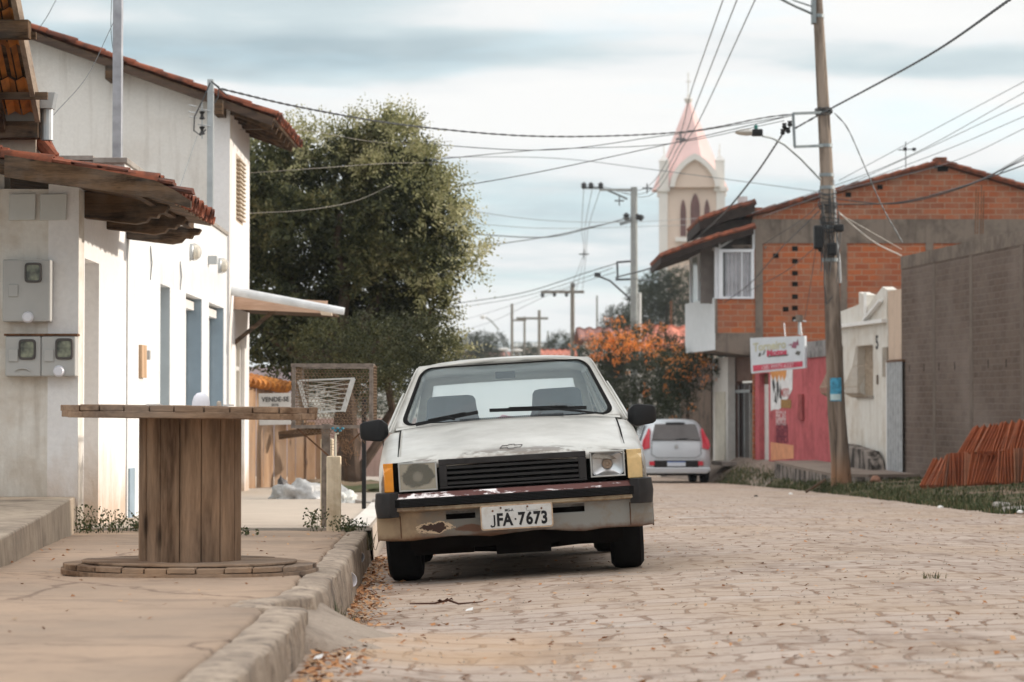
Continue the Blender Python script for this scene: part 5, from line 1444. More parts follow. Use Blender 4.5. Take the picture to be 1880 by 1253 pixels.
# ------------------------------------------------------------------ right-hand side
UF = Vector((-.12, 1, 0)).normalized(); NF = Vector((-1, -.12, 0)).normalized()   # along / outward of the right frontage
def FY(px):
    q = (px-940)/FPX; return 44 + (7.09 - 44*q)/(q + .12)
def onF(px, py, out=0):
    Y = FY(px); p = P(px, py, Y); return Vector((FX(Y), Y, p.z)) + NF*out
def fl(Y): return (Y - 44)/UF.y        # distance along the frontage from Y=44
M['block'] = bricks('grey_block', (.15, .11, .088), (.10, .074, .06), (.20, .16, .135), .24, .105, .012, (.25, .205, .18), .6, 1.0, (0, 0), .35)
M['brick_red'] = bricks('red_hollow_brick', (.47, .135, .05), (.31, .08, .036), (.40, .26, .18), .34, .135, .013, (.26, .13, .09), .65, .6, (0, .05), .2)
M['brick_dark'] = bricks('red_hollow_brick_b', (.40, .12, .052), (.23, .07, .036), (.36, .25, .18), .34, .135, .013, (.28, .18, .13), .45, .6, (.1, .12), .3)
M['cem'] = plaster('grey_cement', (.215, .175, .145), (.08, .066, .055), .85, 1.5)
M['cream2'] = plaster('cream_house_wall', (.68, .66, .61), (.46, .38, .29), .6, 1.2)
M['pink'] = plaster('pink_shop_wall', (.50, .125, .135), (.24, .055, .06), .7, 1.6)

# grey block wall
t = thing('block_wall', 'tall bare grey block boundary wall with whitish streaks', 'wall', (FX(38), 38, -.2))
o = Vector((FX(44.0), 44.0, 0))
m = MB(); m.wall(o, -UF, NF, 24.6, -.9, 3.70, .18, ())  # near end lengthened out of view to shade the road
m.build('blockwork', M['block'], t)
m = MB()
m.obox(o + NF*.012 + Vector((0, 0, 3.50)) , -UF*24.6, -NF*.2, (0, 0, .225)); m.build('top_course', M['cem'], t)
m = MB()
for u in (1.95, 4.05, 6.6, 9.4):
    q = o - UF*u + NF*.006; m.obox(q + Vector((0, 0, -.4)), -UF*.16, -NF*.03, (0, 0, 3.9))
m.build('pilaster', plaster('streaked_cement', (.19, .155, .13), (.12, .095, .078), .9, 3), t)
m = MB()
for k in range(7): q = o - UF*(.5 + .9*k) + Vector((0, 0, 1.62)); m.obox(q + NF*.004, -UF*.03, -NF*.05, (0, 0, .13))
m.build('weep_hole', M['dark'], t)
m = MB()
for (px, h) in ((1792, .75), (1796, .7), (1802, .8), (1806, .7)): p = onF(px, 430); m.tube([p, p + Vector((.02, 0, h))], .009, 5)
m.build('steel_rod', M['rust'], t)

# white house
t = thing('cream_house', 'small white street house with a bulging window grille and stained foot', 'house', (FX(46), 46, -.2))
YH = 44.85; o = Vector((FX(YH), YH, 0)); fl = lambda Y: (Y - YH)/UF.y
w1 = (fl(FY(1603)), fl(FY(1574)), P(0, 727, 46).z, P(0, 634, 46).z)
w2 = (fl(FY(1548)), fl(FY(1530)), P(0, 727, 47.5).z, P(0, 634, 47.5).z)
m = MB(); m.wall(o, UF, NF, 4.23, -.9, 2.62, .2, [w1, w2])
m.build('wall', M['cream2'], t)
# parapet with a broken pediment line
m = MB()
z0 = 2.62; pts = [(-.12, 0), (.1, 0), (.1, .55), (.4, .62), (1.45, .30), (1.57, .27), (1.57, .52), (2.1, .60), (2.1, .36), (3.4, .28), (4.2, .28), (4.2, 0)]
m = MB(); m.prism([o + UF*u - NF*.0 + Vector((0, 0, z0 + z)) for u, z in pts[1:]] + [], -NF*.2); m.build('parapet', M['cream2'], t)
MB().obox(o + UF*.1 + NF*.10 + Vector((0, 0, 2.56)), UF*4.1, -NF*.12, (0, 0, .07)).build('cornice', M['white'], t)
MB().obox(o - UF*.86 - NF*.0 + Vector((0, 0, 1.86)), UF*.9, -NF*.2, (0, 0, 1.28)).build('side_block', plaster('peach_wall', (.60, .47, .37), (.4, .3, .23), .6, 1), t)
m = MB(); m.beam(o + UF*.35 + NF*.05 + Vector((0, 0, 2.98)), o + UF*1.5 + NF*.05 + Vector((0, 0, 2.66)), .08, .05); m.beam(o + UF*1.5 + NF*.04 + Vector((0, 0, 3.18)), o + UF*1.5 + NF*.04 + Vector((0, 0, 2.66)), .06, .05, (1, 0, 0)); m.build('moulding', M['white'], t)
M['winback'] = simple('curtain_beige', (.36, .29, .22), .9, var=.3, scale=14)
for wi, w in enumerate((w1, w2)):
    fr = MB().obox(o + UF*w[0] - NF*.15 + Vector((0, 0, w[2])), UF*(w[1]-w[0]), -NF*.02, (0, 0, w[3]-w[2])).build('window', M['winback'], t)
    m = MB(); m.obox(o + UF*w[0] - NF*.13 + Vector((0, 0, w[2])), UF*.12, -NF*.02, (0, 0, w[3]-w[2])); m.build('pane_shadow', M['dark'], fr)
    g = MB(); n = 9
    for k in range(n):
        u = lerp(w[0]+.01, w[1]-.01, k/(n-1)); q = o + UF*u
        pts = [q + NF*(.02+d) + Vector((0, 0, lerp(w[3]-.02, w[2]+.0, s_))) for s_, d in ((0, .0), (.15, .02), (.4, .07), (.65, .17), (.82, .26), (.94, .24), (1.02, .10), (1.03, 0))]
        g.tube(pts, .0085, 4, False)
    for s_, d in ((.0, 0), (.4, .07), (.82, .26)): g.tube([o + UF*w[0] + NF*(.02+d) + Vector((0, 0, lerp(w[3], w[2], s_))), o + UF*w[1] + NF*(.02+d) + Vector((0, 0, lerp(w[3], w[2], s_)))], .008, 4, False)
    g.build('window_grille', simple('grille_cream', (.38, .31, .24), .7, .2, .3, 30), fr)
    m = MB(); m.obox(o + UF*(w[0]-.03) + NF*.03 + Vector((0, 0, w[2]-.05)), UF*(w[1]-w[0]+.06), -NF*.1, (0, 0, .05)); m.build('sill', M['conc'], fr)
q = onF(1611, 630, .012); m = MB(); add_text(m, '5', q, -UF, (0, 0, 1), .36, .008, 1.1); m.build('house_number', M['black'], t)
MB().obox(onF(1613, 706, .0), UF*.06, NF*.03, (0, 0, .18)).build('door_bell', M['cem'], t)
MB().obox(o + UF*.02 + NF*.005 + Vector((0, 0, 1.55)), UF*.3, NF*.03, (0, 0, .55)).build('meter_recess', plaster('stained_recess', (.36, .32, .27), (.15, .12, .1), .8, 3), t)
# stained buttress at its foot
m = MB(); m.prism([o + UF*u + NF*.05 + Vector((0, 0, z)) for u, z in ((.02, -.6), (.05, -.28), (.2, -.02), (.45, .16), (1.4, .22), (2.3, .28), (2.3, -.6))], NF*.28)
b = NB('black_stained_cement')
c = b.mix(b.ramp(b.noise(3.2, 6, .65, .3, (1.6, 1.6, .45)), [(.42, 0), (.56, 1)]), (.25, .215, .19), (.035, .029, .025))
b.bump(b.noise(9, 5), .5, .03); M['stain'] = b.done(c, .95)
m.build('foot_buttress', M['stain'], t, bevel=.02)
# corrugated gate between house and block wall
t = thing('metal_gate', 'tall grey corrugated metal gate between the white house and block wall', 'gate', (FX(43.7), 43.7, -.3))
m = MB(); a = onF(1662, 870); c_ = onF(1632.5, 870); L = (c_ - a).length; n = 26; z0, z1 = -.40, 1.83
vs = []
for k in range(n+1):
    u = L*k/n; q = Vector((a.x, a.y, 0)) + UF*u + NF*(.03 + (.03 if k % 4 < 2 else 0)); vs += [q + Vector((0, 0, z0)), q + Vector((0, 0, z1))]
m.add(vs, [(2*i, 2*i+2, 2*i+3, 2*i+1) for i in range(n)]); m.build('sheet', simple('grey_sheet', (.36, .37, .38), .45, .35, .2, 8), t)
MB().obox(Vector((a.x, a.y, z1-.02)), UF*L, NF*.06, (0, 0, .04)).build('top_rail', M['rust'], t)
m = MB().obox(Vector((a.x, a.y, z1-.02)) - NF*.03, UF*L, -NF*.06, (0, 0, .05)); bpy.data.materials['peach_wall']; m.build('lintel', M['rust'], t)
m = MB().obox(Vector((a.x, a.y, -.45)) + UF*L, UF*.05, NF*.05, (0, 0, 2.3)); m.build('post', M['white'], t)

# raised terrace in front of house and shop
t = thing('terrace', 'low raised cement terrace with black-stained front in front of the white house', 'terrace', (5.9, 46, -.4))
pts = [Vector((5.44, 50.2, -.13)), Vector((5.56, 46.5, -.17)), Vector((5.74, 43.4, -.20)), Vector((6.3, 42.75, -.20)), Vector((7.22, 42.9, -.20)), Vector((FX(44), 44, -.19)), Vector((FX(50.4), 50.4, -.12))]
top = MB().prism([p - Vector((0, 0, .05)) for p in pts], (0, 0, .05)); 
top.v = top.v; top.build('top', plaster('terrace_top', (.22, .175, .145), (.12, .095, .08), .6, 1.6, False), t)
m = MB()
for a, c_ in zip(pts[:5], pts[1:5]):
    n_ = Vector((c_.y-a.y, -(c_.x-a.x), 0)).normalized()
    if n_.x > 0 and n_.y > 0: n_ = -n_
    m.obox(a + Vector((0, 0, -.42)), c_ - a, Vector((.07, .07, 0)), (0, 0, .368))
m.build('front', M['stain'], t)

# pink shop
t = thing('pink_shop', 'single-storey pink painted shop with a painted panel beside its door', 'shop building', (FX(53), 53, -.2))
oY = 49.05; o = Vector((FX(oY), oY, 0)); uf = lambda px: (FY(px) - oY)/UF.y
LS = uf(1386)
dr = (uf(1411), uf(1394), -.35, 1.75)
pk = (uf(1476.5), uf(1469), P(0, 772, 50.6).z, P(0, 724, 50.6).z)
m = MB(); m.wall(o, UF, NF, LS, -.9, 2.02, .2, [dr])
m.build('wall', M['pink'], t)
MB().obox(o + Vector((0, 0, 2.02)) + NF*.04, UF*LS, -NF*.8, (0, 0, .34)).build('roof_slab', plaster('mouldy_slab', (.28, .27, .265), (.04, .038, .035), .9, 1.6), t)
MB().obox(o + UF*dr[0] - NF*.12 + Vector((0, 0, dr[2])), UF*(dr[1]-dr[0]), -NF*.03, (0, 0, 1.85)).build('door', simple('pale_door', (.58, .57, .54), .6), t)
MB().obox(o + UF*dr[0] - NF*.12 + Vector((0, 0, 1.5)), UF*(dr[1]-dr[0]), -NF*.2, (0, 0, .25)).build('transom', simple('brown_transom', (.12, .07, .04), .8, var=.5), t)
m = MB(); m.obox(o + UF*pk[0] - NF*.0 + Vector((0, 0, pk[2])), UF*(pk[1]-pk[0]), NF*.05, (0, 0, pk[3]-pk[2])); m.build('wall_niche', simple('dark_pink', (.28, .07, .07), .9, var=.3), t)
# painted panel: white swoosh, figures and lines of writing
def Fp(px, py, out): return onF(px, py, out)
def panel(m, pts, out): m.add([Fp(a, b_, out) for a, b_ in pts], [tuple(range(len(pts)))])
def paint(name, polys, mat, out, lab=None):
    m = MB()
    for pl_ in polys: panel(m, pl_, out)
    o_ = m.build(name, mat, t)
    if lab: o_['label'] = lab
    return o_
paint('painted_panel', [[(1415, 755), (1415, 672), (1456, 670), (1455, 715), (1449, 728), (1438, 745), (1430, 753), (1422, 752)]], simple('panel_white', (.68, .68, .68), .7), .006, 'painted advertising panel, white swoosh')
paint('painted_panel', [[(1415, 686), (1415, 678), (1445, 676), (1444, 690), (1440, 700), (1437, 690), (1434, 700), (1431, 688), (1427, 702), (1424, 690), (1420, 700)]], simple('panel_orange', (.60, .27, .09), .8), .009)
paint('painted_panel', [[(1418, 700), (1421, 695), (1424, 710), (1421, 724)], [(1426, 704), (1429, 698), (1431, 716), (1428, 738)], [(1422, 738), (1425, 715), (1427, 742)], [(1431, 730), (1433, 704), (1436, 735)]], M['black'], .009)
m = MB(); add_text(m, 'MOTO', Fp(1442, 722, .012), -UF, (0, 0, 1), .26, .004, 1.0); m.build('lettering', simple('letter_rose', (.50, .16, .16), .8), t)
paint('painted_panel', [[(1434, 749), (1434, 734), (1453, 734), (1453, 750)]], simple('panel_ochre', (.30, .17, .06), .8, var=.4, scale=20), .010)
paint('painted_panel', [[(1415, 846), (1415, 812), (1457, 818), (1457, 842)]], simple('panel_peach', (.58, .27, .15), .85), .006)
m = MB()
for (py, sz, w_, txt) in ((765, .30, 0, 'PEÇAS'), ):
    add_text(m, txt, Fp(1434, py, .009), -UF, (0, 0, 1), sz, .01, 1.15); add_text(m, 'MOTOS', Fp(1434, 775, .009), -UF, (0, 0, 1), .22, .01, 1.25)
m.build('lettering', simple('letter_pale', (.62, .42, .42), .8), t)
m = MB()
for (py, txt, a) in ((785, 'OFICINA', 0), (797, 'SERVIÇO', 0), (808, 'RETÍFICA', 0)): add_text(m, txt, Fp(1436, py, .009), -UF, (0, 0, 1), .20, .006, 1.45)
m.build('lettering', simple('letter_wine', (.17, .04, .06), .8), t)
# shop sign
t = thing('shop_sign', 'white rectangular shop sign with a red phone strip hung from the cement slab', 'sign', P(1428, 650, 49.6))
Ys = 49.3
A_ = P(1379, 686, Ys+1.0); B2 = P(1478, 676, Ys); C_ = P(1477, 617, Ys); D_ = P(1377, 621, Ys+1.0)
ex = (B2 - A_).normalized(); ez = Vector((0, 0, 1)); wS = (B2-A_).length; hS = C_.z - B2.z
nS = ex.cross(ez).normalized()     # towards the camera
MB().add([A_, B2, C_, D_] + [p - nS*.07 for p in (A_, B2, C_, D_)], [(0, 1, 2, 3), (7, 6, 5, 4), (0, 4, 5, 1), (1, 5, 6, 2), (2, 6, 7, 3), (3, 7, 4, 0)]).build('panel', simple('sign_panel', (.58, .62, .66), .5, var=.05), t)
def S(u, v, e=.004): return A_.lerp(B2, u).lerp(D_.lerp(C_, u), v) + nS*e
m = MB(); m.quad(S(.04, .05), S(.96, .05), S(.96, .22), S(.04, .22)); m.build('phone_strip', simple('strip_red', (.50, .05, .09), .6), t)
m = MB(); add_text(m, '(38) 99971-6337', S(.5, .125, .008), ex, ez, .125, .002, 1.0); m.build('phone_number', simple('strip_pink', (.66, .42, .46), .6), t)
m = MB(); add_text(m, 'Torneiro', S(.36, .74, .008), ex, ez, .235, .006, 1.0); m.build('lettering', simple('letter_cream', (.50, .49, .34), .6), t)
m = MB(); add_text(m, 'Motos', S(.49, .535, .008), ex, ez, .17, .008, 1.2); m.build('lettering', simple('letter_red', (.50, .05, .10), .6), t)
m = MB(); m.quad(S(.33, .42), S(.68, .42), S(.72, .46), S(.30, .46)); m.quad(S(.14, .46), S(.19, .46), S(.20, .56), S(.17, .57)); m.quad(S(.22, .50), S(.25, .50), S(.29, .64), S(.27, .64)); m.quad(S(.30, .52), S(.33, .52), S(.36, .62), S(.33, .62)); m.quad(S(.82, .46), S(.90, .40), S(.93, .52), S(.86, .55)); m.build('drawing', simple('sign_dark', (.09, .09, .08), .6), t)
m = MB(); m.quad(S(.76, .66), S(.84, .62), S(.88, .8), S(.80, .84)); m.quad(S(.70, .74), S(.77, .72), S(.77, .78)); m.quad(S(.84, .76), S(.9, .7), S(.88, .92)); m.build('drawing', simple('sign_plum', (.28, .1, .15), .6), t)
m = MB(); m.tube([C_.lerp(D_, .35), C_.lerp(D_, .35) + Vector((0, .2, .28))], .012, 5); m.tube([C_.lerp(D_, .05), C_.lerp(D_, .05) + Vector((0, .2, .28))], .012, 5); m.build('bracket', M['metal'], t)
p = onF(1476, 615, .1)
t2 = thing('roof_antenna', 'small grey bracket standing on the mouldy slab above the shop sign', 'bracket', p)
m = MB(); m.tube([p, p + Vector((0, 0, .42))], .03, 6); m.tube([p + Vector((-.12, 0, .3)), p + Vector((.15, 0, .28))], .02, 5); m.build('stem', M['metal'], t2)
MB().box(p.x-.07, p.x+.07, p.y-.07, p.y+.07, p.z+.28, p.z+.42).build('head', M['cem'], t2)

# brick building
t = thing('brick_building', 'large two-storey bare red brick building with cement bands and shallow tiled gable', 'building', (5.62, 56.3, -.2))
YB = 56.3; xl = 5.62
rl = lambda x: (P(1385, 396, YB).z + (x - xl)*(P(1725, 303, YB).z - P(1385, 396, YB).z)/(P(1725, 0, YB).x - xl))
xp = P(1725, 0, YB).x; zp = rl(xp)
rr_ = lambda x: zp - (x-xp)*(P(0, 303, YB).z - P(0, 348, YB).z)/(P(1880, 0, YB).x - xp)
bz0, bz1 = P(0, 447, YB).z, P(0, 403, YB).z
m = MB(); m.wall((xl, YB, 0), (1, 0, 0), (0, -1, 0), 10.6, -.9, bz0, .25, ()); m.build('wall', M['brick_red'], t)
N_ = 24; m = MB()
xsb = [xl + 10.6*i/N_ for i in range(N_+1)] ; xsb = sorted(set(xsb + [xp]))
tz = lambda x: rl(x) if x < xp else rr_(x)
front = [Vector((x, YB, bz1)) for x in xsb]; topv = [Vector((x, YB, max(bz1, tz(x)-.03))) for x in xsb]
m.prism(front + topv[::-1], (0, .25, 0)); m.build('wall', M['brick_dark'], t)
m = MB(); m.box(xl-.03, xl+10.6, YB-.03, YB+.25, bz0, bz1); m.build('cement_band', M['cem'], t)
m = MB()
for (pa, pb) in ((1385, 1399), (1541, 1553), (1697, 1711)):
    m.box(P(pa, 0, YB).x, P(pb, 0, YB).x, YB-.028, YB+.0, -.5, bz0)
m.build('cement_column', M['cem'], t)
for (px, py) in [(1460, y_) for y_ in (437, 457, 480, 502, 522, 545, 566, 586)] + [(1558, 358), (1616, 344), (1727, 305), (1732, 311), (1425, 470), (1443, 568)]:
    p = P(px, py, YB); w = .075 if px < 1700 else .14; MB().box(p.x-w, p.x+w*.8, YB-.004, YB+.05, p.z-.055, p.z+.055).build('brick_hole', M['dark'], t)
m = MB(); m.wall((xl, YB+.25, 0), UF, NF, 6.0, 2.35, bz1+.3, .25, ()); m.build('wall', M['brick_dark'], t)
# roof
m = MB(); rt0 = Vector((xl-.15, YB-.12, rl(xl-.15)+.0)); rp = Vector((xp, YB-.12, zp+.02)); re = Vector((P(1960, 0, YB).x, YB-.12, rr_(P(1960, 0, YB).x)))
m.add([rt0, rp, rp + Vector((0, 8, 0)), rt0 + Vector((0, 8, 0)), re, re + Vector((0, 8, 0))], [(0, 1, 2, 3), (1, 4, 5, 2)])
ro = m.build('roof', M['tile'], t); md = ro.modifiers.new('s', 'SOLIDIFY'); md.thickness = .05; md.offset = 1
m = MB(); r = random.Random(3)
for (a, c_) in ((rt0, rp), (rp, re)):
    n = int((c_-a).length/.33)
    for k in range(n):
        q = a.lerp(c_, k/n); q2 = a.lerp(c_, (k+1.1)/n); m.tube([q + Vector((0, .02, .05)), q2 + Vector((0, .02, .075))], .055, 6)
m.build('verge_tile', M['tile'], ro)
MB().box(xp-.14, xp+.12, YB-.2, YB+.3, zp-.02, zp+.16).build('ridge_cap', M['tile'], ro)
# balcony block
xb = P(1312, 0, YB).x
zf0, zf1 = P(0, 645, YB).z, P(0, 612, YB).z
zw0, zw1 = P(0, 549, YB).z, P(0, 458, YB).z
bal = MB().box(xb, xl, YB-.0, YB+.12, zf1, zw0).build('balcony_wall', M['brick_red'], t)
MB().prism([Vector((xb, YB-.012, zf0)), Vector((xl+.1, YB-.012, zf0-.12)), Vector((xl+.1, YB-.012, zf1)), Vector((xb, YB-.012, zf1))], (0, 3.5, 0)).build('floor_slab', M['cem'], bal)
o = Vector((xb - .004, YB, 0))
m = MB(); m.obox(o + Vector((0, 0, zf0+.03)) + NF*.01, UF*3.62, -NF*.12, (0, 0, zw0 - zf0)); 
m.build('white_parapet', simple('white_parapet', (.66, .69, .71), .7, var=.05), bal)
MB().box(xb-.012, xb+.05, YB-.02, YB+.14, zf1, zw0).build('corner_post', M['cem'], bal)
# window with curtain, white frame
wx0, wx1 = P(1318, 0, YB).x, P(1383, 0, YB).x
fr = MB(); T_ = .07
fr.box(wx0, wx1, YB-.05, YB+.05, zw1-T_, zw1); fr.box(wx0, wx1, YB-.05, YB+.05, zw0, zw0+T_*.7); fr.box(wx0, wx0+.1, YB-.05, YB+.05, zw0+T_*.7, zw1-T_); fr.box(wx1-.07, wx1, YB-.05, YB+.05, zw0+T_*.7, zw1-T_); fr.box(wx1-.30, wx1-.27, YB-.04, YB+.04, zw0+T_*.7, zw1-T_)
wf = fr.build('window', simple('window_white', (.70, .72, .76), .5, var=.04), t)
m = MB()
n = 24; vs = []
for k in range(n+1):
    x = lerp(wx0+.16, wx1-.07, k/n); vs += [(x, YB+.04 + .03*sin(k*1.7), zw0+.04), (x, YB+.04 + .03*sin(k*1.7), zw1-T_)]
m.add(vs, [(2*i, 2*i+2, 2*i+3, 2*i+1) for i in range(n)]); m.build('curtain', simple('curtain_lilac', (.52, .48, .52), .85, var=.12), wf)
m = MB(); m.quad((wx0+.1, YB+.02, zw0+.04), (wx1-.07, YB+.02, zw0+.04), (wx1-.07, YB+.02, zw1-T_), (wx0+.1, YB+.02, zw1-T_)); m.build('pane', M['glass2'], wf)
m = MB(); m.quad((wx0-.4, YB+.3, zw0-.1), (wx1, YB+.3, zw0-.1), (wx1, YB+.3, zw1+.7), (wx0-.4, YB+.3, zw1+.7)); m.build('room_back', simple('room_shade', (.15, .13, .12), .9), wf)
# side gallery of pale panes
m = MB()
for k in range(4): m.obox(o + UF*(1.0*k + .02) + Vector((0, 0, zw0)), UF*.09, -NF*.08, (0, 0, zw1-zw0-.1*0))
m.obox(o + Vector((0, 0, zw1-.02)), UF*3.6, -NF*.08, (0, 0, .07)); ga = m.build('gallery_frame', bpy.data.materials['window_white'], t)
m = MB()
for k in range(3): m.obox(o + UF*(1.0*k + .1) - NF*.04 + Vector((0, 0, zw0)), UF*.92, -NF*.01, (0, 0, zw1-zw0-.02))
m.build('pane', simple('pane_pale', (.42, .50, .52), .15, var=.2, scale=5), ga)
# little frieze above window
m = MB()
for k in range(9): m.box(wx0+.35+.09*k, wx0+.40+.09*k, YB-.03, YB+.0, zw1+.01, zw1+.07)
m.box(wx0+.3, wx1, YB-.03, YB, zw1+.07, zw1+.10); m.build('frieze', M['cem'], wf)
m = MB(); m.beam((wx0, YB-.02, zw1+.02), (xl+.02, YB-.02, zw1+.55), .05, .05); m.box(wx0, wx0+.05, YB-.04, YB+.02, zw1, zw1+.3); m.box(xl-.02, xl+.04, YB-.04, YB+.02, zw1, zw1+.55); m.build('eave_bracket', simple('pale_steel', (.48, .5, .52), .5), t)
# lower eave roof over the balcony and the main eave above
def eave(name, pts, th, depth):
    m = MB(); P3 = [P(px, py, Y) for px, py, Y in pts]
    rings = [[p, p + Vector((0, depth, 0)), p + Vector((0, depth, th)), p + Vector((0, 0, th))] for p in P3]
    m.loft(rings, True, True); o_ = m.build(name, simple('eave_timber', (.035, .025, .022), .8, var=.4), t, fix=True)
    n = MB()
    for a, c_ in zip(P3, P3[1:]):
        k = max(2, int((c_-a).length/.3))
        for i in range(k):
            q, q2 = a.lerp(c_, i/k), a.lerp(c_, (i+1.1)/k)
            for d in [0.0 + .22*j for j in range(int(depth/.22))]: n.tube([q + Vector((0, d+.05, th+.03)), q2 + Vector((0, d+.05, th+.05))], .075, 5)
    n.build('tiles', M['tile'], o_, smooth=50)
eave('lower_eave', [(1213, 484, 56.0), (1262, 466, 56.0), (1320, 447, 56.0), (1384, 430, 56.0)], .14, 4.2)
eave('upper_eave', [(1284, 424, 56.1), (1340, 404, 56.1), (1386, 392, 56.1)], .22, 4.0)
# plant pot hung in the gallery
p = o + UF*.55 + NF*.10; p.z = P(0, 548, 57).z
tp = thing('potted_plant', 'brown potted plant on the white balcony parapet', 'potted plant', p)
MB().lathe([(.06, 0), (.10, .06), (.06, .14), (.07, .26), (.16, .44), (.14, .44), (.05, .3)], 14, p).build('pot', simple('pot_brown', (.16, .06, .035), .6), tp, smooth=True)
m = MB(); r = random.Random(6)
for k in range(40):
    a = r.uniform(0, 6.28); L = r.uniform(.2, .75); q = p + Vector((0, 0, .42)); d = Vector((cos(a)*.16, sin(a)*.16, L)); s = Vector((-sin(a), cos(a), 0))*.03
    m.add([q, q + d*.6 + s, q + d, q + d*.6 - s], [(0, 1, 2, 3)])
m.build('foliage', simple('plant_dark', (.05, .055, .03), .8), tp)
# ground floor under the balcony
o3Y = 56.6; o3 = Vector((FX(o3Y), o3Y, 0)); g = lambda px: (FY(px)-o3Y)/UF.y
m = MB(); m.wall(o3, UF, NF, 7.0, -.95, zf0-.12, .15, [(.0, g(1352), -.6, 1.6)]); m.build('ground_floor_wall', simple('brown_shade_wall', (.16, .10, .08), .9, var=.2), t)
m = MB(); m.obox(o3 + UF*g(1352) + NF*.03 + Vector((0, 0, -.6)), UF*(g(1324)-g(1352)), NF*.18, (0, 0, zf0+.5)); m.build('pillar', simple('pillar_ivory', (.60, .57, .53), .8, var=.08), t)
m = MB(); m.obox(o3 + UF*(g(1348)) + NF*.215 + Vector((0, 0, -.55)), UF*(g(1330)-g(1348)), NF*.02, (0, 0, 1.9)); m.build('meter_cupboard', simple('cupboard_cream', (.50, .46, .38), .6), t)
dd = MB().obox(o3 + UF*.02 - NF*.06 + Vector((0, 0, -.55)), UF*(g(1352)-.04), -NF*.04, (0, 0, 2.1)).build('glass_door', simple('door_black', (.02, .018, .02), .15), t)
m = MB()
for k in (.03, .62, 1.25): m.obox(o3 + UF*k + Vector((0, 0, -.5)), UF*.03, NF*.01, (0, 0, 2.0))
m.obox(o3 + UF*.02 + Vector((0, 0, 1.32)), UF*1.6, NF*.012, (0, 0, .07)); m.build('frame', M['metal'], dd)
MB().obox(o3 + UF*.1 + NF*.3 + Vector((0, 0, -.4)), UF*1.3, NF*.35, (0, 0, .10)).build('threshold', M['conc'], t)
# antenna on the brick roof
p = P(1663, 308, 57.5)
ta = thing('roof_antenna', 'thin television antenna standing on the brick building roof', 'antenna', p)
m = MB(); m.tube([p, p + Vector((0, 0, .62))], .012, 5); m.tube([p + Vector((-.18, 0, .42)), p + Vector((.22, 0, .44))], .012, 5); m.build('mast', M['cable'], ta)
MB().box(p.x-.06, p.x+.02, p.y-.03, p.y+.03, p.z+.40, p.z+.48).build('clamp', M['black'], ta); MB().box(p.x+.16, p.x+.24, p.y-.03, p.y+.03, p.z+.40, p.z+.47).build('clamp', M['black'], ta)
p = P(1365, 388, 59.0)
tag(MB().box(p.x-.12, p.x+.1, 59, 59.3, p.z-.2, p.z+.36).build('roof_tank', simple('tank_pale', (.62, .60, .6), .8)), 'small pale block rising behind the upper eave of the brick building', 'roof block')

# stacked roof tiles
tm = MB(); n = 9; L = .52; w = .10
ra = [(w*cos(pi*k/(n-1)), w*.62*sin(pi*k/(n-1))) for k in range(n)]
inn = [(a*.86, c_*.80) for a, c_ in ra]
def tring(s, f): return [Vector((a*f, c_*f, s)) for a, c_ in ra] + [Vector((a*f, c_*f, s)) for a, c_ in reversed(inn)]
tm.loft([tring(0, 1), tring(L*.5, .93), tring(L, .86)], True, True)
M['tile_new'] = tilemat('fresh_clay_tile', [(.44, .125, .05), (.56, .19, .08), (.34, .10, .05)], .35, (.10, .06, .045))
b = NB('loose_clay_tile'); oi = b.n('ShaderNodeObjectInfo')
c = b.ramp(oi.outputs['Random'], [(0, (.33, .10, .05)), (.4, (.50, .17, .08)), (.7, (.40, .13, .07)), (.88, (.52, .27, .17)), (1, (.2, .1, .07))])
c = b.mix(b.math('MULTIPLY', b.ramp(b.noise(9, 6, .7), [(.5, 0), (.66, 1)]), .55), c, (.12, .075, .055)); b.bump(b.noise(40, 4), .25, .006)
M['loose_tile'] = b.done(c, .88)
proto = tm.build('roof_tile', M['loose_tile'], None, fix=True, smooth=50)
r = random.Random(21); a0, a1 = Vector((6.50, 38.1, 0)), Vector((7.92, 35.3, 0)); first = True
dirr = (a1-a0).normalized(); nn = 44
def place_tile(p, lean, yaw, lab, grp):
    global first
    o_ = proto if first else proto.copy()
    if not first: C.objects.link(o_)
    first = False
    o_.location = p; o_.rotation_euler = (r.uniform(-.06, .06) - .10, lean, yaw)
    tag(o_, lab, 'roof tile', grp)
for k in range(nn):
    f = (k + r.uniform(-.12, .12))/nn; p = a0.lerp(a1, f); p.z = right_z(p.x, p.y) - .01
    lean = .56 if k < 5 else .22 + .20*sin(k*.35) + r.uniform(-.06, .06)
    place_tile(p + Vector((0, r.uniform(-.02, .02), 0)), lean, R(20)+r.uniform(-.1, .1), 'orange clay roof tile leaning in the lower row of the pile', 'clay tiles in the lower row of the pile')
for k in range(32):
    f = .27 + .73*(k + r.uniform(-.12, .12))/32; p = a0.lerp(a1, f) + Vector((.08, .10, 0)); p.z = right_z(p.x, p.y) + .44
    lean = .62 - .25*min(1, k/22) + r.uniform(-.06, .06)
    place_tile(p, lean, R(20)+r.uniform(-.1, .1), 'orange clay roof tile leaning in the upper row of the pile', 'clay tiles in the upper row of the pile')
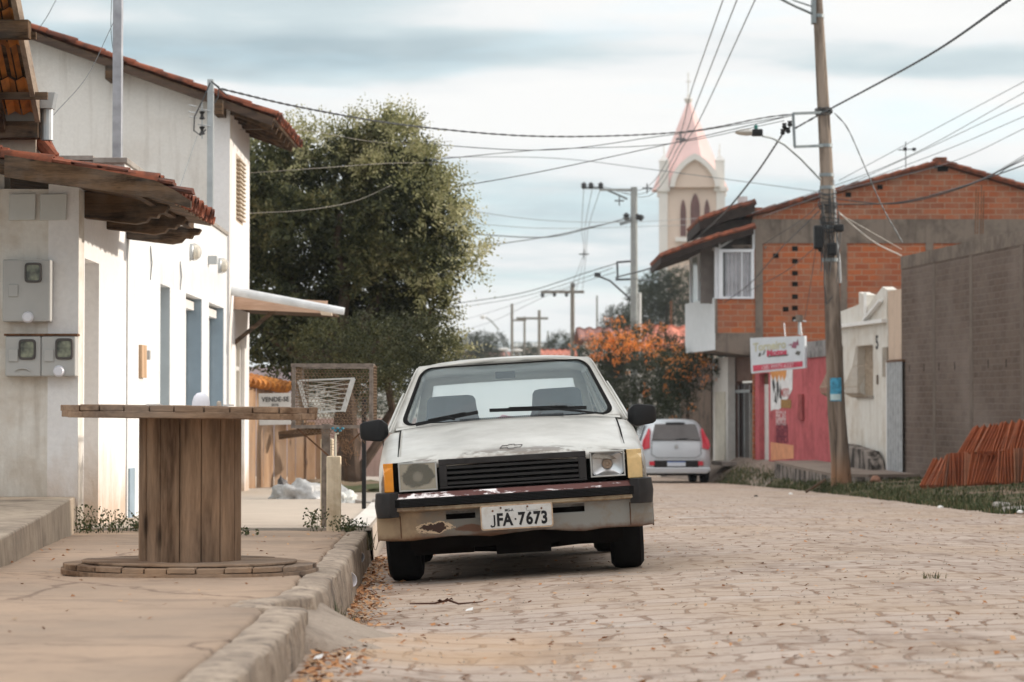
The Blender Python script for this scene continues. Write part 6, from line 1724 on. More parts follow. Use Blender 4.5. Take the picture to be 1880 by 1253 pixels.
# kerb stones and rubbish of the verge
for i, (px, py, w) in enumerate(((1862, 938, .42), (1835, 930, .3))):
    Y = 27.6 + 1.6*i; X = P(px, 0, Y).x; z = right_z(X, Y)
    blob('kerb_stone', ('rough pale kerb stone at the right edge of the verge', 'smaller kerb stone half buried in the grass')[i], 'stone', (X, Y, z-.02), w*.5, .2, .07, M['conc'], 5+i, .3, 3)
for i, (px, py) in enumerate(((1868, 946), (1722, 933), (1386, 916), (1449, 908))):
    Y = (26.9, 30.2, 37.5, 40)[i]; X = P(px, 0, Y).x; z = right_z(X, Y)
    blob('litter_lump', ('crumpled white paper beside the kerb stone', 'small white scrap in the verge grass', 'dark clod at the road edge', 'pale plastic scrap in the grass left of the pole')[i], 'litter', (X, Y, z), .04, .04, .035, M['white'] if i != 2 else M['dark'], 11+i, .4, 2)
blob('brick_lump', 'reddish stone on the terrace edge right of the pole', 'stone', (P(1604, 0, 42.6).x, 42.6, right_z(6.35, 42.6)), .09, .08, .1, simple('brick_lump', (.3, .16, .11), .9), 31, .3)
tag(MB().obox((P(1478, 0, 41.5).x, 41.5, right_z(5.2, 41.5)+.0), (.35, .1, .22), (0, .12, 0), (-.02, 0, .03)).build('broken_board', M['wood_dark']), 'broken brown board lying by the foot of the pole', 'board')
# old wall beyond the brick building
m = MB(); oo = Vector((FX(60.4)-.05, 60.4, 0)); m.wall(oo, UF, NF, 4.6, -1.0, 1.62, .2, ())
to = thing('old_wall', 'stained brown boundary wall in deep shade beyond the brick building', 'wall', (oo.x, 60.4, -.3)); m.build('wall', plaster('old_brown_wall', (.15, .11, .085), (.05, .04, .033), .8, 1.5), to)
M['oldpost'] = simple('old_post', (.10, .075, .06), .9, var=.3)
for k in (0, 3): MB().obox(oo + UF*(1.1*k + .1) + NF*.01 + Vector((0, 0, -.8)), UF*.13, NF*.06, (0, 0, 2.4 + .1*(k % 2))).build('post', M['oldpost'], to)

# silver hatchback
YS = 55.5; XS = P(1240, 0, YS).x
sc_ = thing('parked_car', 'silver hatchback seen from behind, parked below the brick building', 'car', (XS, YS, road_z(XS, YS)))
sc_.rotation_euler = (R(-1.1), 0, R(2.2))
def sb(m, name, mat, parent=None, **k): return m.build(name, mat, parent or sc_, local=True, **k)
b = NB('silver_paint'); c = b.ramp(b.noise(1.5, 3), [(.3, (.47, .50, .53)), (.7, (.54, .57, .60))]); M['silver'] = b.done(c, .32, .35)
def hring(y, hw, zb, zs, hs, zt, ht):
    h = [(hw-.05, zb), (hw, zb+.12), (hw+.005, .55), (hw-.005, zs-.1), (hs, zs), (lerp(hs, ht, .5), lerp(zs, zt, .52)), (ht, zt-.07), (ht-.10, zt-.015), (ht*.5, zt), (0, zt+.008)]
    f = [(-a, z_) for a, z_ in h] + [(a, z_) for a, z_ in reversed(h[:-1])]
    return [Vector((a, y, z_)) for a, z_ in f]
m = MB(); m.loft([hring(-.02, .70, .32, .62, .68, .66, .60), hring(.02, .77, .27, .86, .72, .93, .60), hring(.10, .795, .25, .93, .75, 1.16, .56), hring(.22, .80, .24, .94, .765, 1.36, .55), hring(.36, .805, .22, .94, .77, 1.44, .555), hring(.8, .81, .2, .94, .775, 1.475, .57),
                  hring(1.5, .81, .2, .93, .775, 1.475, .575), hring(2.2, .81, .2, .92, .775, 1.42, .56), hring(2.8, .81, .2, .91, .77, 1.10, .60), hring(3.1, .80, .22, .90, .75, .95, .66), hring(3.6, .78, .25, .82, .70, .86, .6), hring(3.82, .70, .3, .62, .6, .68, .5)], True, True)
bs = sb(m, 'body', M['silver'], fix=True, smooth=32)
M['dkglass'] = simple('dark_rear_glass', (.05, .045, .045), .08)
m = MB(); m.add([Vector(v) for v in ((-.56, -.005, .985), (.56, -.005, .985), (.53, .085, 1.13), (.47, .20, 1.345), (-.47, .20, 1.345), (-.53, .085, 1.13))], [tuple(range(6))]); m.v = [v + Vector((0, -.012, .012)) for v in m.v]
m.v += [v + Vector((0, .05, -.02)) for v in m.v[:6]]; m.f += [(i, (i+1) % 6 + 0, (i+1) % 6 + 6, i+6) for i in range(6)]; m.m += [0]*6
sb(m, 'rear_window', M['dkglass'])
sb(MB().box(-.22, .22, .16, .22, 1.365, 1.39), 'brake_light', M['black'])
for s in (-1, 1):
    m = MB(); pr = [(.60, .80), (.75, .76), (.78, .86), (.76, .98), (.68, 1.12), (.62, 1.26), (.59, 1.25), (.60, 1.0)]
    dep = lambda z_: .0 if z_ < .9 else (z_-.9)*.36
    m.prism([Vector((s*a, dep(z_) - .03, z_)) for a, z_ in pr], (0, .16, 0)); sb(m, 'tail_light', simple('lamp_red', (.50, .03, .05), .25, var=.2, scale=12), fix=True, bevel=.012)
sb(MB().box(-.52, .52, -.045, .02, .36, .52), 'bumper_insert', M['black'], bevel=.02)
sb(MB().prism([Vector((a, -.055, z_)) for a, z_ in ((-.80, .30), (-.70, .22), (.70, .22), (.80, .30), (.78, .36), (-.78, .36))], (0, .12, 0)), 'bumper', M['silver'], fix=True, bevel=.02)
m = MB(); m.tube([Vector((-.56, -.03, .97)), Vector((-.57, -.045, .66)), Vector((-.45, -.05, .58)), Vector((.45, -.05, .58)), Vector((.57, -.045, .66)), Vector((.56, -.03, .97))], .006, 4); sb(m, 'tailgate_seam', M['greyplastic'])
pl_ = sb(MB().box(-.21, .21, -.06, -.045, .385, .495), 'number_plate', simple('plate_pale', (.55, .62, .70), .5, var=.05))
sb(MB().box(-.21, .21, -.0615, -.0605, .475, .494), 'plate_band', simple('plate_blue', (.03, .12, .4), .5), pl_)
sb(MB().lathe([(.04, -.004), (.045, 0), (.03, .004)], 16, (0, -.035, .84), 'y'), 'emblem', M['metal'])
for s in (-1, 1):
    sb(MB().box(min(s*.50, s*.62), max(s*.50, s*.62), -.05, .0, .40, .50), 'reflector', bpy.data.materials['lamp_red'], bevel=.01)
    for y_ in (.62, 3.0):
        m = MB(); m.lathe([(.19, -.085), (.27, -.09), (.29, -.05), (.29, .05), (.27, .09), (.19, .085)], 28, (0, 0, 0), 'x', False); m2 = sb(m, 'wheel', M['rubber'], smooth=40); m2.location = (s*.715, y_, .285)
        sb(MB().lathe([(.19, s*.08), (.15, s*.07), (.05, s*.075), (.001, s*.078)], 20, (0, 0, 0), 'x', False), 'rim', M['metal'], m2)
    m = MB(); m.add([Vector((s*.795, .62, .99)), Vector((s*.795, 2.45, .98)), Vector((s*.66, 2.1, 1.32)), Vector((s*.635, .75, 1.36))], [(0, 1, 2, 3)]); sb(m, 'side_window', M['dkglass'])
    sb(MB().box(min(s*.80, s*.96), max(s*.80, s*.96), 2.3, 2.42, .95, 1.08), 'mirror', M['silver'], bevel=.02)
sb(MB().box(-.6, .6, .1, 3.5, .17, .3), 'underbody', M['dark'])
m = MB(); m.tube([Vector((0, .55, 1.475)), Vector((0, .75, 1.62))], .006, 4); sb(m, 'antenna', M['black'])
m = MB(); m.tube([Vector((-.02, -.03, 1.0)), Vector((.28, -.01, 1.03))], .008, 4); sb(m, 'rear_wiper', M['black'])

# unseen house added across the road from the reel to shade the near street
t = thing('added_shade_house', 'plain plastered house added out of view to shade the near street', 'house', (8, 10, .1))
m = MB(); m.wall((7.8, 19.7, 0), (0, -1, 0), (-1, 0, 0), 22, -.5, 5.6, .2, [(2, 3.2, .9, 2.1), (6, 6.9, -.5, 2.1), (10, 11.2, .9, 2.1), (15, 16.2, .9, 2.1), (3, 4.2, 3.4, 4.6), (10, 11.2, 3.4, 4.6)]); m.box(8.0, 12, 19.5, 19.7, -.5, 5.6)
m.build('wall', M['wall_tall'], t)
MB().box(7.75, 12, -2.3, 19.75, 5.605, 5.75).build('roof', M['tile'], t)
for (a, z0, z1, w) in ((2, .9, 2.1, 1.2), (10, .9, 2.1, 1.2), (15, .9, 2.1, 1.2), (3, 3.4, 4.6, 1.2), (10, 3.4, 4.6, 1.2), (6, -.5, 2.1, .9)): MB().box(7.93, 7.98, 19.7-a-w, 19.7-a, z0, z1).build('window' if z0 > 0 else 'door', M['wood_dark_y'], t)
# ------------------------------------------------------------------ utility pole with its fittings
YP = 42.0
pole = thing('utility_pole', 'tall weathered wooden utility pole with wire rack and poster', 'utility pole', (P(1545, 0, YP).x, YP, -.45))
b = NB('weathered_pole')
w = b.noise(5, 6, .6, .8, (1, 1, .1)); x, y, z = b.xyz()
c = b.ramp(w, [(.36, (.125, .095, .073)), (.60, (.33, .265, .215))])
c = b.mix(b.math('MULTIPLY', b.ramp(b.noise(1.1, 5, .6, .3, (1.5, 1, .5)), [(.5, 0), (.62, 1)]), .8), c, (.085, .065, .055))
c = b.mix(b.ramp(z, [(.25, .75), (.7, 0)]), c, (.28, .14, .07))
cr = b.noise(18, 3, .6, .5, (1, 1, .03)); c = b.mix(b.math('MULTIPLY', b.ramp(cr, [(.60, 0), (.66, 1)]), .8), c, (.05, .04, .035))
b.bump(b.math('SUBTRACT', w, b.ramp(cr, [(.58, 0), (.66, 1)])), .6, .03); M['pole'] = b.done(c, .9)
pts = [(1545, 892), (1543, 850), (1536, 760), (1531, 640), (1527, 520), (1521, 400), (1515, 260), (1508, 130), (1501, 0), (1498, -80)]
rad = [19.5, 17.5, 16.5, 15.5, 14, 13.3, 11.8, 10.6, 9, 8.5]
k = YP/FPX
m = MB(); m.tube([P(a, c_, YP) for a, c_ in pts], [q*k for q in rad], 20); m.build('trunk', M['pole'], pole, smooth=60)
def polex(py): 
    for (a, b0), (c_, d) in zip(pts, pts[1:]):
        if d <= py <= b0: return lerp(a, c_, (b0-py)/(b0-d))
    return 1501
p = P(1534, 715, YP); o = MB()
for i in range(6):
    a0 = -pi/2 - .80 + .22*i; rr = .158
    a1 = a0 + .22
    o.quad(*[Vector((P(1534.5, 715, YP).x + rr*cos(a), YP + rr*sin(a), z)) for a, z in ((a0, P(0, 737, YP).z), (a1, P(0, 737, YP).z), (a1, P(0, 694, YP).z), (a0, P(0, 694, YP).z))])
po = o.build('poster', simple('poster_blue', (.05, .27, .42), .5, var=.5, scale=14), pole)
m = MB(); q = P(1531, 730, YP-.17); [m.quad(*[Vector((P(1534.5, 715, YP).x + .160*cos(a), YP + .160*sin(a), z)) for a, z in ((-pi/2-.76+.2*i, P(0, 735, YP).z), (-pi/2-.56+.2*i, P(0, 735, YP).z), (-pi/2-.56+.2*i, P(0, 724, YP).z), (-pi/2-.76+.2*i, P(0, 724, YP).z))]) for i in range(6)]; m.build('poster_strip', simple('poster_pale', (.45, .58, .60), .6), po)
M['rackgrey'] = simple('rack_grey', (.25, .28, .29), .5, .4)
m = MB()
A, B2, C_, D_ = P(1508, 207, YP-.15), P(1456, 209, YP-.4), P(1459, 270, YP-.4), P(1510, 268, YP-.15)
m.beam(A, B2, .045, .045); m.beam(B2, C_, .045, .045, (0, 1, 0)); m.beam(C_, D_, .045, .045); m.build('wire_rack', M['rackgrey'], pole)
m = MB()
for (px, py) in ((1440, 232), (1447, 240), (1437, 243), (1450, 228)): m.lathe([(.02, -.05), (.045, -.02), (.03, .02), (.045, .05)], 8, P(px, py, YP-.4))
m.build('insulator', M['black'], pole)
m = MB()   # metal bands and wire bundle
for py in (205, 268, 322, 345, 418, 478, 30): q = P(polex(py), py, YP); rr = (table([(0, 9), (400, 13.3), (900, 19)], py)*k + .012); m.lathe([(rr, -.03), (rr, .03)], 20, q, 'z', False)
m.build('band', M['rackgrey'], pole)
m = MB(); r = random.Random(15)
for i in range(26):
    py = r.uniform(350, 420) if i < 18 else r.uniform(200, 215); q = P(polex(py), py, YP); rr = table([(0, 9), (400, 13.3), (900, 19)], py)*k + r.uniform(.015, .05); tz = r.uniform(-.08, .08)
    m.tube([q + Vector((rr*cos(a), rr*sin(a), tz*sin(a) + r.uniform(-.01, .01))) for a in [2*pi*j/14 + r.random()*.1 for j in range(15)]], .009, 4, False)
for i in range(10):
    px = r.uniform(1506, 1540); m.tube([P(px, r.uniform(345, 400), YP-.22), P(px + r.uniform(-6, 6), 430, YP-.2), P(px + r.uniform(-10, 10), r.uniform(440, 520), YP-.22)], .009, 4, False)
m.build('wire_bundle', M['cable'], pole)
m = MB(); m.tube([P(1421+i*0, 0, YP) for i in ()] or [P(1515, 440, YP-.15), P(1513, 520, YP-.2), P(1517, 560, YP-.2), P(1528, 545, YP-.18)], .012, 5); m.build('loop', M['cable'], pole)
for (x0, y0, x1, y1) in ((1494, 414, 1510, 458), (1520, 446, 1536, 470), (1533, 412, 1549, 426)):
    a, c_ = P(x0, y1, YP-.2), P(x1, y0, YP-.2); MB().box(a.x, c_.x, YP-.28, YP-.12, a.z, c_.z).build('junction_box', M['black'], pole, bevel=.03)
MB().tube([P(1503, 418, YP-.2), P(1498, 440, YP-.25), P(1506, 462, YP-.2)], .03, 6).build('connector', M['black'], pole)
# pale tube painted in for the sunlit right rim of the trunk
m = MB(); m.tube([P(1529, 330, YP-.05), P(1532, 370, YP-.05), P(1535, 430, YP-.05), P(1541, 480, YP-.05), P(1543, 520, YP-.05)], .025, 8); m.build('sunlit_rim', simple('pale_sunlit_rim', (.5, .5, .5), .35), pole)
# top arm
m = MB(); m.tube([P(1496, 28, YP), P(1460, 12, YP-.2), P(1420, -8, YP-.4)], .022, 6); m.tube([P(1496, 14, YP), P(1460, 2, YP-.2), P(1440, -8, YP-.4)], .014, 6); m.box(P(1490, 0, YP).x, P(1497, 0, YP).x, YP-.1, YP+.1, P(0, 44, YP).z, P(0, -20, YP).z); m.build('top_arm', M['rackgrey'], pole)
# street lamp on a bent arm
lampm = [('lamp_arm', [(1506, 330), (1470, 292), (1440, 266), (1418, 254), (1400, 250)])]
m = MB(); m.tube([P(a, c_, YP - .2 - i*.15) for i, (a, c_) in enumerate(lampm[0][1])], .018, 8)
arm = m.build('lamp_arm', M['rackgrey'], pole)
YL = YP - .8; kl = YL/FPX
MB().box(P(1380, 0, YL).x, P(1399, 0, YL).x, YL-.1, YL+.1, P(0, 250, YL).z, P(0, 238, YL).z).build('lamp_housing', M['black'], arm, bevel=.02)
q = P(1388, 233, YL); MB().lathe([(.03, -.04), (.035, .02), (.001, .04)], 10, q).build('light_sensor', simple('teal_sensor', (.01, .16, .13), .4), arm)
m = MB(); rings = []
for px, hh in ((1380, 12), (1370, 14), (1358, 11), (1350, 4)):
    c_ = P(px, 243, YL); rings.append([c_ + Vector((0, .11*cos(a), hh*kl*.5*sin(a))) for a in [2*pi*i/12 for i in range(12)]])
m.loft(rings, True, True); m.build('lamp_head', simple('lamp_cover', (.62, .60, .56), .4, var=.1), arm, smooth=50)

# ------------------------------------------------------------------ cables
def cable(label, pts, mat='cable', rad=.011, group=None, sag=None, n=24, twist=False, name='cable'):
    P3 = [P(*p) if len(p) == 3 else Vector(p[:3]) for p in pts]
    rad *= .68
    if len(P3) == 2: P3 = [P3[0], P3[0].lerp(P3[1], .5) - Vector((0, 0, sag or 0)), P3[1]]
    # Catmull-Rom
    out = []; Q = [P3[0]*2 - P3[1]] + P3 + [P3[-1]*2 - P3[-2]]
    for i in range(1, len(Q)-2):
        for j in range(n//(len(P3)-1)+1):
            t_ = j/(n//(len(P3)-1)+1); a, b_, c_, d = Q[i-1:i+3]
            out.append(.5*((2*b_) + (c_-a)*t_ + (2*a - 5*b_ + 4*c_ - d)*t_*t_ + (3*b_ - a - 3*c_ + d)*t_**3))
    out.append(P3[-1]); m = MB()
    if twist:
        L = sum((b_-a).length for a, b_ in zip(out, out[1:])); steps = max(40, int(L/.09)); pth = []
        acc = [0]
        for a, b_ in zip(out, out[1:]): acc.append(acc[-1] + (b_-a).length)
        def at(s):
            for i in range(len(acc)-1):
                if s <= acc[i+1]: return out[i].lerp(out[i+1], (s-acc[i])/max(1e-6, acc[i+1]-acc[i]))
            return out[-1]
        for ph in (0, pi):
            m.tube([at(L*i/steps) + Vector((0, rad*.9*cos(i*1.1+ph), rad*.9*sin(i*1.1+ph))) for i in range(steps+1)], rad*.8, 4, False)
    else: m.tube(out, rad, 5, False)
    o_ = m.build(name, M[mat], None); pass
    return tag(o_, label, 'cable', group)
cable('twisted black cable from the roof post over the tree to the pole rack', [(404, 163, 27.3), (560, 199, 30), (760, 232, 34), (1000, 251, 37), (1250, 243, 40), (1400, 217, 41.5), (1456, 210, 41.6)], 'cable', .013, twist=True)
cable('twisted cable climbing from the pole rack to the top right corner', [(1456, 238, 41.6), (1510, 208, 41.7), (1700, 105, 33), (1868, -10, 24)], 'cable', .018, twist=True)
cable('twisted cable dropping from the pole insulators behind the balcony roof', [(1444, 236, 41.6), (1380, 330, 46), (1310, 410, 54), (1215, 484, 64), (1130, 510, 74)], 'cable', .024, twist=True)
cable('upper of two cables sagging from the tree to the street lamp', [(740, 262, 36), (1000, 276, 38), (1200, 252, 40), (1300, 238, 41), (1440, 215, 41.6)], 'cable', .010)
cable('lower of two cables rising from the tree towards the pole rack', [(790, 294, 36), (1000, 275, 38), (1230, 264, 40), (1440, 222, 41.6)], 'cable', .009)
cable('cable crossing the sky from behind the tree up past the pink spire', [(830, 345, 38), (1000, 314, 39), (1240, 262, 41), (1456, 212, 41.6)], 'cable', .011)
cable('thin cable falling across the sky from the tree to the brick eave', [(700, 290, 60), (1000, 290, 62), (1200, 312, 63), (1500, 352, 62)], 'greycable', .013)
for i, (x0, x1, x2, x3) in enumerate(((1331, 1270, 1243, 1180), (1357, 1280, 1250, 1186), (1391, 1290, 1256, 1192))):
    cable(('leftmost', 'middle', 'rightmost')[i] + ' of three overhead lines coming down in front of the pink spire', [(x0, -10, 40), (x1, 165 + 22*i, 52), (x2, 258 + 4*i, 62), (x3, 348 + 6*i, 76), (1072 + 16*i, 342, 84)], 'greycable', .016, 'three high lines before the spire')
for i in range(3):
    cable(('first', 'second', 'third')[i] + ' thin line hanging from the concrete pole crossarm to the T-shaped pole', [(1072 + 16*i, 342, 75), (1068 + 6*i, 420, 88), (1070 + 3*i, 470, 98), (1045 + 12*i, 536, 110)], 'greycable', .014, 'lines to the T-shaped pole')
for i, (x, y) in enumerate(((1250, 256), (1188, 346), (1137, 369), (1072, 467))):
    Y = (61, 75, 80, 97)[i]; p = P(x, y, Y); s = Y/FPX*9
    m = MB(); m.beam(p - Vector((s, 0, 0)), p + Vector((s, 0, 0)), .04, .05); m.beam(p - Vector((0, 0, s)), p + Vector((0, 0, s)), .04, .05, (0, 1, 0)); tag(m.build('line_spacer', M['greycable']), ('cross-shaped spacer on the lines in front of the spire', 'cross-shaped spacer left of the church tower', 'cross-shaped spacer near the top of the concrete pole', 'cross-shaped spacer above the T-shaped pole')[i], 'spacer')
fan = [((1540, 332), (1700, 246), (1890, 145)), ((1380, 392), (1640, 300), (1890, 165)), ((1545, 345), (1720, 265), (1890, 185)), ((1400, 398), (1700, 290), (1890, 210)), ((1540, 350), (1740, 300), (1890, 232)), ((1700, 362), (1800, 330), (1890, 280))]
words_ = ('topmost', 'second', 'third', 'fourth', 'fifth', 'lowest')
for i, f in enumerate(fan):
    cable(words_[i] + ' of the thin lines fanning over the brick gable to the right edge', [(*f[0], 54), (*f[1], 50), (*f[2], 46)], 'greycable', .011, 'lines fanning over the brick gable')
cable('upper black cable across the brick gable from the pole to the right edge', [(1536, 376, 41.8), (1650, 372, 42), (1760, 345, 42), (1890, 300, 42)], 'cable', .016, 'cables across the brick gable')
cable('lower black cable across the brick gable from the pole to the right edge', [(1536, 366, 41.8), (1650, 374, 42), (1780, 340, 42), (1890, 285, 42)], 'cable', .014, 'cables across the brick gable')
cable('curly drop wire over the brick gable near the right edge', [(1836, 318, 44), (1850, 308, 44), (1890, 290, 44)], 'cable', .013)
cable('bright drop cable from the pole top down to the block wall corner', [(1532, 208, 41.8), (1556, 236, 41.9), (1585, 300, 42), (1620, 380, 42.6), (1657, 446, 43.2)], 'metalc' if 'metalc' in M else 'greycable', .016, twist=True)
M['brightcable'] = simple('bright_cable', (.62, .58, .52), .35); M['dullcable'] = simple('dull_cable', (.22, .20, .17), .6)
cable('pale thick cable from the pole middle down to the block wall', [(1538, 388, 41.8), (1570, 418, 42.2), (1610, 448, 42.8), (1655, 470, 43.3)], 'brightcable', .018)
cable('thinner pale cable beside the thick one to the block wall', [(1538, 392, 41.8), (1580, 415, 42.2), (1655, 458, 43.3)], 'brightcable', .008)
cable('dark cable from the pole down-left across the balcony brickwork', [(1504, 388, 41.8), (1440, 450, 47), (1378, 520, 54), (1330, 556, 56)], 'cable', .014)
cable('second dark cable from the pole across the brick wall to the window sill', [(1500, 452, 41.8), (1440, 500, 47), (1372, 536, 54)], 'cable', .010)
cable('wire hanging from the pole to the bracket above the shop sign', [(1498, 455, 41.9), (1487, 530, 45), (1477, 588, 49)], 'cable', .009)
cable('dark cable fanning up-left from the pole across the brick', [(1504, 376, 41.9), (1470, 405, 48), (1400, 450, 55)], 'cable', .010)
for i, (pts_) in enumerate(([(860, 430, 60), (1000, 436, 66), (1080, 420, 71), (1160, 398, 75)], [(864, 456, 60), (1010, 434, 66), (1090, 416, 71), (1160, 402, 75)], [(845, 385, 60), (1000, 405, 66), (1160, 408, 75), (1300, 400, 90)], [(850, 410, 60), (1040, 420, 70), (1300, 412, 90)])):
    cable(('highest thick', 'lowest thick', 'highest thin', 'lowest thin')[i] + ' cable reaching the concrete pole from behind the tree', pts_, 'cable' if i < 2 else 'greycable', (.022, .018, .012, .012)[i], 'cables from the tree to the concrete pole')
for i, pts_ in enumerate(([(835, 558, 90), (960, 538, 84), (1080, 500, 78), (1132, 484, 75)], [(835, 566, 90), (960, 545, 84), (1080, 508, 78), (1125, 492, 75)], [(845, 590, 150), (930, 564, 130), (1000, 540, 115), (1130, 500, 75)])):
    cable(('upper', 'middle', 'lower')[i] + ' of the low cables rising to the rack on the concrete pole', pts_, 'cable', (.022, .014, .014)[i], 'low cables to the concrete pole rack')
cable('cable from the concrete pole rack to the balcony corner', [(1160, 512, 75), (1200, 514, 70), (1260, 490, 62), (1320, 468, 57)], 'cable', .012)
cable('faint line rising from the far street lamp to the far poles', [(838, 610, 170), (905, 590, 160), (1000, 545, 120), (1050, 528, 110)], 'greycable', .02)
cable('thin wire slanting across the sky above the gable roof at top left', [(70, 55, 28), (103, 0, 28)], 'cable', .006, sag=.02)
cable('thin wire hanging beside the grey roof mast', [(205, -10, 20.3), (204, 60, 20.3), (212, 130, 20.3), (213, 200, 20.3)], 'cable', .004)
cable('thin wire from the roof mast slanting down to the near gutter', [(208, 42, 20.0), (160, 140, 19), (98, 212, 17.2)], 'cable', .004)
cable('thin wire slanting down from the service post insulator across the wall', [(362, 250, 27.3), (345, 300, 26), (330, 345, 24)], 'greycable', .006)
cable('pale thin wire from the tall house across the tree crown', [(440, 238, 28.6), (560, 240, 31), (700, 262, 35), (830, 260, 38)], 'dullcable', .006)
cable('thin pale wire crossing the dark middle of the tree', [(456, 318, 31), (600, 308, 32), (720, 300, 34), (830, 300, 36)], 'dullcable', .006)
cable('thin brownish wire crossing the lower half of the tree crown', [(456, 392, 31), (560, 386, 32), (650, 370, 34), (720, 340, 35)], 'dullcable', .006)

# ------------------------------------------------------------------ far poles
def fpole(name, label, px, pyt, pyb, Y, wpx, mat, arms=(), boxes=()):
    p = P(px, pyt, Y); zb = min(P(px, pyb, Y).z, ground_z(p.x, Y)+.1); t_ = thing(name, label, 'utility pole', (p.x, Y, zb)); k_ = Y/FPX
    MB().tube([(p.x, Y, zb), (p.x, Y, p.z)], [wpx*k_*.55, wpx*k_*.42], 10).build('trunk', M[mat], t_, smooth=60)
    for (x0, x1, y0, h) in arms:
        MB().box(P(x0, 0, Y).x, P(x1, 0, Y).x, Y-.06, Y+.0, P(0, y0+h, Y).z, P(0, y0, Y).z).build('crossarm', M[mat], t_)
    for (x0, y0, s) in boxes:
        q = P(x0, y0, Y); MB().lathe([(s*k_*.4, -s*k_), (s*k_, -s*k_*.3), (s*k_*.5, 0), (s*k_, s*k_*.3), (s*k_*.3, s*k_)], 8, q).build('insulator', M['cable'], t_)
    return t_
M['concpole'] = simple('concrete_pole', (.33, .34, .33), .8, var=.12)
M['oldpole'] = simple('old_timber_pole', (.22, .20, .17), .9, var=.2)
cp = fpole('utility_pole', 'grey concrete pole with a side arm of three insulators left of the church', 1164, 344, 700, 75, 15, 'concpole', [(1100, 1164, 347, 4)], [(1072, 341, 6), (1085, 341, 6), (1103, 341, 6), (1150, 398, 7), (1168, 398, 7), (1176, 400, 6)])
m = MB(); m.beam(P(1068, 346, 75), P(1106, 346, 75), .05, .05); m.beam(P(1112, 348, 75), P(1152, 366, 75), .06, .06); m.beam(P(1138, 412, 75), P(1182, 398, 75), .08, .10); m.build('side_arm', M['rackgrey'], cp)
m = MB(); m.beam(P(1132, 482, 75), P(1160, 480, 75), .06, .06); m.beam(P(1133, 482, 75), P(1134, 512, 75), .06, .06, (0, 1, 0)); m.beam(P(1130, 514, 75), P(1160, 513, 75), .06, .06); m.tube([P(1095, 506, 75), P(1120, 516, 75), P(1160, 552, 75)], .03, 5); m.box(P(1091, 0, 75).x, P(1102, 0, 75).x, 74.9, 75.1, P(0, 509, 75).z, P(0, 501, 75).z); m.build('rack', M['cable'], cp)
fpole('white_pipe', 'thin white pipe standing beside the concrete pole', 1175, 538, 640, 76, 6, 'white')
fpole('utility_pole', 'T-shaped timber pole with one wide crossarm', 1051, 520, 660, 110, 9, 'oldpole', [(993, 1072, 534, 5)], [(996, 542, 4), (1018, 541, 4), (1040, 541, 4), (1052, 524, 5)])
fpole('utility_pole', 'far timber pole furthest left beyond the car roof', 940, 558, 660, 170, 6, 'oldpole', [(942, 966, 587, 3)])
fpole('utility_pole', 'short far timber pole between the leftmost far pole and the next crossarm', 963, 582, 660, 200, 5, 'oldpole')
fpole('utility_pole', 'far timber pole carrying a crossarm to its left', 990, 570, 660, 160, 6.5, 'oldpole', [(948, 1006, 583, 4)])
fpole('utility_pole', 'faint short pole right of the far crossarm pole', 1006, 608, 660, 230, 4, 'concpole')
fpole('utility_pole', 'thin dark pole between the T-shaped pole and the concrete pole', 1096, 543, 620, 130, 3.5, 'oldpole')
fpole('utility_pole', 'thin brown pole in front of the wooded hill left of the balcony', 1232, 553, 640, 90, 4, 'rust')
t = thing('street_lamp', 'faint far street lamp at the end of a curved arm beside the tree', 'street lamp', P(910, 600, 170))
m = MB(); m.tube([P(916, 606, 170), P(902, 590, 170), P(892, 583, 170)], .06, 6); m.build('lamp_arm', M['concpole'], t)
q = P(886, 582, 170); m = MB(); m.lathe([(.05, -.15), (.16, -.08), (.18, .05), (.05, .12)], 8, q); m.build('lamp_head', M['white'], t)

# ------------------------------------------------------------------ church
YC = 180.; kc = YC/FPX
ch = thing('church_tower', 'cream church tower with pointed arches and a tall pink spire topped by a cross', 'church tower', (P(1272, 0, YC).x, YC, -3))
M['church'] = simple('church_cream', (.68, .55, .46), .85, var=.05, scale=.4); M['chwhite'] = simple('church_white', (.74, .71, .67), .8, var=.06, scale=.8)
M['spire'] = simple('spire_pink', (.80, .56, .53), .8, var=.08, scale=.6)
xc0, xc1 = P(1218, 0, YC).x, P(1330, 0, YC).x; cw = xc1-xc0; cxm = (xc0+xc1)/2; Z = lambda py: P(0, py, YC).z
rot = R(-4)
def RC(m):
    for v in m.v:
        dx, dy = v.x - cxm, v.y - (YC + cw/2); v.x = cxm + dx*cos(rot) - dy*sin(rot); v.y = YC + cw/2 + dx*sin(rot) + dy*cos(rot)
    return m
RC(MB().box(xc0, xc1, YC, YC+cw, -4, Z(345))).build('tower', M['church'], ch)
for (a, c_) in ((1213, 1229), (1318, 1334)):
    for y0 in (YC-.15, YC+cw-.45): RC(MB().box(P(a, 0, YC).x, P(c_, 0, YC).x, y0, y0+.6, -4, Z(352))).build('corner_pilaster', M['chwhite'], ch)
for (a, c_) in ((1209, 1233), (1314, 1338)):
    for y0 in (YC-.3, YC+cw-.6): RC(MB().box(P(a, 0, YC).x, P(c_, 0, YC).x, y0, y0+.95, Z(352), Z(344))).build('capital', M['chwhite'], ch)
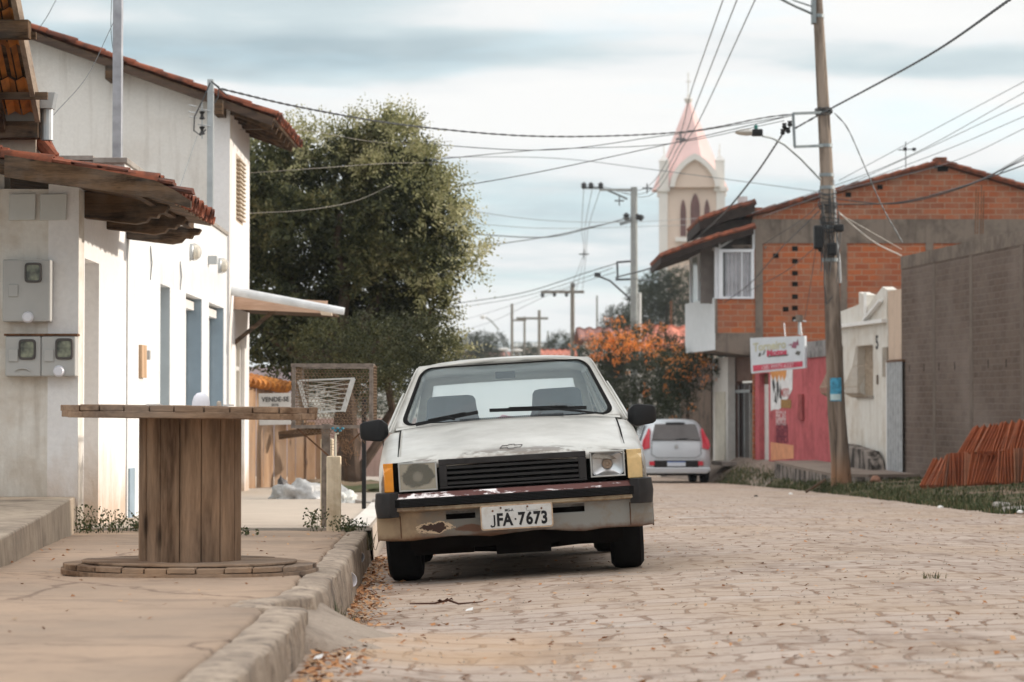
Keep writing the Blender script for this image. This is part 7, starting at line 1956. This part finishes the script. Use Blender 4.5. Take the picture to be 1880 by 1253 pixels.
for (a, c_) in ((1214, 1231), (1316, 1333)):
    for y0 in (YC-.2, YC+cw-.5):
        m = MB(); x0_, x1_ = P(a, 0, YC).x, P(c_, 0, YC).x; m.box(x0_, x1_, y0, y0+.75, Z(344), Z(296))
        c0 = Vector(((x0_+x1_)/2, y0+.37, Z(282))); m.add([(x0_-.05, y0-.05, Z(296)), (x1_+.05, y0-.05, Z(296)), (x1_+.05, y0+.8, Z(296)), (x0_-.05, y0+.8, Z(296)), c0], [(0, 1, 4), (1, 2, 4), (2, 3, 4), (3, 0, 4), (3, 2, 1, 0)])
        m.tube([c0, c0 + Vector((0, 0, .7))], .04, 5)
        RC(m).build('pinnacle', M['chwhite'], ch)
# pointed arch gable front
def arch(w, zb, zt, n=14):
    L = []
    for i in range(n+1):
        s = i/n; a = s*pi/2*.86
        L.append((-w*(1 - s**2.0)**.80, zb + (zt-zb)*s))
    return L + [(-x_, z_) for x_, z_ in reversed(L[:-1])]
m = MB(); A1 = arch(46*kc, Z(345), Z(284)); A2 = arch(36.5*kc, Z(345), Z(295))
xm = P(1279, 0, YC).x; xm2 = xm
f = [Vector((xm+a, YC-.72, z_)) for a, z_ in A1]; g_ = [Vector((xm+a, YC-.72, z_)) for a, z_ in A2]; n = len(f)
back = [v + Vector((0, 1.1, 0)) for v in f + g_]
m.add(f + g_ + back, [(i, i+1, n+i+1, n+i) for i in range(n-1)] + [(i+1, i, 2*n+i, 2*n+i+1) for i in range(n-1)] + [(n+i, n+i+1, 3*n+i+1, 3*n+i) for i in range(n-1)])
RC(m).build('arch_moulding', M['chwhite'], ch)
m = MB(); m.prism([Vector((xm+a, YC-.42, z_)) for a, z_ in A2] , (0, .9, 0)); RC(m).build('arch_panel', M['church'], ch)
for (cx_, w_, t_, b_) in ((1257.5, 5.2, 366, 434), (1279.5, 8.5, 355, 434), (1301, 5.2, 366, 434)):
    pts_ = [(-w_*kc, Z(b_))] + [(a, z_) for a, z_ in arch(w_*kc, Z(t_+28), Z(t_), 6)] + [(w_*kc, Z(b_))]
    RC(MB().prism([Vector((P(cx_, 0, YC).x + a, YC-.10, z_)) for a, z_ in pts_], (0, .3, 0))).build('lancet_window', bpy.data.materials.get('lancet_brown') or simple('lancet_brown', (.12, .045, .04), .6, var=.25, scale=3), ch)
m = MB(); m.box(P(1243, 0, YC).x, P(1316, 0, YC).x, YC-.25, YC+.1, Z(444), Z(436)); m.box(xc0-.1, xc1+.1, YC-.22, YC+.1, Z(476), Z(470)); RC(m).build('string_course', M['chwhite'], ch)
m = MB(); n = 8; base = [Vector((P(1270, 0, YC).x + 76*kc*cos(pi/8+2*pi*i/n)*1.0, YC + cw/2 + 60*kc*sin(pi/8+2*pi*i/n), Z(346))) for i in range(n)]
mid = [Vector((P(1268.5, 0, YC).x + 4*kc*cos(pi/8+2*pi*i/n), YC + cw/2 + 4*kc*sin(pi/8+2*pi*i/n), Z(181))) for i in range(n)]
m.loft([base, mid], True, True); m.build('spire', M['spire'], ch, fix=True)
q = Vector((P(1267.5, 0, YC).x, YC + cw/2, Z(176))); m = MB(); m.lathe([(.12, -.4), (.30, -.1), (.34, .05), (.15, .15), (.08, .4)], 10, q); m.tube([q, q + Vector((0, 0, Z(126)-Z(176)))], .05, 6); m.beam(q + Vector((-.22, 0, 1.35)), q + Vector((.22, 0, 1.35)), .07, .07); m.build('cross', M['chwhite'], ch)
# ------------------------------------------------------------------ trees
def leafmat(name, cols, trans=.25):
    b = NB(name); geo = b.n('ShaderNodeNewGeometry')
    f = b.math('ADD', b.math('MULTIPLY', geo.outputs['Random Per Island'], .45), b.math('MULTIPLY', b.ramp(b.noise(1.1, 5, .65), [(.36, 0), (.66, 1)]), .55))
    c = b.ramp(f, cols)
    b.done(c, .6); b.b.inputs['Specular IOR Level'].default_value = .3
    tl = b.n('ShaderNodeBsdfTranslucent'); b.l(c, tl.inputs['Color'])
    mx = b.n('ShaderNodeMixShader'); mx.inputs[0].default_value = trans
    b.l(b.b.outputs[0], mx.inputs[1]); b.l(tl.outputs[0], mx.inputs[2]); b.l(mx.outputs[0], b.o.inputs[0]); return b.m
import numpy as np
def leaf_mesh(name, C0, D0, N0, Ln, Wd, mat, parent):
    """rhombic leaves: centre, direction, side vectors"""
    n = len(C0); v = np.empty((n, 4, 3))
    v[:, 0] = C0 - D0*Ln[:, None]*.5; v[:, 1] = C0 + N0*Wd[:, None]*.5; v[:, 2] = C0 + D0*Ln[:, None]*.5; v[:, 3] = C0 - N0*Wd[:, None]*.5
    me = bpy.data.meshes.new(name); me.vertices.add(4*n); me.vertices.foreach_set('co', v.reshape(-1))
    me.loops.add(4*n); me.loops.foreach_set('vertex_index', np.arange(4*n, dtype=np.int32))
    me.polygons.add(n); me.polygons.foreach_set('loop_start', np.arange(0, 4*n, 4, dtype=np.int32)); me.polygons.foreach_set('loop_total', np.full(n, 4, dtype=np.int32))
    me.update(calc_edges=True); me.materials.append(mat)
    o = bpy.data.objects.new(name, me); C.objects.link(o)
    if parent: o.parent = parent; o.location = -BASE[parent.name]
    return o
def unit(a): return a / np.maximum(1e-9, np.linalg.norm(a, axis=-1, keepdims=True))
def crown(rs, clumps, fronds, leaflets, flen, lsz, droop=.25, up=.4):
    """clumps: list of (centre, radius). fronds grow outwards from points in each clump; leaflets line the frond"""
    Cs, Ds, Ns, Ls, Ws = [], [], [], [], []
    for (c0, rad) in clumps:
        n = max(4, int(fronds * rad * rad))
        d = unit(rs.normal(size=(n, 3))); d[:, 2] = d[:, 2]*.9 + .12; rr = rad * (rs.random(n) ** .30)
        base = np.array(c0) + d * rr[:, None] * np.array([1, 1, .95])
        dirv = unit(d + np.array([0, 0, up]) + rs.normal(size=(n, 3))*.45)
        side = unit(np.cross(dirv, rs.normal(size=(n, 3))))
        nrm = np.cross(dirv, side)
        L = flen * (.6 + .8*rs.random(n))
        for k in range(leaflets):
            t = (k + .5)/leaflets
            pc = base + dirv*(L*t)[:, None] + np.array([0, 0, -1])*(droop*L*t*t)[:, None]
            sgn = 1 if k % 2 else -1
            w = lsz * (1.1 - .6*t)
            ld = unit(side*sgn + dirv*.7 + rs.normal(size=(n, 3))*.25)
            Cs.append(pc + ld*w*.5); Ds.append(ld); Ns.append(unit(np.cross(ld, nrm + rs.normal(size=(n, 3))*.5))); Ls.append(np.full(n, w)*(.8 + .4*rs.random(n))); Ws.append(np.full(n, w*.42))
    return [np.concatenate(x) for x in (Cs, Ds, Ns, Ls, Ws)]
def limb(m, a, b_, r0, r1, rs, kink=.15):
    a, b_ = Vector(a), Vector(b_); L = (b_-a).length; pts = []
    for i in range(6):
        t = i/5; p = a.lerp(b_, t)
        if 0 < i < 5: p += Vector(tuple(rs.normal(size=3)))*L*kink*.2
        pts.append(p)
    m.tube(pts, [lerp(r0, r1, i/5) for i in range(6)], 7)
M['bark'] = simple('dark_bark', (.085, .06, .045), .95, var=.4, scale=5, bump=.5)

YT = 36.0; kt = YT/FPX
rs = np.random.RandomState(3)
tree = thing('tree', 'big dense feathery green tree towering over the left pavement', 'tree', (-2.35, 35.6, walk_z(36)))
cl = []
# crown outline from the photograph at the tree's own distance
spec = [(700, 250, 42), (730, 215, 24), (655, 262, 38), (600, 262, 32), (540, 268, 32), (485, 290, 45), (450, 320, 50), (760, 300, 48), (790, 345, 40), (700, 320, 70), (620, 320, 60), (540, 340, 70), (470, 370, 60),
        (830, 395, 34), (790, 410, 58), (720, 400, 80), (640, 410, 80), (560, 420, 80), (480, 440, 70), (845, 455, 30), (800, 480, 58), (740, 490, 75), (660, 500, 80), (580, 500, 80), (500, 520, 70), (430, 480, 70),
        (800, 540, 36), (760, 560, 58), (690, 580, 75), (610, 580, 80), (530, 590, 70), (470, 600, 50), (790, 600, 30), (740, 625, 55), (680, 650, 60), (620, 650, 60), (560, 655, 55), (500, 650, 50), (815, 640, 28), (800, 665, 24), (765, 668, 34), (722, 690, 26), (400, 400, 70), (380, 330, 60), (640, 700, 40), (580, 690, 40)]
for (px, py, rp) in spec:
    if px > 780: px -= 12
    Y = YT + (rs.uniform(-.9, 1.2)) * (1.0 if rp > 45 else .35); c0 = P(px + rs.uniform(-6, 6), py + rs.uniform(-6, 6), Y); rr_ = rp*kt*.84; c0.z -= .20 if py < 340 else .06
    cl.append((tuple(c0), rr_*.72))
    for _ in range(9 if rp > 35 else 5):
        a, e_ = rs.uniform(0, 2*pi), rs.uniform(-.5, 1.25)
        q = c0 + Vector((cos(a)*cos(e_), -abs(sin(a))*cos(e_), sin(e_))) * rr_ * rs.uniform(.62, .98)
        cl.append((tuple(q), rr_*rs.uniform(.22, .40)))
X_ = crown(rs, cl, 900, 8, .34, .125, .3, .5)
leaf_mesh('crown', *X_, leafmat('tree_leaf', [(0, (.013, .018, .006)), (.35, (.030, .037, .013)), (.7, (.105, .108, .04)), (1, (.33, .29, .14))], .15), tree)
# spiky pale-tipped sprays, coloured lighter still for the sunlit top and right
out = []
for (px, py, rp) in spec:
    if (px > 560 and py < 430) or py < 300 or px > 770:
        for _ in range(5):
            a = rs.uniform(-1.2, 2.4); q = P(px + rp*.80*cos(a), py + 14 - rp*.80*sin(a), YT + rs.uniform(-1.3, .9)); out.append((tuple(q), rs.uniform(9, 17)*kt))
for (px, py, rp) in ((730, 222, 13), (716, 240, 15), (700, 232, 12), (820, 355, 14), (815, 378, 16), (838, 430, 14), (845, 478, 15), (836, 500, 15), (838, 535, 16), (790, 300, 20), (640, 235, 18), (590, 240, 16), (470, 262, 18), (530, 246, 18), (820, 420, 20), (812, 585, 16), (850, 630, 16)):
    out.append((tuple(P(px, py, YT + rs.uniform(-.8, .8))), rp*kt))
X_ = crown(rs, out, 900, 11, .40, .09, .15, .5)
leaf_mesh('sprays', *X_, leafmat('tree_leaf_sunlit', [(0, (.09, .10, .04)), (.45, (.25, .245, .105)), (1, (.64, .59, .36))], .32), tree)
m = MB(); b0 = Vector((-2.35, 35.6, walk_z(36)-.1))
limb(m, b0, (-2.5, 35.7, 1.6), .19, .15, rs); 
for q in ((-3.6, 36, 3.2), (-1.6, 36.2, 3.4), (-2.5, 35.2, 3.8), (-1.2, 35.6, 2.4), (-3.9, 35.6, 2.2)): limb(m, (-2.5, 35.7, 1.5), q, .12, .04, rs)
m.build('trunk', M['bark'], tree)
t2 = thing('tree', 'crooked dark tree trunk beside the black post, its crown merging with the big tree', 'tree', (-1.85, 33.4, walk_z(33.4)))
m = MB(); limb(m, (-2.2, 33.0, walk_z(33)-.1), (-2.3, 33.1, 1.3), .12, .09, rs, .12); limb(m, (-2.0, 33.8, walk_z(33)-.1), (-1.75, 33.8, 1.4), .08, .05, rs, .3); m.build('trunk', M['bark'], t2)
X_ = crown(rs, [((-1.9, 33.6, 1.75), .55), ((-1.45, 33.8, 1.45), .35), ((-2.5, 33.5, 1.7), .5), ((-1.3, 34.2, 1.8), .5)], 2200, 8, .24, .055, .3, .1)
leaf_mesh('crown', *X_, bpy.data.materials['tree_leaf'], t2)

# flowering bush
YBu = 70.; kb_ = YBu/FPX
fb = thing('flowering_bush', 'big dark bush covered in orange flowers at the bend of the street', 'bush', (P(1190, 0, YBu).x, YBu, -1.4))
spec = [(1110, 655, 42), (1150, 640, 46), (1195, 645, 46), (1240, 660, 44), (1285, 670, 36), (1310, 690, 26), (1100, 690, 40), (1150, 695, 55), (1200, 705, 55), (1250, 715, 50), (1290, 720, 36), (1120, 740, 45), (1170, 750, 50), (1215, 760, 42), (1255, 755, 36), (1140, 790, 45), (1185, 800, 40), (1080, 720, 40), (1090, 770, 40), (1230, 785, 20), (1120, 820, 40), (1170, 830, 40)]
cl = [(tuple(P(px, py, YBu + rs.uniform(-1, 1))), rp*kb_) for px, py, rp in spec]
cl += [(tuple(P(px, py, 59.6 + rs.uniform(-.6, .8))), rp*59.6/FPX) for px, py, rp in ((1240, 670, 30), (1272, 665, 30), (1300, 672, 24), (1255, 705, 28), (1285, 700, 24), (1228, 720, 30), (1250, 745, 22), (1232, 765, 20), (1312, 690, 14))]
X_ = crown(rs, cl, 700, 7, .26, .095, .2, .3)
leaf_mesh('foliage', *X_, leafmat('bush_leaf', [(0, (.012, .018, .007)), (.7, (.03, .04, .016)), (1, (.07, .075, .03))], .1), fb)
fcl = []; fr_ = random.Random(9)
for _ in range(150):
    if _ < 105: px, py = fr_.gauss(1145, 38), fr_.gauss(632, 17)
    else: px, py = fr_.uniform(1085, 1318), 640 + abs(fr_.gauss(0, 60))
    if py < 622 + abs(px-1150)*.12 - 22 : continue
    fcl.append((tuple(P(px, py, YBu - 1.45 + fr_.uniform(-.4, .5))), fr_.uniform(.05, .13)))
for _ in range(45):
    fcl.append((tuple(P(fr_.uniform(1215, 1318), 655 + abs(fr_.gauss(0, 36)), 58.9 + fr_.uniform(-.2, .5))), fr_.uniform(.04, .09)))
for px, py in ((1115, 590), (1130, 596), (1190, 598), (1216, 600), (1140, 588), (1172, 604), (1095, 625), (1082, 634), (1290, 662), (1262, 664)):
    fcl.append((tuple(P(px, py, YBu-1.2)), .13))
X_ = crown(rs, fcl, 1500, 2, .05, .06, .1, .2)
leaf_mesh('flowers', *X_, leafmat('orange_petal', [(0, (.75, .18, .03)), (.6, (.92, .33, .06)), (1, (.95, .50, .16))], .3), fb)
m = MB(); limb(m, (P(1180, 0, YBu).x, YBu, -2.2), (P(1180, 0, YBu).x, YBu, .8), .2, .1, rs); m.build('trunk', M['bark'], fb)

# ------------------------------------------------------------------ far trees, roofs, houses
M['farleaf'] = leafmat('far_leaf', [(0, (.022, .032, .018)), (.7, (.045, .055, .028)), (1, (.075, .08, .04))], .1)
def ftree(label, spec, Y, fr=40, lsz=.34, name='tree', grp=None, mat='farleaf'):
    k_ = Y/FPX; c0 = P(spec[0][0], spec[0][1], Y); gz = ground_z(c0.x, Y)
    t_ = thing(name, label, 'tree', (c0.x, Y, gz), grp)
    cl_ = [(tuple(P(a, b_, Y + rs.uniform(-1, 1)*r_*k_*.4)), r_*k_) for a, b_, r_ in spec]
    X_ = crown(rs, cl_, fr, 6, lsz*2.6, lsz, .2, .3); leaf_mesh('crown', *X_, M[mat], t_)
    m_ = MB(); zz_ = max(c0.z, gz+1.5); limb(m_, (c0.x, Y, gz), (c0.x, Y, zz_-.3), .18, .08, rs, .05); m_.build('trunk', M['bark'], t_)
ftree('large rounded dark tree on the slope behind the balcony', [(1225, 540, 34), (1195, 525, 22), (1175, 548, 24), (1185, 580, 30), (1160, 600, 24), (1215, 515, 20), (1252, 520, 26), (1200, 555, 28), (1240, 570, 34), (1200, 590, 30), (1260, 580, 26)], 130, 420, .16)
ftree('lower dark tree left of the concrete pole on the slope', [(1140, 580, 20), (1122, 590, 16), (1160, 584, 18), (1150, 610, 26), (1120, 612, 20), (1180, 612, 26)], 135, 420, .16)
ftree('dark flat-topped tree beyond the car roof, next to the big tree', [(885, 634, 22), (860, 636, 20), (910, 634, 20), (895, 660, 26), (860, 660, 24)], 190, 300, .20)
ftree('dark distant tree behind the T-shaped pole', [(1030, 632, 20), (1012, 642, 16), (1052, 640, 18), (1045, 664, 24)], 200, 300, .20)
ftree('dark distant tree to the right of the T-shaped pole', [(1078, 638, 18), (1098, 646, 16), (1080, 664, 22)], 195, 300, .20)
ftree('small pale green tree under the right side of the big tree', [(838, 640, 18), (820, 652, 20), (845, 662, 16)], 90, 30, .20, mat='farleaf2' if 'farleaf2' in M else 'farleaf')
ftree('dark tree behind the litter cage, seen under the big tree', [(560, 690, 40), (620, 680, 42), (680, 700, 40), (590, 740, 40), (650, 750, 40), (520, 720, 40)], 62, 350, .11)
ftree('dark bushy tree behind the black post, left of the white car', [(720, 715, 38), (745, 760, 34), (700, 770, 36), (690, 740, 36), (760, 720, 26)], 66, 350, .11)
ftree('low dark hedge-like tree beyond the white car, at the end of the street', [(820, 700, 40), (880, 690, 36), (940, 700, 40), (1000, 700, 40), (1050, 710, 36), (850, 740, 40), (920, 750, 40), (990, 750, 40)], 150, 160, .18)
ftree('far grey green tree between the far poles', [(968, 645, 12), (955, 655, 12), (985, 655, 12)], 240, 300, .22)
def house(label, px0, px1, pyt, pyr, pyb, Y, wallc, roofc, depth=8):
    a, c_ = P(px0, pyt, Y), P(px1, pyt, Y); zr = P(0, pyr, Y).z; gz = ground_z(a.x, Y)
    t_ = thing('house', label, 'house', ((a.x+c_.x)/2, Y, gz))
    MB().box(a.x, c_.x, Y, Y+depth, gz-.2, a.z).build('wall', wallc, t_)
    m_ = MB(); e = .4; xm_ = (a.x+c_.x)/2
    nseg = max(6, int((c_.x-a.x)/.35))
    for s_, (ya, yb_) in enumerate(((Y-e, Y+depth/2), (Y+depth+e, Y+depth/2))):
        m_.grid(lambda u, v: (lerp(a.x-e, c_.x+e, u), lerp(ya, yb_, v), lerp(a.z-.05, zr, v) + .05*sin(u*nseg*2*pi)), [i/(nseg*4) for i in range(nseg*4+1)], [0, .25, .5, .75, 1])
    r_ = m_.build('roof', roofc, t_)
    md_ = r_.modifiers.new('s', 'SOLIDIFY'); md_.thickness = .08
    w_ = MB(); wd = c_.x - a.x
    for f in (.25, .7): w_.box(a.x+wd*f, a.x+wd*f+.9, Y-.03, Y+.1, a.z-1.9, a.z-.8)
    w_.build('window', M['dkglass'], t_)
M['farroof'] = simple('far_clay_roof', (.52, .19, .13), .85, var=.2, scale=2); M['farroof2'] = simple('far_clay_roof_dark', (.26, .13, .11), .9, var=.2, scale=2)
house('low house with a bright red tiled roof left of the balcony', 1180, 1300, 636, 596, 700, 84, M['cream2'], M['farroof'])
house('house with a dull brown tiled roof behind the orange flowers', 1080, 1200, 622, 600, 700, 105, M['cream2'], M['farroof2'])
house('far pale house just above the car roof, left of the far poles', 845, 930, 652, 645, 700, 230, M['chwhite'], M['farroof2'])
house('far pale grey house behind the far poles', 945, 1000, 636, 628, 700, 260, M['church'], M['concpole'])
house('far small house with a red roof right of the far poles', 1002, 1050, 652, 642, 700, 180, M['chwhite'], M['farroof'])
for i, (px, py) in enumerate(((925, 642), (950, 644))):
    p = P(px, py, 120); tt = thing('street_lamp', ('left', 'right')[i] + ' one of two pale far lamp heads just above the car roof', 'street lamp', p)
    m = MB(); m.lathe([(.02, -.07), (.13, -.03), (.15, .04), (.06, .08)], 10, p); m.v = [Vector((p.x + (v.x-p.x)*1.8, v.y, v.z)) for v in m.v]; m.build('lamp_head', M['white'], tt); MB().tube([p, p + Vector((.3, 0, -.5)), (p.x+.5, 120, ground_z(p.x, 120))], .06, 6).build('pole', M['concpole'], tt)

# ------------------------------------------------------------------ air
hz = MB().box(-1300, 1300, -24, 2650, -9, 46).build('haze', None)
hz.data.materials.clear()
hm = bpy.data.materials.new('haze'); hm.use_nodes = True; ht = hm.node_tree; ht.nodes.clear()
ho = ht.nodes.new('ShaderNodeOutputMaterial'); hv = ht.nodes.new('ShaderNodeVolumePrincipled')
hv.inputs['Color'].default_value = (.86, .92, .96, 1); hv.inputs['Density'].default_value = .00035; hv.inputs['Anisotropy'].default_value = .2
ht.links.new(hv.outputs[0], ho.inputs['Volume']); hz.data.materials.append(hm)
hz['kind'] = 'stuff'; hz['label'] = 'thin pale haze filling the air over the street'
